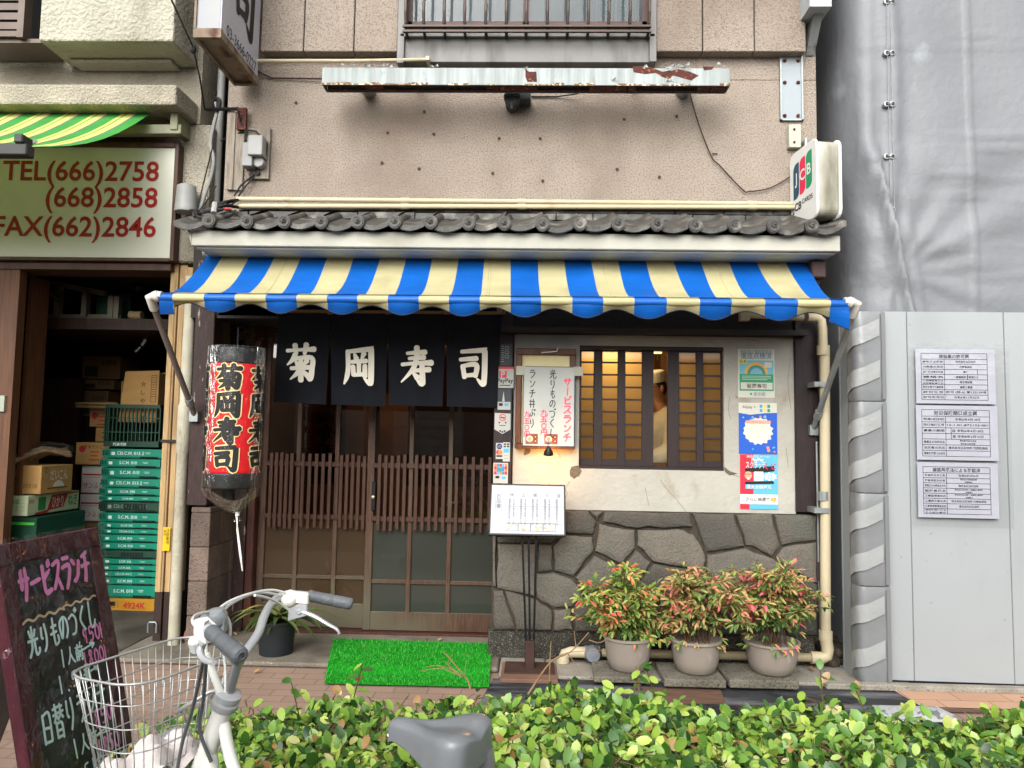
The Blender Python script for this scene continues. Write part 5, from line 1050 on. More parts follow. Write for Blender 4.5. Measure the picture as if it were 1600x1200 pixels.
# ------------------------------------------------------------------ hedge in the foreground
HG = thing('hedge', 'low leafy evergreen hedge with glossy oval leaves in front of the shop', 'hedge', (.5, -2.8, 0))
rr = random.Random(11); lf = MB(); tw = MB()
def hz(x, y):
    b = .605+.022*math.sin(x*3.1+1)+.02*math.sin(x*7.7)+.012*math.sin(x*17+y*5)
    if x < -.1: b -= .03*min(1, (-.1-x)/.3)
    return b
def inside(x, y):
    x0 = -1.22; return x > x0
def dens(x):
    if x < -.95: return .6
    if x < -.3: return .9
    return 1.
YA, YB_ = -3.16, -2.47
spr = 0
for i in range(15000):
    x = rr.uniform(-1.2, 2.75)
    if rr.random() > dens(x): continue
    y = YA+(YB_-YA)*rr.random(); top = hz(x, y); ed = min(y-YA, YB_-y); top -= max(0, .09-ed)*.9
    r_ = rr.random()
    if r_ < .62: z = top-abs(rr.gauss(0, .05))+ (rr.uniform(0, .03) if rr.random() < .15 else 0)
    elif r_ < .8: z = rr.uniform(.12, top); y = YA+rr.uniform(-.03, .08)
    elif r_ < .87: z = rr.uniform(.12, top); y = YB_-rr.uniform(-.03, .08)
    else: z = rr.uniform(.15, top)
    c = V((x, y, z)); nl = rr.choice((1, 2, 2, 3)); ax = (V((0, -.25, .75))+rvec(rr)*.8).normalized()
    tw.tube([c-ax*rr.uniform(.05, .1)+rvec(rr)*.02, c], .0018, 3, cap=False)
    for m_ in range(nl):
        d = (rvec(rr)+ax*.5+V((0, -.15, 0))).normalized(); L_ = rr.triangular(.022, .06, .036); leaf(lf, c+rvec(rr)*.012, d, (V((0, -.35, .9))+rvec(rr)*.55).normalized(), L_, L_*rr.uniform(.5, .66), rr.uniform(.08, .28), rr.uniform(.05, .3), True)
# upright shoots above the clipped top
for x, y, hh in ((-.78, -2.55, .1), (-.62, -2.52, .12), (.35, -2.52, .09), (.45, -2.5, .08), (1.02, -2.5, .12), (1.15, -2.55, .09), (1.5, -2.6, .06)):
    b = V((x, y, hz(x, y)-.05)); e = b+V((rr.uniform(-.05, .05), rr.uniform(-.03, .03), hh+.05)); tw.tube([b, e], .0022, 4)
    for m_ in range(6): leaf(lf, b.lerp(e, .35+.65*m_/5), (rvec(rr)+V((0, 0, .4))).normalized(), (V((0, -.3, 1))+rvec(rr)*.4).normalized(), rr.uniform(.035, .055), .026, .2, .2, True)
lf.build('foliage', leafmat('hedge leaves', [(0, '#22401a'), (.26, '#416a26'), (.5, '#70983f'), (.76, '#92b046'), (.93, '#b4c55e'), (.992, '#c9c08a'), (1, '#a07a4a')], .33, .3, .5, (3.5, .14)), HG, smooth=2)
for i in range(900):
    x = rr.uniform(-1.15, 2.7); y = rr.uniform(YA+.04, YB_-.04); b = V((x, y, .04)); top = hz(x, y)-.06
    a = V((x+rr.gauss(0, .1), y+rr.gauss(0, .06), top*.5)); e = V((a.x+rr.gauss(0, .12), a.y+rr.gauss(0, .06), top)); tw.tube([V(q) for q in smooth_line([tuple(b), tuple(a), tuple(e)], 4)], .004, 4, cap=False, rs=[.0055-.0005*j for j in range(9)])
for i in range(240):                                              # tangled bare runners at the thin left part
    x = rr.uniform(-1.0, -.1); y = rr.uniform(-3.0, -2.5); z = rr.uniform(.3, .52); p = V((x, y, z)); pts = [p]; d = rvec(rr); d.z *= .3
    for j in range(6): d = (d+rvec(rr)*.6).normalized(); d.z *= .6; pts.append(pts[-1]+d*.04)
    tw.tube(pts, .0028, 4, cap=False)
tw.build('stem', mat('hedge stem', '#5b4733', .85, .3, 20), HG)
# bare twigs sticking up behind the hedge
def twig(name, lab, base, tips, r0_):
    mb = MB(); b = V(base)
    for k_, tp in enumerate(tips):
        q_ = smooth_line([tuple(V(v)) for v in ([b] if k_ == 0 else [])+tp], 5); r1 = r0_*(1 if k_ == 0 else .55); mb.tube([V(q) for q in q_], r1, 5, rs=[r1*(1-.6*j/len(q_)) for j in range(len(q_))])
    return tag(mb.build(name, mat('dry twig', '#80664a', .85, .2, 20)), lab, 'twig')
Yt_ = -2.45; pp = lambda x, y, d=0: P(x, y, Yt_+d)
twig('dry_twig', 'bare branching dry twig rising from the hedge in front of the turf mat', pp(735, 1078), [[pp(730, 1062), pp(712, 1040), pp(693, 1018)], [pp(722, 1058), pp(690, 1045), pp(655, 1049)], [pp(727, 1055), pp(728, 1032)], [pp(722, 1058), pp(700, 1038), pp(708, 1022)], [pp(718, 1054), pp(695, 1034)], [pp(712, 1048), pp(685, 1040), pp(668, 1042)]], .0042)
twig('long_twig', 'long bare twig leaning right in front of the stone wall and pots', pp(825, 1085), [[pp(860, 1035), pp(892, 1018), pp(920, 988)], [pp(900, 1012), pp(897, 985)], [pp(860, 1035), pp(885, 1020), pp(940, 1016)], [pp(920, 1000), pp(938, 1004), pp(955, 992)], [pp(888, 1022), pp(900, 1040)]], .004)
twig('upright_twig', 'thin upright brown shoot beside the menu stand base', pp(858, 1085), [[pp(859, 1040), pp(861, 1002)]], .0035)
twig('pot_twig', 'thin pale twig rising in front of the leftmost nandina pot', pp(998, 1082), [[pp(998, 1060), pp(994, 1040)], [pp(996, 1050), pp(1000, 1038)]], .003)
# scattered dead leaves
dl = MB(); rr = random.Random(31)
for i in range(46):
    p = G(rr.uniform(300, 800), rr.uniform(985, 1050), .03) if i < 26 else G(rr.uniform(900, 1330), rr.uniform(1040, 1062), .026)
    p.z = .03 if p.y > -.2 else .004
    if p.y < -2.4 or p.y > .4: continue
    leaf(dl, p, V((rr.uniform(-1, 1), rr.uniform(-1, 1), .1)).normalized(), V((0, 0, 1)), .05, .024, .3, -.1)
o = dl.build('leaf_litter', leafmat('dead leaves', [(0, '#6b4a2c'), (.6, '#a07b4c'), (1, '#b8a07a')], .8, .05), loc=(0, 0, 0)); o['kind'] = 'stuff'
# ------------------------------------------------------------------ hoarding on the right
FX = P(1347, 780, -.375).x; fY = lambda x: -.36-.025*(x-FX)
fpaint = mat('pale grey hoarding steel', '#919596', .38, .03, 1.2, .1, 5, coat=.15, stain='#7f8482', stscale=2, str_=(.5, .85), ststretch=(1, 1, .4), speck='#74787a', sps=30, spr=(.74, .78))
HB = thing('site_hoarding', 'tall pale grey steel hoarding round the building site', 'hoarding', (2.9, -.38, 0))
zf0, zf1 = .035, P(1450, 487, fY(2.7)).z
xs = [P(1386, 780, -.37).x, P(1423, 780, -.37).x, P(1577, 780, -.385).x, 3.53, 4.15, 4.8, 5.4]; xs = [FX+.02]+xs[1:]
for i in range(len(xs)-1):
    a, b = xs[i], xs[i+1]; mb = MB(); vs = []
    for x, o_ in ((a, .012), (a+.004, 0), (b-.004, 0), (b-.001, .012)): vs += [(x, fY(x)+o_, zf0), (x, fY(x)+o_, zf1)]
    vs += [(b-.001, fY(b)+.03, zf0), (b-.001, fY(b)+.03, zf1), (a, fY(a)+.03, zf0), (a, fY(a)+.03, zf1)]; n = 6
    mb.add(vs, [(2*j, 2*((j+1) % n), 2*((j+1) % n)+1, 2*j+1) for j in range(n)]+[tuple(2*j+1 for j in range(n)), tuple(2*j for j in range(n))[::-1]]); mb.build('panel', fpaint, HB)
mb = MB(); mb.box(FX-.022, FX-.002, -.352, -.11, .0, zf1-.01); mb.box(FX-.026, FX-.0225, -.13, -.11, .0, zf1-.01); mb.build('side_panel', fpaint, HB, bevel=.003)
mb = MB(); mb.box(FX, 5.4, -.34, -.3, .0, .034); mb.build('under_panel_shade', plain('dark gap', '#26282a', .7), HB)  # dark strip stands in for the shaded gap under the panels
# padded corner guards with reflective bands
pad = mat('grey vinyl pad', '#727475', .38, .06, 4, .5, 14, coat=.2); refl = mat('reflective band', '#909291', .3, .05, 10, .4, 25, coat=.3)
zp = [zf1-.005, P(1365, 628, -.37).z, P(1365, 771, -.37).z, P(1365, 916, -.37).z, .02]
xr_ = P(1385, 780, -.372).x
class Wrap:
    """the pad's skin: side face, rounded corner, front face (a along, b down)"""
    def __init__(s, z): s.z = z
    def pt(s, a, b, o=0):
        r = .035; l0 = .10; qx = FX-.025; 
        if a < l0: p = V((qx, -.39+r+(l0-a), 0)); n = V((-1, 0, 0))
        elif a < l0+r*1.57: t = (a-l0)/r; p = V((qx+r-r*math.cos(t), -.39+r-r*math.sin(t), 0)); n = V((-math.cos(t), -math.sin(t), 0))
        else: p = V((qx+r+(a-l0-r*1.57), -.39, 0)); n = V((0, -1, 0))
        w_ = .0008*math.sin(b*22+a*30)+.0006*math.sin(b*51-a*60); return p+n*(o+.006+w_)+V((0, 0, s.z-b))
labs = ['grey corner guard with pale slanted bands, top of the four on the hoarding', 'grey corner guard with pale slanted bands, second from the hoarding top', 'grey corner guard with pale slanted bands, third from the hoarding top', 'grey corner guard with pale slanted bands, standing on the ground']
PW = .10+.035*1.57+(xr_-(FX-.025+.035))
for k in range(4):
    wq = Wrap(zp[k]); hh = zp[k]-zp[k+1]-.006; t = thing('corner_guard', labs[k], 'corner guard', (FX, -.38, zp[k+1]), 'padded guards on the hoarding corner')
    mb = MB(); na, nb = 18, 16
    vs = [wq.pt(PW*i/na, hh*j/nb, -.004 if j in (0, nb) or i in (0, na) else .006*(1-abs(2*j/nb-1)**6)) for j in range(nb+1) for i in range(na+1)]
    mb.add(vs, [(j*(na+1)+i, (j+1)*(na+1)+i, (j+1)*(na+1)+i+1, j*(na+1)+i+1) for j in range(nb) for i in range(na)]); mb.build('pad', pad, t, smooth=2)
    mb = MB()
    for b0 in ((.27, .73) if k < 3 else (.27, .73)):
        nn = 16; vs = []
        for i in range(nn+1):
            u = .12+.74*i/nn; sl = -.48*PW*(u-.5); vs += [wq.pt(PW*u, hh*b0-.055+sl, .0150), wq.pt(PW*u, hh*b0+.055+sl, .0150)]
        mb.add(vs, [(2*i, 2*i+1, 2*i+3, 2*i+2) for i in range(nn)])
    mb.build('reflective_band', refl, t, smooth=2)
    mb = MB(); mb.add([wq.pt(PW*.9, .01, .0155), wq.pt(PW*.9, hh-.01, .0155), wq.pt(PW*.985, hh-.01, .0155), wq.pt(PW*.985, .01, .0155)], [(0, 1, 2, 3)]); mb.build('edge_strip', plain('grey edge', '#6b6d6e', .4), t)
# three paper notices in a clear sleeve
NTm = [plain('notice paper', '#a3a4ad', .5), plain('notice ink', '#16161c', .6)]
def notice(label, q, rows, title, tl=.0, left=.35):
    Yn = -.388-.006; O = P(q[0], q[1], Yn); ux = (P(q[2], q[3], Yn-.008)-O); pl = Pl(O, (1, -.012, 0)); pl = Pl(O, (1, -.03, 0), (.0, 0, -1))
    w_ = ux.length; h_ = (O-P(q[0]+8, q[4], Yn)).length; t = thing('notice_sheet', label, 'notice', pl.pt(w_/2, h_), 'site notices on the hoarding')
    mb = MB(); mb.prism(pl, [(0, 0), (w_, 0), (w_, h_), (0, h_)], -.001, 0); mb.build('paper', NTm[0], t)
    mb = MB(); m = .035; lw = .0028; gx0, gx1, gy0, gy1 = w_*.07, w_*.9, h_*.08, h_*.93; n = len(rows); th = (gy1-gy0)*1.15/(n+1.15); rh = (gy1-gy0-th)/n
    def hl(y, a=gx0, b=gx1): mb.quad(pl, a, y-lw/2, b, y+lw/2, .001)
    def vl(x, a, b): mb.quad(pl, x-lw/2, a, x+lw/2, b, .0012)
    hl(gy0); hl(gy1); vl(gx0, gy0, gy1); vl(gx1, gy0, gy1); xm = gx0+(gx1-gx0)*left; vl(xm, gy0+th, gy1)
    mb.text(pl, title, (gx0+gx1)/2, gy0+th*.5, th*.72, .001, bold=.02)
    for i, (l_, r_, *ex) in enumerate(rows):
        y = gy0+th+rh*i; hl(y); lx = l_.split('|')
        for j, s in enumerate(lx): mb.text(pl, ' '.join(s) if False else s, (gx0+xm)/2, y+rh*(j+.5)/len(lx), rh*.46/len(lx)**.5, .001, bold=.015, fit=(xm-gx0)*.88)
        if r_:
            rx = r_.split('|')
            for j, s in enumerate(rx): mb.text(pl, s, (xm+gx1)/2, y+rh*(j+.5)/len(rx), rh*.5/len(rx)**.6, .001, bold=.015, fit=min((gx1-xm)*.94, len(s)*rh*.5/len(rx)**.6*.95))
        for xx in ex: vl(gx0+(gx1-gx0)*xx, y, y+rh)
    mb.build('print', NTm[1], t); return t
notice('paper notice headed in bold with nine narrow rows, uppermost on the hoarding', (1430, 545, 1553, 547, 630), [('商号又は名称', '株式会社白石地所'), ('代表者の氏名', '代表取締役'), ('主任技術者の氏名', '専任', .85), ('資格名', '一級建築施工管理技士', .70), ('一般建設業又は|特定建設業の別', '特定建設業'), ('許可を受けた建設業', '建築工事業'), ('許可番号', '許可 (特-6) 第153159号'), ('許可年月日', '令和6年11月25日')], '建設業の許可票')
notice('paper notice with the number 13-1-01-872133-001, middle one on the hoarding', (1431, 633, 1557, 635, 718), [('保険関係成立年月日', '令和6年4月18日'), ('労働保険番号', '13-1-01-872133-001'), ('事業の期間', '自 令和6年4月18日', .43), ('', '至 令和8年2月15日', .43), ('事業主の住所氏名', '東京都中央区日本橋|株式会社白石地所'), ('注文者の氏名', '株式会社白石地所 代表取締役'), ('事業主代理人の氏名', '')], '労災保険関係成立票')
notice('paper notice about building confirmation, lowest one on the hoarding', (1433, 722, 1558, 725, 808), [('確認年月日番号', '令和6年3月6日'), ('確認済証交付者', '株式会社確認検査機構|代表取締役'), ('建築主又は築造主氏名', '株式会社白石地所'), ('設計者氏名', '株式会社白石地所 一級建築士事務所|一級建築士'), ('工事監理者氏名', '株式会社白石地所 一級建築士事務所|一級建築士'), ('工事施工者氏名', '株式会社白石地所 代表取締役'), ('工事現場管理者氏名', '株式会社白石地所'), ('建築確認に係る|その他の事項', '')], '建築基準法による確認済')
pl = Pl(P(1418, 534, -.393), (1, -.03, 0)); mb = MB(); w_, h_ = (P(1572, 534, -.4)-P(1418, 534, -.393)).length, P(1418, 534, -.393).z-P(1424, 822, -.393).z
film2 = glass('sleeve film', (.97, .97, .97), 1.2, rough=.12, waves=9); mb.quad(pl, 0, 0, w_, h_, .012)
tag(mb.build('plastic_sleeve', film2), 'clear plastic sleeve taped over the three notices on the hoarding', 'plastic sleeve')
# ------------------------------------------------------------------ grey tarpaulin over the scaffold
TP = thing('scaffold_tarpaulin', 'huge grey tarpaulin sheet wrapped round the scaffold above the hoarding', 'tarpaulin', (3.2, -.1, 2.2))
tarp = mat('grey tarpaulin', '#707275', .5, .08, 1.3, .5, 18, spec=.4, stain='#868a8e', stscale=2.6, str_=(.63, .72), ststretch=(1, 1, .8))
xT0 = 2.165; path = [(xT0, 3.2), (xT0, 2.4), (xT0, 1.6), (xT0, 1.0), (xT0, .6), (xT0+.004, .3), (xT0+.008, .1), (xT0+.02, -.02), (xT0+.05, -.09), (xT0+.1, -.135), (xT0+.15, -.15)]
path += [(xT0+.15+.024*k, -.15) for k in range(1, 118)]
zts = [.1+.5*k for k in range(4)]+[2.05+.03*k for k in range(136)]
mb = MB(); vs = []
xs_seam = P(1517, 240, -.15).x
for z in zts:
    for i, (x, y) in enumerate(path):
        d = 0; fr_ = x > xT0+.08
        if fr_:
            d += .03*math.exp(-((x-(2.42+.03*math.sin(z*2)))/.05)**2)                       # soft vertical billow
            xf = 2.27-.01*(z-3.65) if z > 3.65 else 2.27+(3.65-z)*.2                                       # slack fold that runs down to the right
            t = (x-xf)/.05; d += .09*(math.exp(-t*t) if x < xf else math.exp(-t*t*9))*min(1, max(.15, (4.3-z)))
            dx, dz = x-2.46, z-2.66; an = math.atan2(dz, dx+1e-4); rr_d = math.hypot(dx, dz); d += .007*math.sin(an*15)*math.exp(-((rr_d-.5)/.5)**2)*(1 if dx > -.1 else .2)
            d += .010*math.sin(z*11+math.sin(x*3)*2)*math.exp(-((z-3.1)/.5)**2)+.008*math.sin(x*9+z*2.2)+.006*math.sin(z*23+x*4)*max(0, math.sin(x*2.1+z))
            for zc_, k1, am in ((4.31, .02, .010), (3.62, .0, .012), (3.33, .015, .014), (3.18, -.02, .010), (2.83, .03, .008), (2.62, .05, .010)):
                d += am*math.exp(-((z-zc_-k1*(x-3)-.012*math.sin(x*6+zc_*5))/.016)**2)*min(1, max(0, (x-2.5)*2))
            d += .009*math.sin((x*1.0+z*.75)*9+1.5*math.sin(z*2.3))*max(0, math.sin(z*1.7+x*1.1))**3
            d += .012*math.exp(-((x-2.47-.12*(3.6-z)*(z < 3.6))/.018)**2)*min(1, max(.3, 4-z))
            d += .014*math.exp(-((x-xs_seam)/.014)**2)+.012*math.exp(-((z-3.52-.02*math.sin(x*3))/.012)**2)*(x > 2.7)+.012*math.exp(-((z-4.25)/.012)**2)
        else: d += .015*math.sin(z*1.7+y*3)+.012*math.sin(y*9)
        nx, ny = ((0, -1) if x > xT0+.13 else (-.7, -.7) if fr_ else (-1, 0)); vs.append((x+nx*d*.6, y+ny*d, z))
n = len(path); mb.add(vs, [(j*n+i, j*n+i+1, (j+1)*n+i+1, (j+1)*n+i) for j in range(len(zts)-1) for i in range(n-1)]); mb.build('sheet', tarp, TP, smooth=2)
for y in (2, 82, 162, 244, 327):
    mb = MB()
    for x in (1386, 1395):
        q = P(x, y, -.185); mb.use(0); mb.lathe(q, [(.02, -.03), (.02, .0), (.012, .002), (.012, -.002)], 12, (0, -1, 0)); mb.use(1); mb.poly(Pl(q+V((0, -.0, 0))), arc(0, 0, .0122, 0, 360, 10)[:-1], .001)
    a, b = P(1386, y, -.19), P(1395, y, -.19); mb.use(0); mb.tube([a, b], .003, 5); mb.build('eyelet', [galv, ink], TP)
mb = MB(); x = P(1392, 160, -.19).x
for k in range(30):
    z0, z1 = 2.9+k*.11, 3.01+k*.11
    for dx in (-.012, .012): mb.box(x+dx-.0015, x+dx+.0015, -.184, -.18, z0, z1)
mb.build('seam_cord', plain('seam cord', '#8b8d90', .6), TP)
# white plastic sheet left on the paving behind the hedge
mb = MB(); c = G(1430, 1116, .01); vs = []; rr = random.Random(2)
for j in range(9):
    for i in range(19):
        vs.append((c.x+(i/18-.5)*.42*(1-.25*abs(j/8-.5)), c.y-.12+.24*j/8, .012+.035*abs(math.sin(i*1.4+j*1.1))*math.sin(math.pi*j/8)*math.sin(math.pi*i/18)+.002))
mb.add(vs, [(j*19+i, j*19+i+1, (j+1)*19+i+1, (j+1)*19+i) for j in range(8) for i in range(18)]); tag(mb.build('plastic_sheet', mat('crumpled white plastic', '#a4a6a5', .5, .15, 12, speck='#6a6b6c', sps=14, spr=(.58, .62)), smooth=2), 'crumpled white plastic sheet lying on the paving behind the hedge', 'plastic sheet')
# ------------------------------------------------------------------ greengrocer building on the left
NB = thing('greengrocer_shop', 'cream stucco shop building with an open dark storefront left of the restaurant', 'building', (-4.4, .2, 0))
YF_ = .1; XRn = P(317, 100, YF_).x
brn = mat('brown shop frame', '#432c22', .55, .25, 6, .2, 30, stretch=(3, 3, 1)); brnd = mat('brown shop wood', '#2e1b12', .6, .3, 6, .2, 30, stretch=(8, 8, .6))
zl0, zl1 = P(150, 163, -.22).z, P(150, 131, -.22).z
mb = MB(); mb.box(-9, XRn, YF_, 4.4, zl0, TOP); xp0, xp1 = P(277, 300, YF_).x, P(326, 300, YF_).x
mb.build('upper_wall', cream_st, NB)
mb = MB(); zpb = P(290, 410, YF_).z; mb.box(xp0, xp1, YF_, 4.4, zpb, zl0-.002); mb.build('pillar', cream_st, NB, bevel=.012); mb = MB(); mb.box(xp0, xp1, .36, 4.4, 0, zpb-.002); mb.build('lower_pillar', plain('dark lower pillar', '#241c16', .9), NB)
xe = P(288, 150, -.22).x; mb = MB(); vs = [(-9, -.22), (xe-.06, -.22), (XRn-.02, YF_-.002), (-9, YF_-.002)]
mb.add([(x, y, z) for z in (zl0, zl1) for x, y in vs], [(0, 3, 2, 1), (4, 5, 6, 7), (0, 1, 5, 4), (1, 2, 6, 5), (2, 3, 7, 6), (3, 0, 4, 7)]); mb.build('ledge', cream_st, NB, bevel=.015, seg=2)
zb_ = P(180, 64, -.28).z; mb = MB(); mb.box(P(62, 30, -.28).x, P(272, 30, -.28).x, -.28, YF_-.002, zb_, TOP); mb.box(P(88, 66, -.2).x, P(285, 66, YF_).x, -.05, YF_-.003, zb_-.03, zb_-.002); mb.build('balcony_box', mat('pale relief stucco', '#a5a192', .9, .08, 4, 2.5, 38, stain='#6b6450', stscale=2, str_=(.62, .85), ststretch=(1, 1, .4)), NB, bevel=.015, seg=2)
wn_ = MB(); z0, z1 = P(20, 62, -.2).z, TOP; xa_, xb_ = P(-60, 30, -.2).x, P(62, 30, -.2).x-.003; wn_.box(xa_, xb_, .0, .08, z0, z1); w2 = wn_.build('window', blackmetal, NB)
mb = MB(); mb.box(xa_, P(38, 30, -.26).x, -.28, -.2, z0-.02, z0+.02); mb.box(P(32, 30, -.26).x, P(42, 30, -.26).x, -.29, -.21, z0-.03, z1); mb.box(xa_, xb_+.1, -.25, .0, z0-.05, z0-.021)
for k in range(14): mb.box(xa_, P(32, 30, -.24).x-.005, -.25, -.22, z0+.05+k*.07, z0+.10+k*.07)
mb.build('shutter', mat('brown aluminium', '#51453e', .4, .15, 6, metal=.3), w2)
mb = MB(); zbm0, zbm1 = P(120, 421, .06).z, P(120, 403, .06).z
mb.box(-9, xp0-.002, .06, .3, zbm0, zbm0+.045); mb.box(-9, xp0-.002, .075, .3, zbm0+.05, zbm1+.02); mb.box(-9, xp0-.002, .16, .4, zbm1, zl0-.002); mb.build('beam', brn, NB)
mb = MB(); mb.box(-9, P(23, 600, .1).x, .08, .16, .02, zbm0); mb.box(P(20, 600, .2).x, P(26, 600, .2).x, .3, .5, .02, zbm0); mb.build('side_board', mat('brown side board', '#5a3a25', .55, .25, 6, .2, 30, stretch=(8, 8, .5)), NB)
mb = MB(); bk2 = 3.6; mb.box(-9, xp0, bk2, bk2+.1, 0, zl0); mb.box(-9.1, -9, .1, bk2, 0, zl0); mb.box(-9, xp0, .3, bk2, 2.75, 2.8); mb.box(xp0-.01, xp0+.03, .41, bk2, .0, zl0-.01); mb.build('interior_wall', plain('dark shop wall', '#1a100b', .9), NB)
mb = MB(); mb.box(P(22, 640, 1.6).x, P(125, 640, 1.6).x, 1.6, 1.65, .02, P(80, 590, 1.6).z); mb.build('inner_partition', brnd, NB)
mb = MB(); zs_ = P(120, 497, .7).z; mb.box(P(22, 500, .7).x, xp0-.03, .7, 1.9, zs_-.09, zs_); mb.box(P(22, 460, .7).x-.2, P(25, 460, .7).x, .7, 1.9, zs_, zbm0+.1); mb.build('shelf', brnd, NB)
# telephone sign board
TS = thing('telephone_sign', 'cream sign board with red telephone and fax numbers over the greengrocer storefront', 'sign', P(140, 403, .05))
a, b, c, e = RC(-160, 230, 271, 402, .04); mb = MB(); mb.box(a, b, .04, .08, c, e)
mb.build('panel', mat('cream acrylic', '#c0c0b4', .28, .03, 2, stain='#a5a58f', stscale=1.2, str_=(.5, .85), coat=.3), TS)
mb = MB(); mb.box(b, b+.03, .02, .15, c-.02, e+.03); mb.box(a, b-.001, .02, .15, e, e+.035); mb.box(a, b-.001, .02, .15, c-.025, c); mb.build('frame', brn, TS, bevel=.003)
sp_ = Pl((b, .039, e)); mb = MB(); rx = b-P(247, 300, .04).x
for s, y in (('TEL(666)2758', 272), ('(668)2858', 313), ('FAX(662)2846', 359)): mb.text(sp_, s, -rx, e-P(150, y, .04).z, .206, .002, 'r', bold=.016, sx=.985)
mb.build('lettering', plain('sign red', '#8f1518', .4), TS)
# green awning
GA = thing('green_awning', 'green and yellow striped awning of the greengrocer at the left edge', 'awning', P(100, 200, -.4))
xr1 = P(250, 168, .05).x; bA = V((xr1, .05, P(250, 167, .05).z)); Yf_ = -1.25; fA = V((xr1+.03, Yf_, P(46, 229, Yf_).z)); fA.x = P(46, 229, Yf_).x
mb = MB(); rr = random.Random(6); X = 0; seq = []
while X < 4.2:
    for wd, m_ in ((.085, 0), (.018, 2), (.06, 1), (.012, 0), (.03, 1)): seq.append((X, X+wd, m_)); X += wd
for x0, x1, m_ in seq:
    mb.use(m_); vs = []
    for q in range(9):
        t = q/8
        for x in (x0, x1): vs.append((bA.x+(fA.x-bA.x)*t-x, bA.y+(fA.y-bA.y)*t, bA.z+(fA.z-bA.z)*t-.10*math.sin(math.pi*t)))
    mb.add(vs, [(2*i, 2*i+1, 2*i+3, 2*i+2) for i in range(8)])
mb.build('canopy', [mat('green awning cloth', '#3f9440', .6, .08, 4, trans=.3), mat('yellow awning cloth', '#cfc976', .6, .06, 4, trans=.3), mat('grey stripe', '#5f6f68', .6, .06, 4, trans=.2)], GA, smooth=2)
mb = MB(); mb.box(fA.x-4.2, fA.x+.02, Yf_-.05, Yf_+.02, fA.z-.065, fA.z-.0); mb.box(fA.x-.05, fA.x-.0, Yf_-.06, Yf_+.03, fA.z, fA.z+.05); mb.build('front_bar', mat('dark bar', '#2a2c29', .5, .2, 8), GA, bevel=.006)
mb = MB(); q = P(262, 178, .02); mb.tube([q, q+V((-4, 0, 0))], .055, 12); mb.build('roller', mat('dusty roller', '#6d6b5c', .6, .2, 6), GA, smooth=True)
mb = MB(); q = P(280, 205, -.0); mb.bar(P(-60, 205, -.06), P(286, 204, -.06), .06, .07); mb.box(q.x-.02, q.x+.035, -.1, .098, q.z-.03, P(280, 168, 0).z); mb.build('mounting_bar', mat('dusty green metal', '#6a6b50', .5, .2, 6), GA, bevel=.004)
mb = MB(); p1 = P(150, 212, -.06); p1.x -= .3; mb.bar(p1, V((fA.x-.1, Yf_, fA.z-.03)), .04, .03); mb.build('arm', galv, GA)
# narrow gap: pipes
mb = MB(); mb.tube([V((P(341, 200, .2).x, .22, 0)), V((P(341, 200, .2).x, .22, TOP))], .028, 10); tag(mb.build('gap_pipe', greypl, smooth=True), 'grey pipe standing in the dark gap between the two buildings', 'pipe')
mb = MB(); a = P(329, 300, 1.4).x; mb.box(xp1+.001, XL-.001, .3, .4, 0, TOP); tag(mb.build('gap_shade_panel', plain('gap shade', '#1a1c22', .9)), 'dark panel standing in for the shade in the narrow gap between the buildings', 'wall')  # dark panel added in place of the deep shade inside the gap
wpipe = mat('peeling white pipe', '#a9a491', .7, .12, 7, .5, 40, stain='#4c4638', stscale=9, str_=(.6, .75), ststretch=(1, 1, .4))
mb = MB(); t_, b_ = P(297, 440, .05), P(279, 960, .05); xx = P(286, 700, .05).x; r_p = .04; mb.tube([(xx, .05, 2.62), (xx, .05, 1.7), (xx, .05, 1.69), (xx, .05, 1.36), (xx, .05, 1.35), (xx, .05, .0)], r_p, 14, rs=[r_p, r_p, r_p+.007, r_p+.007, r_p, r_p]); tag(mb.build('white_pipe', wpipe, smooth=True), 'weathered white vertical pipe between the wooden boards and the tiled pier', 'pipe')
PXw = xx
# bundle of shutter boards
BD = thing('shutter_boards', 'strapped bundle of pale wooden shutter boards standing beside the crates', 'boards', (PXw-.2, .15, .02))
bw_ = mat('pale worn timber', '#a3875f', .65, .18, 6, .3, 40, stretch=(7, 7, .5), stain='#5d4026', stscale=3, str_=(.55, .8), ststretch=(2, 2, .5)); bw2 = mat('blackened timber', '#2b1d17', .6, .2, 6, .3, 40, stretch=(7, 7, .5))
ztp = P(275, 409, .12).z; x0 = P(254, 700, .12).x-.005; zk = P(240, 925, .12).z
for k in range(3):
    mb = MB(); xa_ = x0+k*.062; wdt = .056; mb.use(0); mb.box(xa_, xa_+wdt, .12+.012*(k % 2), .2, zk, ztp-.02*k); mb.box(xa_+.012, xa_+wdt-.012, .112+.012*(k % 2), .119+.012*(k % 2), zk, ztp-.02*k-.1); mb.use(1); mb.box(xa_, xa_+wdt, .12+.012*(k % 2), .2, .02, zk-.001); mb.build('board', [bw_, bw2], BD, bevel=.003)
mb = MB(); zq = P(258, 689, .12).z; mb.box(x0-.006, PXw-.04, .105, .111, zq-.01, zq+.01); mb.build('strap', ink, BD)
mb = MB(); zy0, zy1 = P(245, 860, .12).z, P(245, 823, .12).z; pl = Pl((x0+.045, .108, zy1)); mb.quad(pl, 0, 0, .052, zy1-zy0, 0); mb.use(1); mb.text(pl, '注意事項', .035, .022, .028, .001, vert=True); mb.text(pl, '取扱', .014, .03, .02, .001, vert=True); mb.build('sticker', [plain('yellow sticker', '#c9a60e', .5), ink], BD)
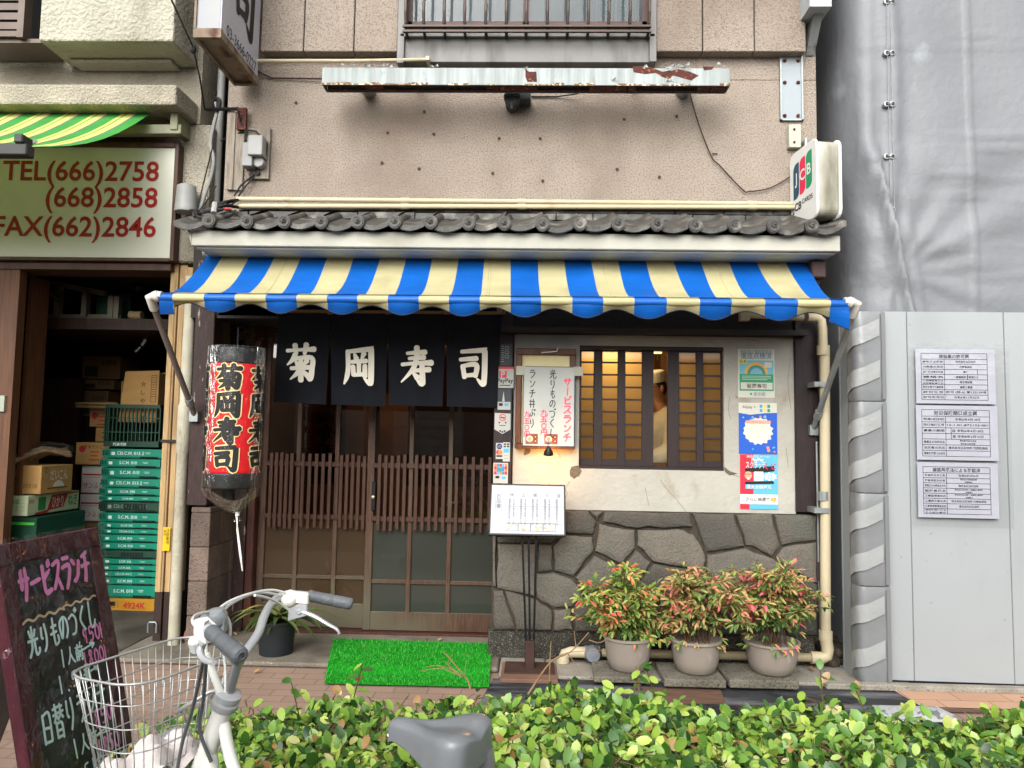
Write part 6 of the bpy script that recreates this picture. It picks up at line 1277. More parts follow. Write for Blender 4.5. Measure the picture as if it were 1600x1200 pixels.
mb = MB(); q = P(238, 975, .1); mb.tube([q+V((-.03, 0, -.06)), q+V((-.03, 0, .0)), q+V((-.02, -.0, .012)), q+V((.02, 0, .012)), q+V((.03, 0, .0)), q+V((.03, 0, -.06))], .006, 6); mb.build('handle', galv, BD)
mb = MB(); xg = x0+.19; mb.box(xg, PXw-.05, .2, .25, 0, ztp); tag(mb.build('gap_shade_strip', plain('navy gap shade', '#11141c', .8)), 'narrow dark strip standing in for the shaded gap between the timber bundle and the white pipe', 'board')  # dark strip drawn where the gap beside the pipe is only in shade
# ------------------------------------------------------------------ crates and boxes
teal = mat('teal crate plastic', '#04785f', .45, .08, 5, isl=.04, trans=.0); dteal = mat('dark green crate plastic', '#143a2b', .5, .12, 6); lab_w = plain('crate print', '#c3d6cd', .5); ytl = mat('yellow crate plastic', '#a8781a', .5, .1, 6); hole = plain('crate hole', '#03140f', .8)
ys = [(701, 716), (716.5, 730), (730.5, 747), (747.5, 762), (762.5, 774), (774.5, 783), (783.5, 800), (801, 816), (816.5, 826), (826.5, 835), (835.5, 847), (847.5, 859), (859.5, 872), (872.5, 882), (882.5, 892), (892.5, 902), (902.5, 914), (914.5, 934)]
desc = ['topmost teal folding crate, right under the dark green slatted crate', 'teal folding crate second from the top of the tall stack', 'teal folding crate third from the top of the tall stack', 'teal folding crate fourth from the top of the tall stack', 'thin teal crate fifth from the top, with a dark notch', 'thin teal crate directly above the blackish crate', 'blackish green crate with a pale printed strip in the middle of the teal stack', 'teal crate directly below the blackish crate', 'teal crate second below the blackish crate', 'teal crate third below the blackish crate', 'teal crate fourth below the blackish crate', 'teal crate just above the lower dark crate', 'dark teal crate low in the tall stack', 'teal crate directly below the lower dark crate', 'teal crate second below the lower dark crate', 'teal crate third below the lower dark crate', 'teal crate second above the yellow crate', 'teal crate resting directly on the yellow crate']
Yk = 1.0; rr = random.Random(12)
for k, (y0, y1) in enumerate(ys):
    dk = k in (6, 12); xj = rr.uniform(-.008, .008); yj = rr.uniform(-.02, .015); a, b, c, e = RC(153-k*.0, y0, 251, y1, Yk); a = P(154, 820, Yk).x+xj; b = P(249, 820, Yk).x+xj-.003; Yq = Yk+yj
    t = thing('folding_crate', desc[k], 'crate', ((a+b)/2, Yk+.2, c), 'teal crates stacked in the greengrocer storefront')
    mb = MB(); h_ = e-c-.004; mb.use(0); mb.box(a, b, Yq+.012, Yq+.36, c, c+h_); mb.box(a+.06, b, Yq, Yq+.011, c+h_*.12, c+h_); mb.box(a-.006, a+.055, Yq+.002, Yq+.014, c+h_*.2, c+h_*.95)
    mb.use(1); mb.box(b-.2+rr.uniform(-.03, .03), b-.04, Yq-.003, Yq+.002, c+h_*.02, c+h_*.2)
    for q in range(4): mb.box(a+.003+q*.013, a+.009+q*.013, Yq-.001, Yq+.004, c+h_*.3, c+h_*.85)
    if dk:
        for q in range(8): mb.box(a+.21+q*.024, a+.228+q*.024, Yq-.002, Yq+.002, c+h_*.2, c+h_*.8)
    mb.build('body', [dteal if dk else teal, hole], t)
    pl = Pl((a, Yq-.0012, c+h_)); mb = MB(); 
    if not dk or k == 6:
        mb.prism(pl, rrect(.075, h_*.32, .105, h_*.68, .004), -.001, .0005); mb.text(pl, 'S.C.M. 010' if k % 3 else '□S.C.M. 015 2', .24, h_*.45, min(.038, h_*.5), .0005, bold=.02); mb.quad(pl, .36, h_*.36, .41, h_*.40, .0005); mb.quad(pl, .37, h_*.48, .405, h_*.52, .0005); mb.build('print', lab_w if k != 6 else plain('dim print', '#7b8a80', .6), t)
t = thing('yellow_crate', 'yellow plastic bottle crate at the bottom of the teal stack', 'crate', P(210, 957, Yk)); a, b, c, e = RC(172, 935, 249, 956, Yk); a = P(154, 945, Yk).x; mb = MB(); c = .02; mb.use(0)
mb.box(a, b, Yk, Yk+.36, c, c+.02); mb.box(a, b, Yk, Yk+.36, e-.03, e-.004); mb.box(a, b, Yk+.03, Yk+.34, c+.02, e-.03)
for q in (0, .06, .14, .36): mb.box(a+q, a+q+.018, Yk+.001, Yk+.03, c+.02, e-.03)
mb.box(a+.16, b, Yk+.002, Yk+.03, c+.02, e-.03); mb.use(1); mb.box(a+.02, a+.06, Yk+.028, Yk+.0295, c+.03, e-.035); mb.box(a+.08, a+.14, Yk+.028, Yk+.0295, c+.03, e-.035); mb.build('body', [ytl, hole], t)
mb = MB(); pl = Pl((a, Yk+.001, e)); mb.text(pl, '4924K', .3, .06, .07, .001, bold=.03); mb.build('lettering', plain('crate red', '#a22a20', .5), t)
# dark green slatted crate on the stack with an open carton in it
a, b, c, e = RC(170, 632, 249, 699, Yk); t = thing('slatted_crate', 'dark green slatted crate on top of the teal stack', 'crate', ((a+b)/2, Yk+.18, c)); a = P(154, 665, Yk).x+.05
mb = MB(); mb.use(0); mb.box(a, b, Yk, Yk+.36, e-.035, e); mb.box(a, b, Yk, Yk+.36, c+.004, c+.05); mb.box(a, a+.012, Yk, Yk+.36, c+.05, e-.035); mb.box(b-.012, b, Yk, Yk+.36, c+.05, e-.035)
mb = MB(); 
for (x0_, x1_, y0_, y1_) in ((a, b, Yk, Yk+.02), (a, b, Yk+.34, Yk+.36)):
    mb.box(x0_, x1_, y0_, y1_, e-.03, e); mb.box(x0_, x1_, y0_, y1_, c+.004, c+.05)
    for q in range(15): x = a+(b-a)*q/14-.004; mb.box(x, x+.009, y0_+.003, y1_-.003, c+.05, e-.03)
    for q in (.35, .68): mb.box(a, b, y0_+.005, y1_-.005, c+(e-c)*q-.004, c+(e-c)*q+.004)
for x in (a, b-.014): mb.box(x, x+.014, Yk+.02, Yk+.34, c+.004, e)
mb.box(a+.014, b-.014, Yk+.02, Yk+.34, c+.005, c+.02); mb.build('body', dteal, t)
mb = MB(); mb.text(Pl((a, Yk-.001, e)), 'PCB1528', .14, (e-c)*.93, .03, .001, bold=.03); mb.build('print', lab_w, t)
card = mat('brown cardboard', '#a5804c', .8, .08, 5, .1, 30, stretch=(1, 1, 3)); card2 = mat('shade tinted cardboard', '#6f5434', .85, .1, 5); cardw = mat('white cardboard', '#b9b7b2', .7, .05, 5); cardg = mat('pale green cardboard', '#b3bf9a', .7, .05, 5)  # card2 is the brown cardboard with the store's shade put into its colour
t = thing('open_carton', 'opened brown bean sprout carton standing in the dark green slatted crate', 'carton', P(222, 640, 1.13)); pl = Pl(P(197, 581, 1.10)); a, b = P(197, 600, 1.10).x, P(250, 600, 1.10).x; z0, z1 = P(220, 660, 1.10).z, P(220, 581, 1.10).z
pl = Pl((a, 1.08, z1)); w_ = b-a; mb = MB(); mb.prism(pl, [(.0, .0), (w_, -.012), (w_, z1-z0), (-.04, z1-z0)], -.006, 0); mb.prism(Pl((a, 1.30, z1)), [(.0, .0), (w_, -.012), (w_, z1-z0), (-.04, z1-z0)], -.006, 0); mb.box(a-.03, a-.024, 1.086, 1.29, z0, z1-.08); mb.box(b-.005, b, 1.086, 1.29, z0, z1-.01); mb.build('body', card, t)
mb = MB(); mb.text(pl, '福もやし', w_*.52, (z1-z0)*.42, .05, .001, bold=.02, vert=False) if False else None
for k_, ch in enumerate('福もやし☆'): mb.text(pl, ch, w_*.55, (z1-z0)*(.92-.17*k_), .048, .001, bold=.03)
mb.frame(pl, w_*.78, .03, w_*.94, (z1-z0)*.6, .004, .001)
for q in range(9): mb.quad(pl, w_*.8, .05+q*.02, w_*.92, .054+q*.02, .001)
mb.build('print', plain('carton print', '#3a2a1a', .7), t)
def box(name, label, q, Y, depth, m, draw=None, side=None, group='boxes in the greengrocer storefront', mats=(), z0=None, cat='carton'):
    a, b, c, e = RC(*q, Y); c = c if z0 is None else z0; t = thing(name, label, cat, ((a+b)/2, Y+depth/2, c), group); mb = MB(); mb.box(a, b, Y, Y+depth, c, e-.002); 
    mb.build('body', m, t, bevel=.004)
    mb = MB(); mb.box((a+b)/2-.0, (a+b)/2+.003, Y+.0, Y+depth, e-.002, e-.0005)
    if draw or side:
        mb = MB()
        if draw: draw(mb, Pl((a, Y-.0005, e)), b-a, e-c)
        if side: side(mb, Pl((b+.0005, Y, e), (0, 1, 0)), depth, e-c)
        mb.build('print', list(mats), t)
    return t, a, b, c, e
bi, ri, gi, wi = plain('box brown ink', '#4a3320', .7), plain('box red ink', '#a3282a', .7), plain('box green ink', '#2e7a3c', .7), plain('box white ink', '#c9c7bd', .7)
def a1(m, p, w, h): m.frame(p, w*.05, h*.38, w*.42, h*.72, .004, .001); m.text(p, '北海道', w*.24, h*.48, .03, .001, fit=w*.3); m.text(p, '土付き', w*.24, h*.62, .03, .001, fit=w*.3); m.text(p, 'JAおおつみ', w*.68, h*.72, .04, .001, fit=w*.44)
def a2(m, p, w, h): 
    m.frame(p, w*.1, h*.1, w*.2, h*.25, .004, .001); m.use(1); m.text(p, 'だいこん', w*.55, h*.36, .09, .001, bold=.05, fit=w*.55); m.poly(p, arc(w*.55, h*.78, w*.17, 180, 360, 14, h*.22), .001); m.use(0); m.quad(p, w*.2, h*.8, w*.85, h*.84, .0015)
Yb = .33
box('carton', 'brown cardboard carton under the bundle of burdock roots', (12, 727, 64, 772), Yb, .38, card, a1, a2, mats=(bi, wi))
def b1(m, p, w, h):
    for q in range(4): m.quad(p, w*.06, h*(.2+.18*q), w*.94, h*(.21+.18*q), .001)
    for q in (.3, .55, .75): m.quad(p, w*q, h*.2, w*q+.003, h*.75, .001)
    m.text(p, '等級 L 量目', w*.5, h*.3, .03, .001, fit=w*.6); m.text(p, '品種 ねぎ', w*.4, h*.48, .03, .001, fit=w*.5)
def b2(m, p, w, h):
    m.use(1); m.poly(p, [(w*.36, h*.98), (w*.14, h*.98), (w*.14, h*.9), (w*.36, h*.82), (w*.44, h*.1), (w*.98, h*.03), (w*.98, h*.12), (w*.76, h*.14), (w*.68, h*.78), (w*.4, h*.86)], .001); m.text(p, '産地直送', w*.07, h*.3, .035, .001, fit=w*.1); m.use(3); m.text(p, 'ひかり', w*.56, h*.46, .1, .003, bold=.05, fit=w*.22); m.use(2); m.text(p, 'ねぎ', w*.87, h*.45, .1, .002, bold=.05, fit=w*.2); m.quad(p, w*.19, h*.15, w*.33, h*.8, .001)
box('leek_carton', 'pale green and white leek carton under the brown carton', (-24, 774, 43, 806), Yb-.05, .62, cardg, b1, b2, mats=(gi, ri, gi, wi))
t, a, b, c, e = box('dark_crate', 'dark green crate with a bright green bar, under the leek carton', (-30, 808, 56, 862), Yb-.04, .6, dteal, group='dark crates under the leek carton', cat='crate')
mb = MB(); mb.box(a, b-.01, Yb-.05, Yb-.041, e-.055, e-.035); mb.build('green_bar', plain('bright green bar', '#3f9a34', .5), t); mb = MB(); mb.box(a+.02, a+.2, Yb-.046, Yb-.041, e-.15, e-.1); mb.build('label', plain('cream label', '#a89a6a', .6), t)
box('dark_crate', 'lower dark green crate standing on the shop floor behind the chalkboard', (-30, 863, 56, 985), Yb-.03, .6, dteal, group='dark crates under the leek carton', z0=.02, cat='crate')
def w1(m, p, w, h): m.use(1); m.quad(p, w*.05, h*.3, w*.95, h*.36, .001); m.frame(p, w*.05, h*.42, w*.95, h*.98, .003, .001); m.use(1); m.text(p, 'サンふじ', w*.5, h*.72, .06, .001, fit=w*.8, bold=.02)
box('apple_carton', 'white apple carton with red writing, upper of two beside the teal stack', (127, 727, 166, 771), 1.2, .4, cardw, w1, mats=(bi, ri))
box('apple_carton', 'white apple carton with red writing, lower of two beside the teal stack', (124, 772, 163, 815), 1.21, .4, cardw, w1, mats=(bi, ri))
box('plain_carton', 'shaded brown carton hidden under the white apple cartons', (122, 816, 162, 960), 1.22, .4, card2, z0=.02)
def c1(m, p, w, h): m.use(1); m.poly(p, arc(w*.2, h*.3, .03, 0, 360, 12)[:-1], .001); m.text(p, '三浦', w*.75, h*.6, .1, .001, bold=.05); m.use(0); m.text(p, '青首だいこん', w*.6, h*.2, .035, .001)
box('radish_carton', 'brown carton with red mark and characters above the white apple cartons', (118, 691, 170, 726), 1.15, .4, card, c1, mats=(bi, ri))
box('radish_carton', 'small brown carton marked in red, upper one beside the slatted crate', (140, 642, 178, 667), 1.3, .35, card, c1, mats=(bi, ri))
def c2(m, p, w, h): m.text(p, '北', w*.6, h*.5, .09, .001, bold=.04)
box('brown_carton', 'brown carton with one black character under the upper radish carton', (149, 668, 178, 690), 1.28, .35, card, c2, mats=(ink,))
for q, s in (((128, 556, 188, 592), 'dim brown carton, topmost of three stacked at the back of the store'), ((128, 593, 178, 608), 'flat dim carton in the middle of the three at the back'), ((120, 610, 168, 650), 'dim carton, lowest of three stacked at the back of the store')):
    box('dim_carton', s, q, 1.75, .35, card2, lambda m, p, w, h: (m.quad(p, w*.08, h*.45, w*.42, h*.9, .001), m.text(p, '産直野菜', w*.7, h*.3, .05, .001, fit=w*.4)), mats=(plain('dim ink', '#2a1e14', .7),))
# supports hidden in the dark below the back cartons
mb = MB(); a, b, c, e = RC(116, 651, 182, 690, 1.75); mb.box(a, b, 1.75, 2.15, .02, P(150, 651, 1.75).z-.003); tag(mb.build('dark_cabinet', brnd, loc=None), 'dark cabinet carrying the dim cartons at the back of the store', 'cabinet')
mb = MB(); rr = random.Random(4)
for k in range(26): y_ = 1.15+rr.uniform(0, .3); q = P(120+rr.uniform(-3, 3), 633+rr.uniform(-4, 3), y_); mb.tube([q, q+V((.36, rr.uniform(-.05, .05), rr.uniform(-.015, .015)))], .005, 4)
tag(mb.build('stick_bundle', mat('dry sticks', '#8a734c', .8, .3, 9)), 'bundle of thin dry sticks lying left of the slatted crate', 'sticks')
# burdock roots in film
BU = thing('burdock_bundle', 'bundle of burdock roots wrapped in clear film lying on the brown carton', 'vegetables', P(60, 715, Yb+.1)); rr = random.Random(17); mb = MB(); fm = MB()
for k in range(9):
    a = P(8+rr.uniform(-14, 24), 722+rr.uniform(-12, 22), Yb-.06+rr.uniform(0, .1)); b = P(110+rr.uniform(-8, 2), 700+rr.uniform(-4, 14), Yb+.36+rr.uniform(-.06, .04)); m_ = a.lerp(b, .5)+V((0, 0, .03+rr.uniform(0, .05)))
    L = [V(q) for q in smooth_line([tuple(a), tuple(m_), tuple(b)], 8)]; mb.tube(L, .018, 7, rs=[.021+rr.uniform(-.003, .003)-.006*i/len(L) for i in range(len(L))])
mb.build('root', mat('muddy root', '#7d6a52', .9, .35, 14, 1., 60), BU, smooth=2)
for dy in (0, .09):
    L = [V(q) for q in smooth_line([tuple(P(-4+dy*150, 742-dy*60, Yb-.08)), tuple(P(30+dy*100, 714, Yb+.03+dy)), tuple(P(70+dy*50, 700, Yb+.2+dy)), tuple(P(110, 704, Yb+.36+dy))], 6)]
    fm.tube(L, .06, 12, rs=[.045+.022*math.sin(math.pi*i/len(L))+rr.uniform(-.006, .006) for i in range(len(L))], flat=.8)
fm.build('film', film, BU, smooth=2)
# things on the shelf
LD = thing('step_ladder', 'pale step ladder lying on its side on the dark shelf', 'ladder', P(140, 497, .78)); mb = MB(); al = mat('dull aluminium', '#605c4c', .5, .15, 6, metal=.2)
mb.bar(P(60, 438, .78), P(165, 459, .78), .04, .03, (0, 1, 0)); mb.bar(P(60, 495, .78), P(190, 495.5, .78), .04, .03, (0, 1, 0)); mb.build('rail', al, LD)
for x, y0, y1 in ((88, 447, 494), (131, 455, 494), (172, 462, 500), (181, 463, 501)):
    mb = MB(); a, b, c, e = RC(x-4, y0, x+4, y1, .74); mb.box(a, b, .74, .80, max(c, zs_+.002), e); mb.build('rung', al, LD)
box('shelf_crate', 'dark green crate on the shelf behind the ladder', (150, 458, 204, 496), .9, .4, dteal, group='', cat='crate')
mb = MB(); rr = random.Random(9); q = P(190, 446, .95); vs = []; n = 16
for j in range(9):
    for i in range(n):
        t, p = math.pi*j/8, 2*math.pi*i/n; k_ = 1+rr.uniform(-.12, .12); vs.append(q+V((.2*math.sin(t)*math.cos(p)*k_, .16*math.sin(t)*math.sin(p)*k_, .11*math.cos(t)*k_)))
mb.add(vs, [(j*n+i, (j+1)*n+i, (j+1)*n+(i+1) % n, j*n+(i+1) % n) for j in range(8) for i in range(n)]); tag(mb.build('plastic_bag', film, smooth=2), 'crumpled clear plastic bag on the green crate on the shelf', 'plastic bag')
mb = MB(); q = P(203, 500, .74); mb.tube([V((q.x, .74, zs_+.035)), V((q.x+.1, .74, zs_+.035))], .035, 12); tag(mb.build('paper_roll', mat('dim paper roll', '#8a7a58', .8), smooth=True), 'small pale paper roll at the right end of the shelf', 'paper roll')
mb = MB(); mb.tube([P(30, 425, .5), P(95, 470, .72)], .022, 8); tag(mb.build('dark_pole', ink), 'dark pole slanting under the storefront beam', 'pole')
mb = MB(); rr = random.Random(14)
for k in range(30): b = P(14+rr.uniform(-8, 12), 745, .7); mb.tube([b, b+V((rr.uniform(-.08, .08), rr.uniform(-.03, .03), rr.uniform(.2, .42)))], .003, 3)
mb.tube([P(12, 745, .7), V((P(12, 745, .7).x, .7, .02))], .02, 6); tag(mb.build('straw_broom', mat('broom straw', '#574428', .9, .3, 9)), 'upturned straw broom in the dark left corner of the storefront', 'broom')
mb = MB(); q = P(222, 540, .6); mb.tube([q, q+V((.03, 0, .05))], .018, 8); mb.tube([q+V((-.05, 0, -.05)), q+V((-.01, 0, -.01))], .012, 8); mb.tube([q+V((.0, 0, .03)), V((q.x, .75, zs_-.09))], .004, 5); tag(mb.build('clip_lamp', plain('chrome', '#b0b0b0', .2, metal=1.)), 'small metal clip lamp hanging below the shelf', 'lamp')
mb = MB(); a = P(0, 628, .05).x; mb.box(a-.2, P(8, 628, .07).x, .06, .079, P(4, 643, .07).z, P(4, 618, .07).z); tag(mb.build('wall_notice', plain('dim notice', '#9ba394', .6)), 'pale notice on the brown side board at the left edge', 'notice')
mb = MB(); q = G(318, 1004, .03); mb.tube([q+V((-.12, .02, .045)), q+V((.06, -.02, .045))], .05, 14, cap=False); mb.tube([q+V((-.12, .02, .045)), q+V((.06, -.02, .045))], .04, 14, cap=False); tag(mb.build('clay_pipe', mat('terracotta', '#8a5240', .85, .2, 8), smooth=2), 'short terracotta pipe lying on the ground by the tiled pier', 'clay pipe')
# ------------------------------------------------------------------ projecting sign of the restaurant
X1 = P(405, 100, -.1).x; z0 = P(405, 134, -.1).z; VS = thing('projecting_sign', 'tall white projecting sign with black lettering and rusty base', 'sign', (X1-.08, -.42, z0)); Yn = -.74; th = .17; ztop = z0+2.6
mb = MB(); mb.box(X1-th, X1-.012, Yn+.01, -.1, z0+.04, ztop); mb.build('box', mat('grey white sign side', '#85888b', .4, .05, 4, stain='#9a8a5c', stscale=3, str_=(.55, .8), ststretch=(3, 1, .3)), VS)
mb = MB(); mb.box(X1-.011, X1-.004, Yn+.012, -.11, z0+.05, ztop); mb.build('face', plain('white sign face', '#a9a9b0', .35), VS)
mb = MB(); mb.box(X1-th-.006, X1+.002, Yn, Yn+.03, z0, z0+.06); mb.box(X1-th-.006, X1+.002, -.13, -.095, z0, z0+.06); mb.box(X1-.025, X1+.004, Yn+.03, -.13, z0, z0+.05); mb.box(X1-th-.006, X1-th+.014, Yn+.03, -.13, z0, z0+.05); mb.box(X1-th+.015, X1-.026, Yn+.03, -.13, z0+.02, z0+.035); mb.box(X1-th-.004, X1-th+.01, Yn-.002, Yn+.02, z0+.06, ztop)
mb.build('base_frame', mat('rusty sign frame', '#7a6a58', .7, .2, 8, .2, 40, stain='#4a2a1c', stscale=6, str_=(.5, .65)), VS)
sp_ = Pl((X1-.003, Yn, ztop), (0, 1, 0)); mb = MB(); L_ = -.1-Yn
for k, ch in enumerate('菊岡寿司'):
    b0 = 2.6-.40-(3-k)*.54
    for st in GL[ch]: mb.stroke(sp_, [(.16+p[0]/100*.38, b0-.26+p[1]/100*.42) for p in st], [.055*p[2] for p in st], .001)
mb.text(sp_, '03-3666-0227', .34, 2.6-.105, .105, .001, bold=.0, fit=.5); mb.build('lettering', ink, VS)
mb = MB(); mb.box(X1-.1, X1-.05, -.1, -.003, z0+.5, z0+.56); mb.box(X1-.1, X1-.05, -.1, -.003, z0+1.8, z0+1.86); mb.build('bracket', galv, VS)
# ------------------------------------------------------------------ chalkboard stand
wineF = mat('wine red painted frame', '#43161f', .4, .2, 8, .2, 40, stretch=(5, 5, 1)); slate = mat('chalkboard', '#1c201e', .5, .3, 6, .2, 30, stain='#4a4f4d', stscale=5, str_=(.55, .8))
tr_ = P(153, 825, -2.78); CBo = V((tr_.x-.03, -3.205, tr_.z+.004)); cu = V((.06, 1, 0)).normalized(); cv_ = V((.235, 0, -.972)); cv_ = (cv_-cu*cv_.dot(cu)).normalized()
cp = Pl(CBo, cu, cv_); cw_ = (.425)/cu.y; chh = 1.2
CB_ = thing('chalkboard_stand', 'wine red framed chalkboard stand with pink and mint handwriting wrapped in clear film', 'chalkboard', (cp.pt(cw_/2, chh).x, -3.02, 0))
mb = MB(); mb.prism(cp, [(0, 0), (cw_, 0), (cw_, .06), (0, .06)], -.03, .006); mb.prism(cp, [(0, 1.14), (cw_, 1.14), (cw_, 1.2), (0, 1.2)], -.03, .006); mb.prism(cp, [(0, .0602), (.055, .0602), (.055, 1.1398), (0, 1.1398)], -.03, .005); mb.prism(cp, [(cw_-.055, .0602), (cw_, .0602), (cw_, 1.1398), (cw_-.055, 1.1398)], -.03, .005); mb.build('frame', wineF, CB_, bevel=.004)
mb = MB(); mb.prism(cp, [(.05, .05), (cw_-.05, .05), (cw_-.05, 1.15), (.05, 1.15)], -.02, -.004); sl = mb.build('slate', slate, CB_)
mb = MB(); q = cp.pt(0, 0, -.03); c2 = Pl(q-V((.02, 0, 0)), cu, V((-.33, 0, -1))); mb.prism(c2, [(0, .02), (cw_, .02), (cw_, 1.2), (0, 1.2)], -.03, 0); mb.build('rear_leg', mat('brown wrapped back', '#4c3a2e', .35, .2, 6, .4, 12), CB_)
mint = plain('mint chalk', '#d3eee6', .8); pink = plain('pink chalk', '#f08fc4', .8); yel = plain('cream chalk', '#d8bf97', .8)
class Sub:
    def __init__(s, p): s.p = p
    def pt(s, a, b, o=0): return s.p.pt(a, b, o-.003)
cq = Sub(cp); random.seed(5); iw = cw_-.11; hw = MB()
def line(s, a, b, w, h, lw, step, m, slope=0.):
    hw.use(m)
    for k, ch in enumerate(s): hw.glyph(cq, ch, .055+a+k*step, b+slope*k, w, h, lw*1.22, .001, 4)
K_ = iw/7.4
for dx, lw in ((0, .010), (.0025, .006)): line('サービスランチ', .012+dx, .07, K_*.98, .105, lw, K_, 1, -.002)
hw.use(2); hw.glyph(cq, '~', .06, .205, iw*.52, .03, .007, .001); hw.glyph(cq, '~', .06+iw*.5, .2, iw*.5, .026, .006, .001)
line('光りものづくし', .012, .235, K_, .085, .0065, K_*.96, 0, -.003)
line('1人前', iw*.36, .325, .035, .055, .005, .035, 0); line('→', iw*.64, .33, .07, .04, .005, .06, 0); line('950円', iw*.70, .29, .03, .052, .005, .028, 1)
line('1.5人前', iw*.30, .392, .029, .055, .005, .028, 0); line('→', iw*.64, .40, .07, .04, .005, .06, 0); line('1500円'.replace('5', '8'), iw*.66, .358, .027, .05, .005, .025, 1)
line('日替りランチ', .012, .462, K_*1.05, .095, .0065, K_*1.08, 0, -.003); line('1人前', iw*.34, .572, .038, .06, .005, .037, 0); line('→', iw*.64, .58, .07, .04, .005, .06, 0); line('850円', iw*.68, .53, .03, .055, .005, .029, 1)
line('1.5人前', iw*.26, .65, .03, .06, .005, .03, 0); line('→', iw*.62, .66, .07, .04, .005, .06, 0); line('1850円', iw*.66, .615, .028, .055, .005, .026, 1)
line('日替り丼', .012, .74, K_*1.2, .095, .0065, K_*1.3, 0, -.003); line('1人前', iw*.34, .86, .038, .06, .005, .037, 0); line('900円', iw*.64, .85, .03, .055, .005, .029, 1)
hw.build('handwriting', [mint, pink, yel], sl)
mb = MB(); rr = random.Random(3); vs = []; nx, ny = 26, 60
for j in range(ny+1):
    for i in range(nx+1):
        u, v_ = -.012+(cw_+.024)*i/nx, -.012+1.22*j/ny; vs.append(cp.pt(u, v_, .014+.006*math.sin(u*40+v_*9)*math.sin(v_*31-u*17)+.004*rr.uniform(-1, 1)))
mb.add(vs, [(j*(nx+1)+i, (j+1)*(nx+1)+i, (j+1)*(nx+1)+i+1, j*(nx+1)+i+1) for j in range(ny) for i in range(nx)])
e = [cp.pt(cw_+.01, -.012, .012), cp.pt(-.012, -.012, .012)]; mb.add([cp.pt(-.012, -.012, .014), cp.pt(-.014, 1.2, .014), cp.pt(-.02, 1.2, -.4), cp.pt(-.014, -.012, -.05)], [(0, 1, 2, 3)])
film3 = film.copy(); film3.name = 'wrapping film'
for n_ in film3.node_tree.nodes:
    if n_.type == 'MATH': n_.inputs[1].default_value = .75; n_.inputs[2].default_value = .0
    if n_.type == 'MAPPING': n_.inputs['Scale'].default_value = (4, 5, 3)
    if n_.type == 'BSDF_GLOSSY': n_.inputs['Roughness'].default_value = .1
    if n_.type == 'BUMP': n_.inputs['Distance'].default_value = .03
mb.build('film', film3, CB_, smooth=2)
# ------------------------------------------------------------------ bicycle
HT = P(352, 1098, -3.45); SDL = P(680, 1136, -3.63); ba = math.atan2(HT.y-SDL.y, SDL.x-HT.x)
bf = V((-math.cos(ba), math.sin(ba), 0)); bl_ = V((0, 0, 1)).cross(bf); BO = V((SDL.x, SDL.y, 0)); BO = BO-bl_*((HT-BO).dot(bl_))*0
def B(x, y, z): return BO+bf*x+bl_*y+V((0, 0, z))
xh, zh = (HT-BO).dot(bf), HT.z
BK = thing('bicycle', 'white city bicycle with wire front basket and grey saddle parked before the hedge', 'bicycle', BO)
bwht = mat('pearl white bicycle paint', '#c9c9c2', .3, .04, 6, coat=.5); chrome = mat('brushed alloy', '#b9bbbd', .3, .05, 8, metal=.9); alw = mat('satin alloy', '#b5b7b8', .4, .05, 8, metal=.5); grp = mat('grey rubber grip', '#55585b', .5, .08, 9, .3, 90); tyre = mat('black tyre', '#191919', .8, .2, 9)
sl_ = .40; ax = lambda t: (xh+sl_*t, zh-t)          # down the steering axis, t metres below the headset
fx_, fz_ = ax(.56); fx_ += .04
mb = MB(); mb.tube([B(xh-.002, 0, zh+.004), B(*(lambda a: (a[0], 0, a[1]))(ax(.17)))], 0.0215, 14); 
bb = (.06, .27); st_ = (-.02, .0, .74)
mb.tube([V(q) for q in smooth_line([tuple(B(ax(.045)[0]-.015, 0, ax(.045)[1])), tuple(B(xh-.06, 0, zh-.18)), tuple(B(.22, 0, .44)), tuple(B(.03, 0, .42))], 8)], .0135, 12)
mb.tube([V(q) for q in smooth_line([tuple(B(*(lambda a: (a[0]-.005, 0, a[1]))(ax(.12)))), tuple(B(xh-.02, 0, zh-.33)), tuple(B(.28, 0, .32)), tuple(B(bb[0], 0, bb[1]))], 8)], .021, 12)
mb.tube([B(bb[0], 0, bb[1]-.03), B(-.03, 0, .68)], .017, 12); rax = -.40
for s in (.055, -.055): mb.tube([B(bb[0]-.05, s*.5, bb[1]), B(rax, s, .32)], .01, 8); mb.tube([B(-.02, s*.4, .62), B(rax, s, .32)], .008, 8)
mb.tube([B(bb[0], -.04, bb[1]), B(bb[0], .04, bb[1])], .024, 12); mb.build('frame', bwht, BK, smooth=True)
mb = MB(); a = ax(.17)
for s in (1, -1): mb.tube([V(q) for q in smooth_line([tuple(B(a[0], .0, a[1])), tuple(B(a[0]+.015, s*.045, a[1]-.03)), tuple(B(fx_-.05, s*.05, fz_+.14)), tuple(B(fx_, s*.05, fz_))], 5)], .012, 8)
mb.build('fork', bwht, BK, smooth=True)
mb = MB(); hx = B(xh, 0, zh); an = (B(*(lambda q: (q[0], 0, q[1]))(ax(-.1)))-hx).normalized(); mb.lathe(hx, [(.028, -.012), (.031, -.008), (.031, .004), (.025, .006), (.025, .012), (.030, .014), (.030, .024), (.02, .028)], 18, an); mb.build('headset', alw, BK, smooth=True)
stt = P(372, 1033, -3.45); stb = hx+an*.02; mb = MB(); mb.tube([stb, stt], .0115, 12); mb.tube([stt+(stb-stt)*.02, stt-(stb-stt)*.12], .0145, 12); mb.build('stem', chrome, BK, smooth=True)
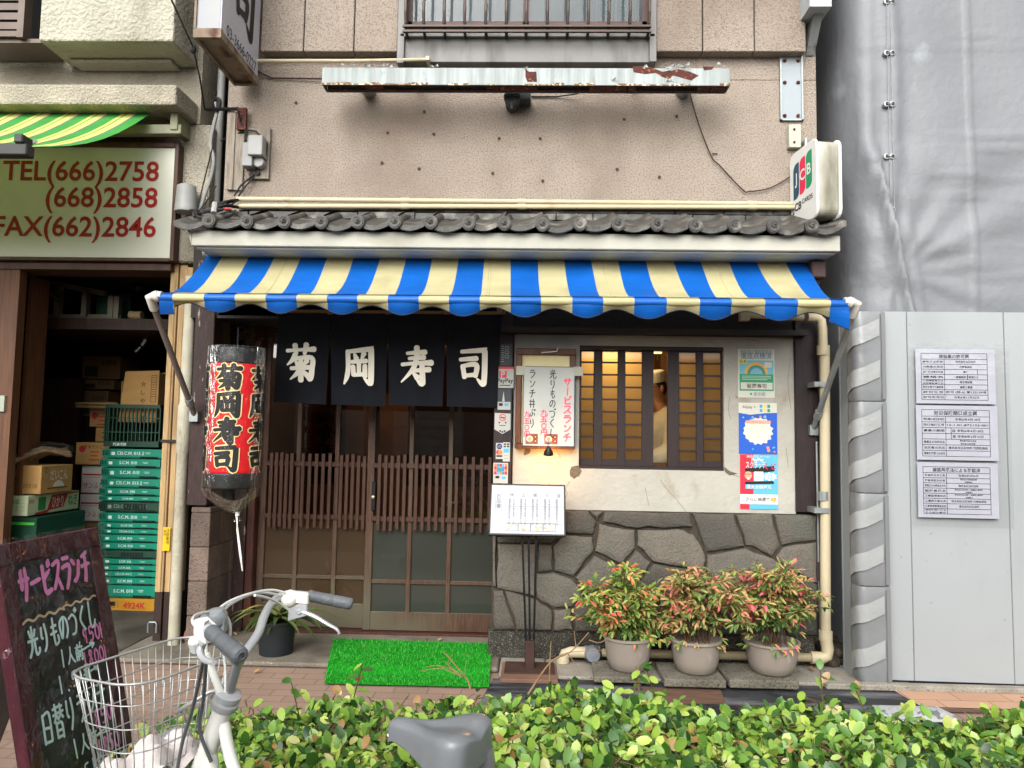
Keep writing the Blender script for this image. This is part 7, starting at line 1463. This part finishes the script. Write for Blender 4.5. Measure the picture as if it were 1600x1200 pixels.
far = [(372, 1032, -3.45), (388, 1012, -3.41), (404, 988, -3.36), (413, 962, -3.29), (427, 940, -3.235), (448, 929, -3.21), (484, 931, -3.20)]; near = [(372, 1032, -3.45), (356, 1019, -3.53), (340, 999, -3.62), (327, 984, -3.69), (326, 983, -3.705), (331, 988, -3.715)]
mb = MB(); hb = [tuple(P(*q)) for q in near[::-1]]+[tuple(P(*q)) for q in far[1:]]; mb.tube([V(q) for q in smooth_line(hb, 6)], .0105, 12); HBo = mb.build('handlebar', alw, BK, smooth=True)
for a, b in (((484, 931, -3.20), (550, 944, -3.185)), ((331, 988, -3.715), (377, 1025, -3.80))):
    a, b = P(*a), P(*b); d = b-a; mb = MB(); L = [a+d*t for t in (-.06, 0, .02, .08, .3, .32, .34, .55, .57, .6, .9, .97, 1.0)]; mb.tube(L, .016, 14, rs=[.0115, .0155, .0155, .0142, .0147, .0140, .0147, .015, .0143, .015, .0153, .0153, .0125]); mb.lathe(b, [(.012, 0), (.007, .002), (.006, -.004), (0, -.004)], 12, d); mb.build('grip', grp, HBo, smooth=True)
mb = MB(); q = P(454, 934, -3.21); mb.lathe(q+V((0, -.01, .0)), [(.02, -.012), (.022, -.002), (.02, .006), (.012, .012), (0, .014)], 16, (.2, -1, .35)); mb.obox(q+V((.02, .0, .002)), (1, 0, -.1), (0, 1, 0), (0, 0, 1), .03, .014, .014); mb.build('bell', plain('cream plastic', '#cfccc0', .4), HBo, bevel=.003)
def lever(piv, pts, brk):
    mb = MB(); p = P(*piv); mb.obox(p, brk, (0, 1, 0), (0, 0, 1), .026, .012, .018); mb.lathe(p+V((.004, -.012, .0)), [(.008, 0), (.008, .004), (0, .004)], 10, (0, -1, 0)); mb.build('brake_mount', alw, HBo, bevel=.003)
    mb = MB(); L = [V(q) for q in smooth_line([tuple(P(*q)) for q in pts], 6)]; n = len(L); mb.tube(L, .008, 8, rs=[.0085-.004*i/n for i in range(n-1)]+[.0065], flat=.7); mb.build('brake_lever', alw, HBo, smooth=True)
lever((467, 954, -3.21), [(472, 955, -3.215), (492, 963, -3.22), (512, 975, -3.225), (526, 983, -3.225), (530, 990, -3.225)], (1, 0, .3))
lever((318, 1000, -3.69), [(318, 1002, -3.69), (312, 1016, -3.70), (318, 1030, -3.73), (334, 1036, -3.78)], (.4, -.4, 1))
mb = MB(); p = P(322, 985, -3.69); mb.obox(p, (1, -.7, -.4), (.7, 1, 0), (0, 0, 1), .022, .016, .016); mb.lathe(p+V((-.02, 0, -.025)), [(.0, -.02), (.012, -.02), (.014, .01), (0, .014)], 10, (0, -.5, 1)); mb.build('shifter', plain('white plastic', '#c9c9c6', .4), HBo, bevel=.004)
mb = MB(); p = P(334, 965, -3.50); mb.lathe(p, [(0, -.018), (.026, -.014), (.030, .0), (.026, .012), (.012, .018), (0, .019)], 18, (-.3, -.25, 1)); mb.obox(p+V((.012, 0, -.016)), (1, 0, 0), (0, 1, 0), (0, 0, 1), .016, .01, .014); mb.build('headlamp', mat('grey lamp shell', '#8e9294', .3, .05, 8, metal=.4), BK, smooth=True)
cbl = mat('pale brake cable', '#c3c4c0', .5)
for k, pts in enumerate(([(452, 928, -3.22), (425, 922, -3.26), (390, 928, -3.34), (355, 942, -3.42), (335, 962, -3.47), (322, 1000, -3.46), (326, 1060, -3.45), (322, 1120, -3.42)], [(440, 930, -3.23), (405, 926, -3.28), (370, 938, -3.36), (347, 958, -3.45), (345, 990, -3.47), (352, 1040, -3.46), (352, 1085, -3.46)], [(462, 960, -3.21), (440, 945, -3.24), (420, 935, -3.30), (398, 930, -3.36)],
        [(316, 986, -3.68), (302, 974, -3.64), (305, 962, -3.58), (330, 956, -3.50), (352, 962, -3.46), (360, 985, -3.45), (352, 1030, -3.44)])):
    mb = MB(); mb.tube([V(q) for q in smooth_line([tuple(P(*q)) for q in pts], 6)], .0035, 6); mb.build('brake_cable', cbl, BK, smooth=True)
for k, pts in enumerate(([(318, 1030, -3.60), (312, 1060, -3.55), (300, 1110, -3.5), (285, 1160, -3.48), (275, 1215, -3.47)], [(322, 1035, -3.60), (318, 1090, -3.52), (312, 1140, -3.48), (330, 1190, -3.46)])):
    mb = MB(); mb.tube([V(q) for q in smooth_line([tuple(P(*q)) for q in pts], 6)], .004, 6); mb.build('gear_cable', plain('dark grey cable', '#4b4d4f', .5), BK, smooth=True)
mb = MB(); p0, p1 = P(345, 1083, -3.46), P(322, 1022, -3.47); mb.tube([p0, p1], .009, 10); mb.build('basket_stay', bwht, BK, smooth=True)
# saddle (drawn in the bicycle's own axes: nose forward)
mb = MB(); prof_ = [(-.108, .066, .0), (-.1, .086, .010), (-.075, .099, .015), (-.043, .092, .012), (-.0, .058, .004), (.04, .034, .002), (.075, .026, .003), (.1, .021, .002), (.112, .015, -.008)]
vs = []; n = 14; zS_ = SDL.z+.004
for x, w_, dz in [(x_*.93, w__*.92, d_) for x_, w__, d_ in prof_]:
    for i in range(n+1):
        t = -1+2*i/n; y = w_*math.sin(t*math.pi/2); z = zS_+dz-(.012 if x < 0 else .022)*abs(t)**2.2-(max(0, abs(t)-.7)/.3)**1.6*(.05 if x < -.03 else .046 if x < .02 else .03 if x < .05 else .018)+(-.012*math.exp(-(t/.25)**2) if x < .03 else 0)
        vs.append(B(x, y, z))
m_ = n+1; mb.add(vs, [(j*m_+i, (j+1)*m_+i, (j+1)*m_+i+1, j*m_+i+1) for j in range(len(prof_)-1) for i in range(n)]+[tuple(range(m_)), tuple((len(prof_)-1)*m_+i for i in range(m_))[::-1]])
sd_ = mb.build('saddle', mat('grey vinyl saddle', '#66696c', .34, .06, 6, .05, 220, coat=.2), BK, smooth=2, sub=2)
mb = MB(); pq = B(-.112, .03, zS_-.028); pn = Pl(B(-.131, -.02, zS_-.015), bl_*-1, V((0, 0, -1))); mb.text(Pl(B(-.142, -.03, zS_-.02), bl_*-1, (0, 0, -1)), 'SAGISAKA', .03, .02, .016, .001) if False else None
for s in (-1, 1):
    mb.tube([B(-.08, s*.03, zS_-.075), B(-.03, s*.025, zS_-.08), B(.1, s*.012, zS_-.03)], .0045, 6)
    mb.lathe(B(-.09, s*.05, zS_-.10), [(.018, 0), (.02, .02), (.016, .05)], 10)
mb.tube([B(-.03, 0, zS_-.06), B(-.025, 0, .66)], .0125, 10); mb.build('seat_post', chrome, BK, smooth=True)
# wheels, mudguards, crank
for x in (rax, fx_):
    mb = MB(); c = B(x, 0, .33); ring = lambda r, n=48: [c+bf*r*math.cos(2*math.pi*k/n)+V((0, 0, r*math.sin(2*math.pi*k/n))) for k in range(n)]
    mb.tube(ring(.305), .022, 8, closed=True); wh = mb.build('wheel', tyre, BK, smooth=2)
    mb = MB(); mb.tube(ring(.28), .011, 8, closed=True); mb.build('rim', chrome, wh, smooth=2)
    mb = MB(); mb.tube([c-bl_*.05, c+bl_*.05], .018, 10)
    for k in range(28): t = 2*math.pi*k/28; d = bf*math.cos(t)+V((0, 0, math.sin(t))); mb.tube([c+bl_*(.03 if k % 2 else -.03)+d*.015, c+d*.275], .001, 3, cap=False)
    mb.build('spokes', chrome, wh)
    mb = MB(); aa = (20, 190) if x < 0 else (-10, 120); vs = []
    for k in range(25):
        t = rad(aa[0]+(aa[1]-aa[0])*k/24); d = bf*math.cos(t)+V((0, 0, math.sin(t))); 
        for q in (-1, -.5, 0, .5, 1): vs.append(c+d*(.345-.012*q*q)+bl_*.03*q)
    mb.add(vs, [(5*j+i, 5*j+i+1, 5*j+i+6, 5*j+i+5) for j in range(24) for i in range(4)]); mb.build('mudguard', alw, BK, smooth=2)
mb = MB(); c = B(bb[0], 0, bb[1]); mb.tube([c-bl_*.06, c-bl_*.06+V((.0, 0, -.16))], .009, 6); mb.tube([c+bl_*.06, c+bl_*.06+V((0, 0, .16))], .009, 6); mb.lathe(c-bl_*.045, [(.0, 0), (.08, 0), (.08, .004), (0, .004)], 24, bl_); mb.obox(c-bl_*.11+V((0, 0, -.16)), bf, bl_, (0, 0, 1), .045, .04, .012); mb.obox(c+bl_*.11+V((0, 0, .16)), bf, bl_, (0, 0, 1), .045, .04, .012); mb.build('crank', alw, BK)
mb = MB(); c = B(rax, 0, .33); 
for s in (.07, -.07): mb.tube([c+bl_*s, c+bl_*s*1.6+V((0, 0, -.33))+bf*-.02], .008, 6)
mb.tube([c+bl_*.112+V((0, 0, -.325))+bf*-.02, c-bl_*.112+V((0, 0, -.325))+bf*-.02], .008, 6); mb.build('kickstand', alw, BK)
# wire basket
bx0, bx1 = xh+.075, xh+.30; zt_, zb2 = zh+.075, zh-.165; wt, wb = .18, .135
def rring(x0, x1, hw_, z, r=.07, zf=lambda x, y: 0.):
    o = []
    for cx_, cy_, t in ((x1-r, hw_-r, 0), (x0+r, hw_-r, 90), (x0+r, -hw_+r, 180), (x1-r, -hw_+r, 270)):
        for k in range(6): q = rad(t+90*k/5); x, y = cx_+r*math.cos(q), cy_+r*math.sin(q); o.append((x, y, z+zf(x, y)))
    return o
def dens_ring(R_, n):                              # even points round a ring
    Ls = [math.dist(R_[i], R_[(i+1) % len(R_)]) for i in range(len(R_))]; tot = sum(Ls); o = []
    for k in range(n):
        s = tot*k/n; i = 0
        while s > Ls[i]: s -= Ls[i]; i += 1
        t = s/Ls[i]; o.append(tuple(R_[i][j]+(R_[(i+1) % len(R_)][j]-R_[i][j])*t for j in range(3)))
    return o
wire = mat('pale coated wire', '#a5a5a3', .35, .08, 12, metal=.5)
R0 = rring(bx0, bx1, wt, zt_); R4 = rring(bx0+.03, bx1-.045, wb, zb2, .06)
mb = MB(); mb.tube([B(*q) for q in dens_ring(R0, 64)], .0029, 8, closed=True)
N_ = 44; A0, A4 = dens_ring(R0, N_), dens_ring(R4, N_)
for t in (.2, .42, .64, .84): mb.tube([B(*[A0[i][j]*(1-t)+A4[i][j]*t for j in range(3)]) for i in range(N_)], .0015, 6, closed=True)
mb.tube([B(*q) for q in A4], .003, 6, closed=True)
for i in range(N_): mb.tube([B(*A0[i]), B(*A4[i])], .00125, 5)
for k in range(11): y = -wb+.012+k*(2*wb-.024)/10; mb.tube([B(bx0+.03, y, zb2), B(bx1-.045, y, zb2)], .00125, 5)
for k in range(5): x = bx0+.05+k*.03; mb.tube([B(x, -wb, zb2-.002), B(x, wb, zb2-.002)], .0022, 5)
mb.tube([B(bx0+.01, -.05, zt_-.09), B(xh+.02, -.02, zh+.03), B(xh+.0, .0, zh+.03), B(xh+.02, .03, zh+.03), B(bx0+.01, .06, zt_-.09)], .005, 6); BSK = mb.build('basket', wire, BK, smooth=2)
# things lying in the basket
mb = MB(); rr = random.Random(21); vs = []; nx, ny = 22, 14; bcx = (bx0+bx1)/2-.0
for j in range(ny+1):
    for i in range(nx+1):
        u, v_ = i/nx-.5, j/ny-.5; hgt = .055*math.cos(u*2.6)*math.cos(v_*2.6)+.014*math.sin(u*17+v_*5)+.012*math.sin(v_*19-u*6)+rr.uniform(-.003, .003); vs.append(B(bcx-.03+v_*.15, .03+u*.24, zb2+.012+max(0, hgt)))
mb.add(vs, [(j*(nx+1)+i, j*(nx+1)+i+1, (j+1)*(nx+1)+i+1, (j+1)*(nx+1)+i) for j in range(ny) for i in range(nx)]); tag(mb.build('cloth', mat('pale pinkish cloth', '#c2b9b5', .85, .08, 14, .3, 90), smooth=2, sub=1), 'crumpled pale cloth lying in the bicycle basket', 'cloth')
mb = MB(); c = B(bcx+.03, -.06, zb2+.03); mb.obox(c, bf, bl_, (0, 0, 1), .025, .04, .012)
for s in (-1, 1): mb.lathe(c+bl_*.02*s+V((0, 0, .012)), [(.012, 0), (.009, .003), (0, .001)], 12)
tag(mb.build('cable_lock', plain('grey lock plastic', '#85888a', .4), bevel=.005, seg=2), 'grey plastic lock lying beside the cloth in the bicycle basket', 'lock')
# ------------------------------------------------------------------ the chef behind the lattice window
CH = thing('person', 'chef in a cream coat and white cap bending over work behind the lattice window', 'person', (P(1024, 700, .62).x, .62, .33))
cx0 = P(1031, 610, .62).x; hz_ = P(1024, 609, .62).z; yc = .62; fd = V((-.75, -.5, 0)).normalized(); sd2 = V((0, 0, 1)).cross(fd)
def K(f, s, z): return V((cx0, yc, 0))+fd*f+sd2*s+V((0, 0, z))
hz0 = hz_
nodes = [K(-.06, 0, .33+.92), K(-.03, 0, .33+1.1), K(.0, 0, hz0-.36), K(.03, 0, hz0-.17), K(.05, 0, hz0-.10), K(.07, 0, hz0-.03), K(.06, 0, hz0+.06),
 K(.0, .17, hz0-.21), K(.08, .23, hz0-.48), K(.30, .14, hz0-.56), K(.38, .10, hz0-.57), K(.0, -.17, hz0-.21), K(.08, -.23, hz0-.48), K(.30, -.14, hz0-.56), K(.38, -.10, hz0-.57),
 K(-.06, .1, .33+.85), K(.0, .1, .33+.46), K(-.03, .1, .33+.06), K(-.06, -.1, .33+.85), K(.0, -.1, .33+.46), K(-.03, -.1, .33+.06), K(.165, 0, hz0-.02), K(.10, 0, hz0-.07), K(.10, .1, .36), K(.10, -.1, .36)]
edges = [(0, 1), (1, 2), (2, 3), (3, 4), (4, 5), (5, 6), (3, 7), (7, 8), (8, 9), (9, 10), (3, 11), (11, 12), (12, 13), (13, 14), (0, 15), (15, 16), (16, 17), (0, 18), (18, 19), (19, 20), (5, 21), (5, 22), (17, 23), (20, 24)]
rds = [.14, .13, .145, .075, .06, .105, .095, .065, .05, .042, .03, .065, .05, .042, .03, .085, .06, .045, .085, .06, .045, .018, .045, .035, .035]
rds[21] = .016
def skin(name, nodes, edges, rds, m, parent):
    me = bpy.data.meshes.new(name); L = ORG[parent.name]; me.from_pydata([tuple(p-L) for p in nodes], edges, []); o = bpy.data.objects.new(name, me); COL.objects.link(o); o.parent = parent; ORG[o.name] = L
    md = o.modifiers.new('sk', 'SKIN'); md.use_smooth_shade = True; sv = me.skin_vertices[0].data if me.skin_vertices else None
    if sv is None:
        import bmesh
        bm = bmesh.new(); bm.from_mesh(me); bm.verts.layers.skin.verify(); bm.to_mesh(me); bm.free(); sv = me.skin_vertices[0].data
    for i, r in enumerate(rds): sv[i].radius = (r, r)
    sv[0].use_root = True; ss = o.modifiers.new('ss', 'SUBSURF'); ss.levels = ss.render_levels = 2; me.materials.append(m); return o
skin('body', nodes, edges, rds, mat('skin', '#a06c4c', .55, .06, 8), CH)
coatm = mat('cream cotton coat', '#b7a888', .85, .1, 8, .3, 20)
skin('coat', [nodes[i] for i in (0, 1, 2, 3, 7, 8, 9, 11, 12, 13)]+[K(-.04, 0, .33+.8)], [(0, 1), (1, 2), (2, 3), (3, 4), (4, 5), (5, 6), (3, 7), (7, 8), (8, 9), (0, 10)], [.19, .18, .21, .125, .125, .09, .07, .125, .09, .07, .2], coatm, CH)
mb = MB()
for s in (1, -1): mb.stroke(Pl(K(.175, s*.0, hz0-.12), -sd2*1., V((0, 0, -1))), [(s*-.06, -.03), (s*-.02, .12), (0, .22)], .05, .0)
mb.build('collar', coatm, CH)
mb = MB(); mb.lathe(K(.055, 0, hz0+.065), [(.086, -.01), (.09, 0), (.088, .03), (.094, .05), (.088, .07), (.06, .082), (0, .086)], 22, fd*.25+V((0, 0, 1))); mb.build('cap', mat('white cap', '#c9bfa6', .8, .08, 12, .4, 30), CH, smooth=True)
mb = MB(); hairm = plain('grey black hair', '#2a2422', .8); mb.ball(K(.035, 0, hz0+.012), .084, 16, 10, (1, 1, 1.05)); mb.build('hair', hairm, CH, smooth=2)
mb = MB()
for s in (1, -1): pl = Pl(K(.155, s*.035, hz0+.012), -sd2, V((0, 0, -1))); mb.tube([pl.pt(a_, b_, 0) for a_, b_ in arc(0, 0, .024, 0, 340, 12)], .003, 5, closed=True); mb.tube([K(.15, s*.06, hz0+.015), K(.05, s*.09, hz0+.015)], .003, 4)
mb.build('glasses', ink, CH)
mb = MB()
for s in (1, -1): mb.ball(K(.06, s*.088, hz0-.0), .026, 8, 6, (.6, .5, 1.2)); mb.ball(K(.138, s*.034, hz0+.012), .011, 8, 6)
mb.build('ears_and_eyes', mat('skin dark', '#8a583c', .6), CH, smooth=2)
for s in (1, -1):
    hnd = [K(.38, s*.10, hz0-.57), K(.42, s*.09, hz0-.58)]; ed = [(0, 1)]; rd_ = [.028, .03]
    for q in range(4): hnd += [K(.46, s*.09+(q-1.5)*.02, hz0-.585), K(.49, s*.09+(q-1.5)*.021, hz0-.60), K(.505, s*.09+(q-1.5)*.02, hz0-.62)]; i = len(hnd); ed += [(1, i-3), (i-3, i-2), (i-2, i-1)]; rd_ += [.01, .009, .008]
    hnd += [K(.42, s*.05, hz0-.59), K(.45, s*.035, hz0-.6)]; i = len(hnd); ed += [(1, i-2), (i-2, i-1)]; rd_ += [.011, .009]; skin('hand', hnd, ed, rd_, MATS['skin'], CH)
mb = MB(); mb.box(cx0-.5, cx0+.6, .45, 1.2, F0+.001, .33); mb.box(xp+.04, XR-.11, 1.3, 1.35, .03, 2.6); mb.build('raised_floor', MATS['kitchen wood'], R)
# lamps inside
mb = MB(); q = P(1029, 546, .55); mb.box(q.x-.03, q.x+.022, q.y-.02, q.y+.03, q.z-.03, q.z+.03); mb.use(1); mb.tube([q+V((-.01, -.02, -.03)), q+V((-.01, -.02, -.09))], .003, 5); mb.tube([q+V((0, 0, .03)), V((q.x, q.y, zH))], .004, 5)
tag(mb.build('hanging_lamp', [mat('lit lamp shade', '#f0d070', emit='#ffd873', es=1.6), ink]), 'small yellow lit lamp seen through the gap of the lattice window', 'lamp')
def plight(name, loc, e, col, r=.08):
    l = bpy.data.lights.new(name, 'POINT'); l.energy = e; l.color = col; l.shadow_soft_size = r; o = bpy.data.objects.new(name, l); COL.objects.link(o); o.location = loc; return o
plight('kitchen_light', P(950, 552, .27), 3.6, (1, .74, .36)); plight('kitchen_light', P(1000, 530, .45), 2.2, (1, .68, .34)); plight('menu_light', lq+V((0, .03, -.06)), 2.6, (1, .47, .13), .02)
plight('entrance_fill', (-1.0, 1.2, 2.2), 9, (1, .7, .42))  # unseen lamp added to lighten the room behind the door glass
# ------------------------------------------------------------------ across the street (seen mirrored in the door glass)
OB = thing('opposite_building', 'plain building across the street, mirrored dimly in the door glass', 'building', (0, -13, 0))
mb = MB(); mb.box(-14, 14, -14, -13, -.02, 3.5); mb.build('wall', mat('opposite wall', '#7d766c', .8, .2, 1.5), OB)
for x, y0, w_ in ((-6.2, 1.0, 1.8), (-3.6, 1.0, 1.8), (-1.0, 1.0, 1.8), (2.6, .9, 2.2), (5.6, .9, 2.2)):
    mb = MB(); pl = Pl((x, -12.99, 3.0), (-1, 0, 0)); mb.quad(Pl((x, -12.985, 3.0)), 0, 0, w_, 2.0)
    for k in range(9): mb.box(x+w_*k/8-.012, x+w_*k/8+.012, -12.98, -12.96, 1.0, 3.0)
    for k in range(9): mb.box(x, x+w_, -12.98, -12.962, 1+.25*k-.01, 1+.25*k+.01)
    mb.build('window', mat('pale window', '#a7aaa6', .5, .1, 2) if 'pale window' not in MATS else MATS['pale window'], OB)
mb = MB(); mb.box(-.3, 1.6, -12.97, -12.9, 0, 2.6); mb.build('door', mat('dark red door', '#3c1f18', .6), OB)
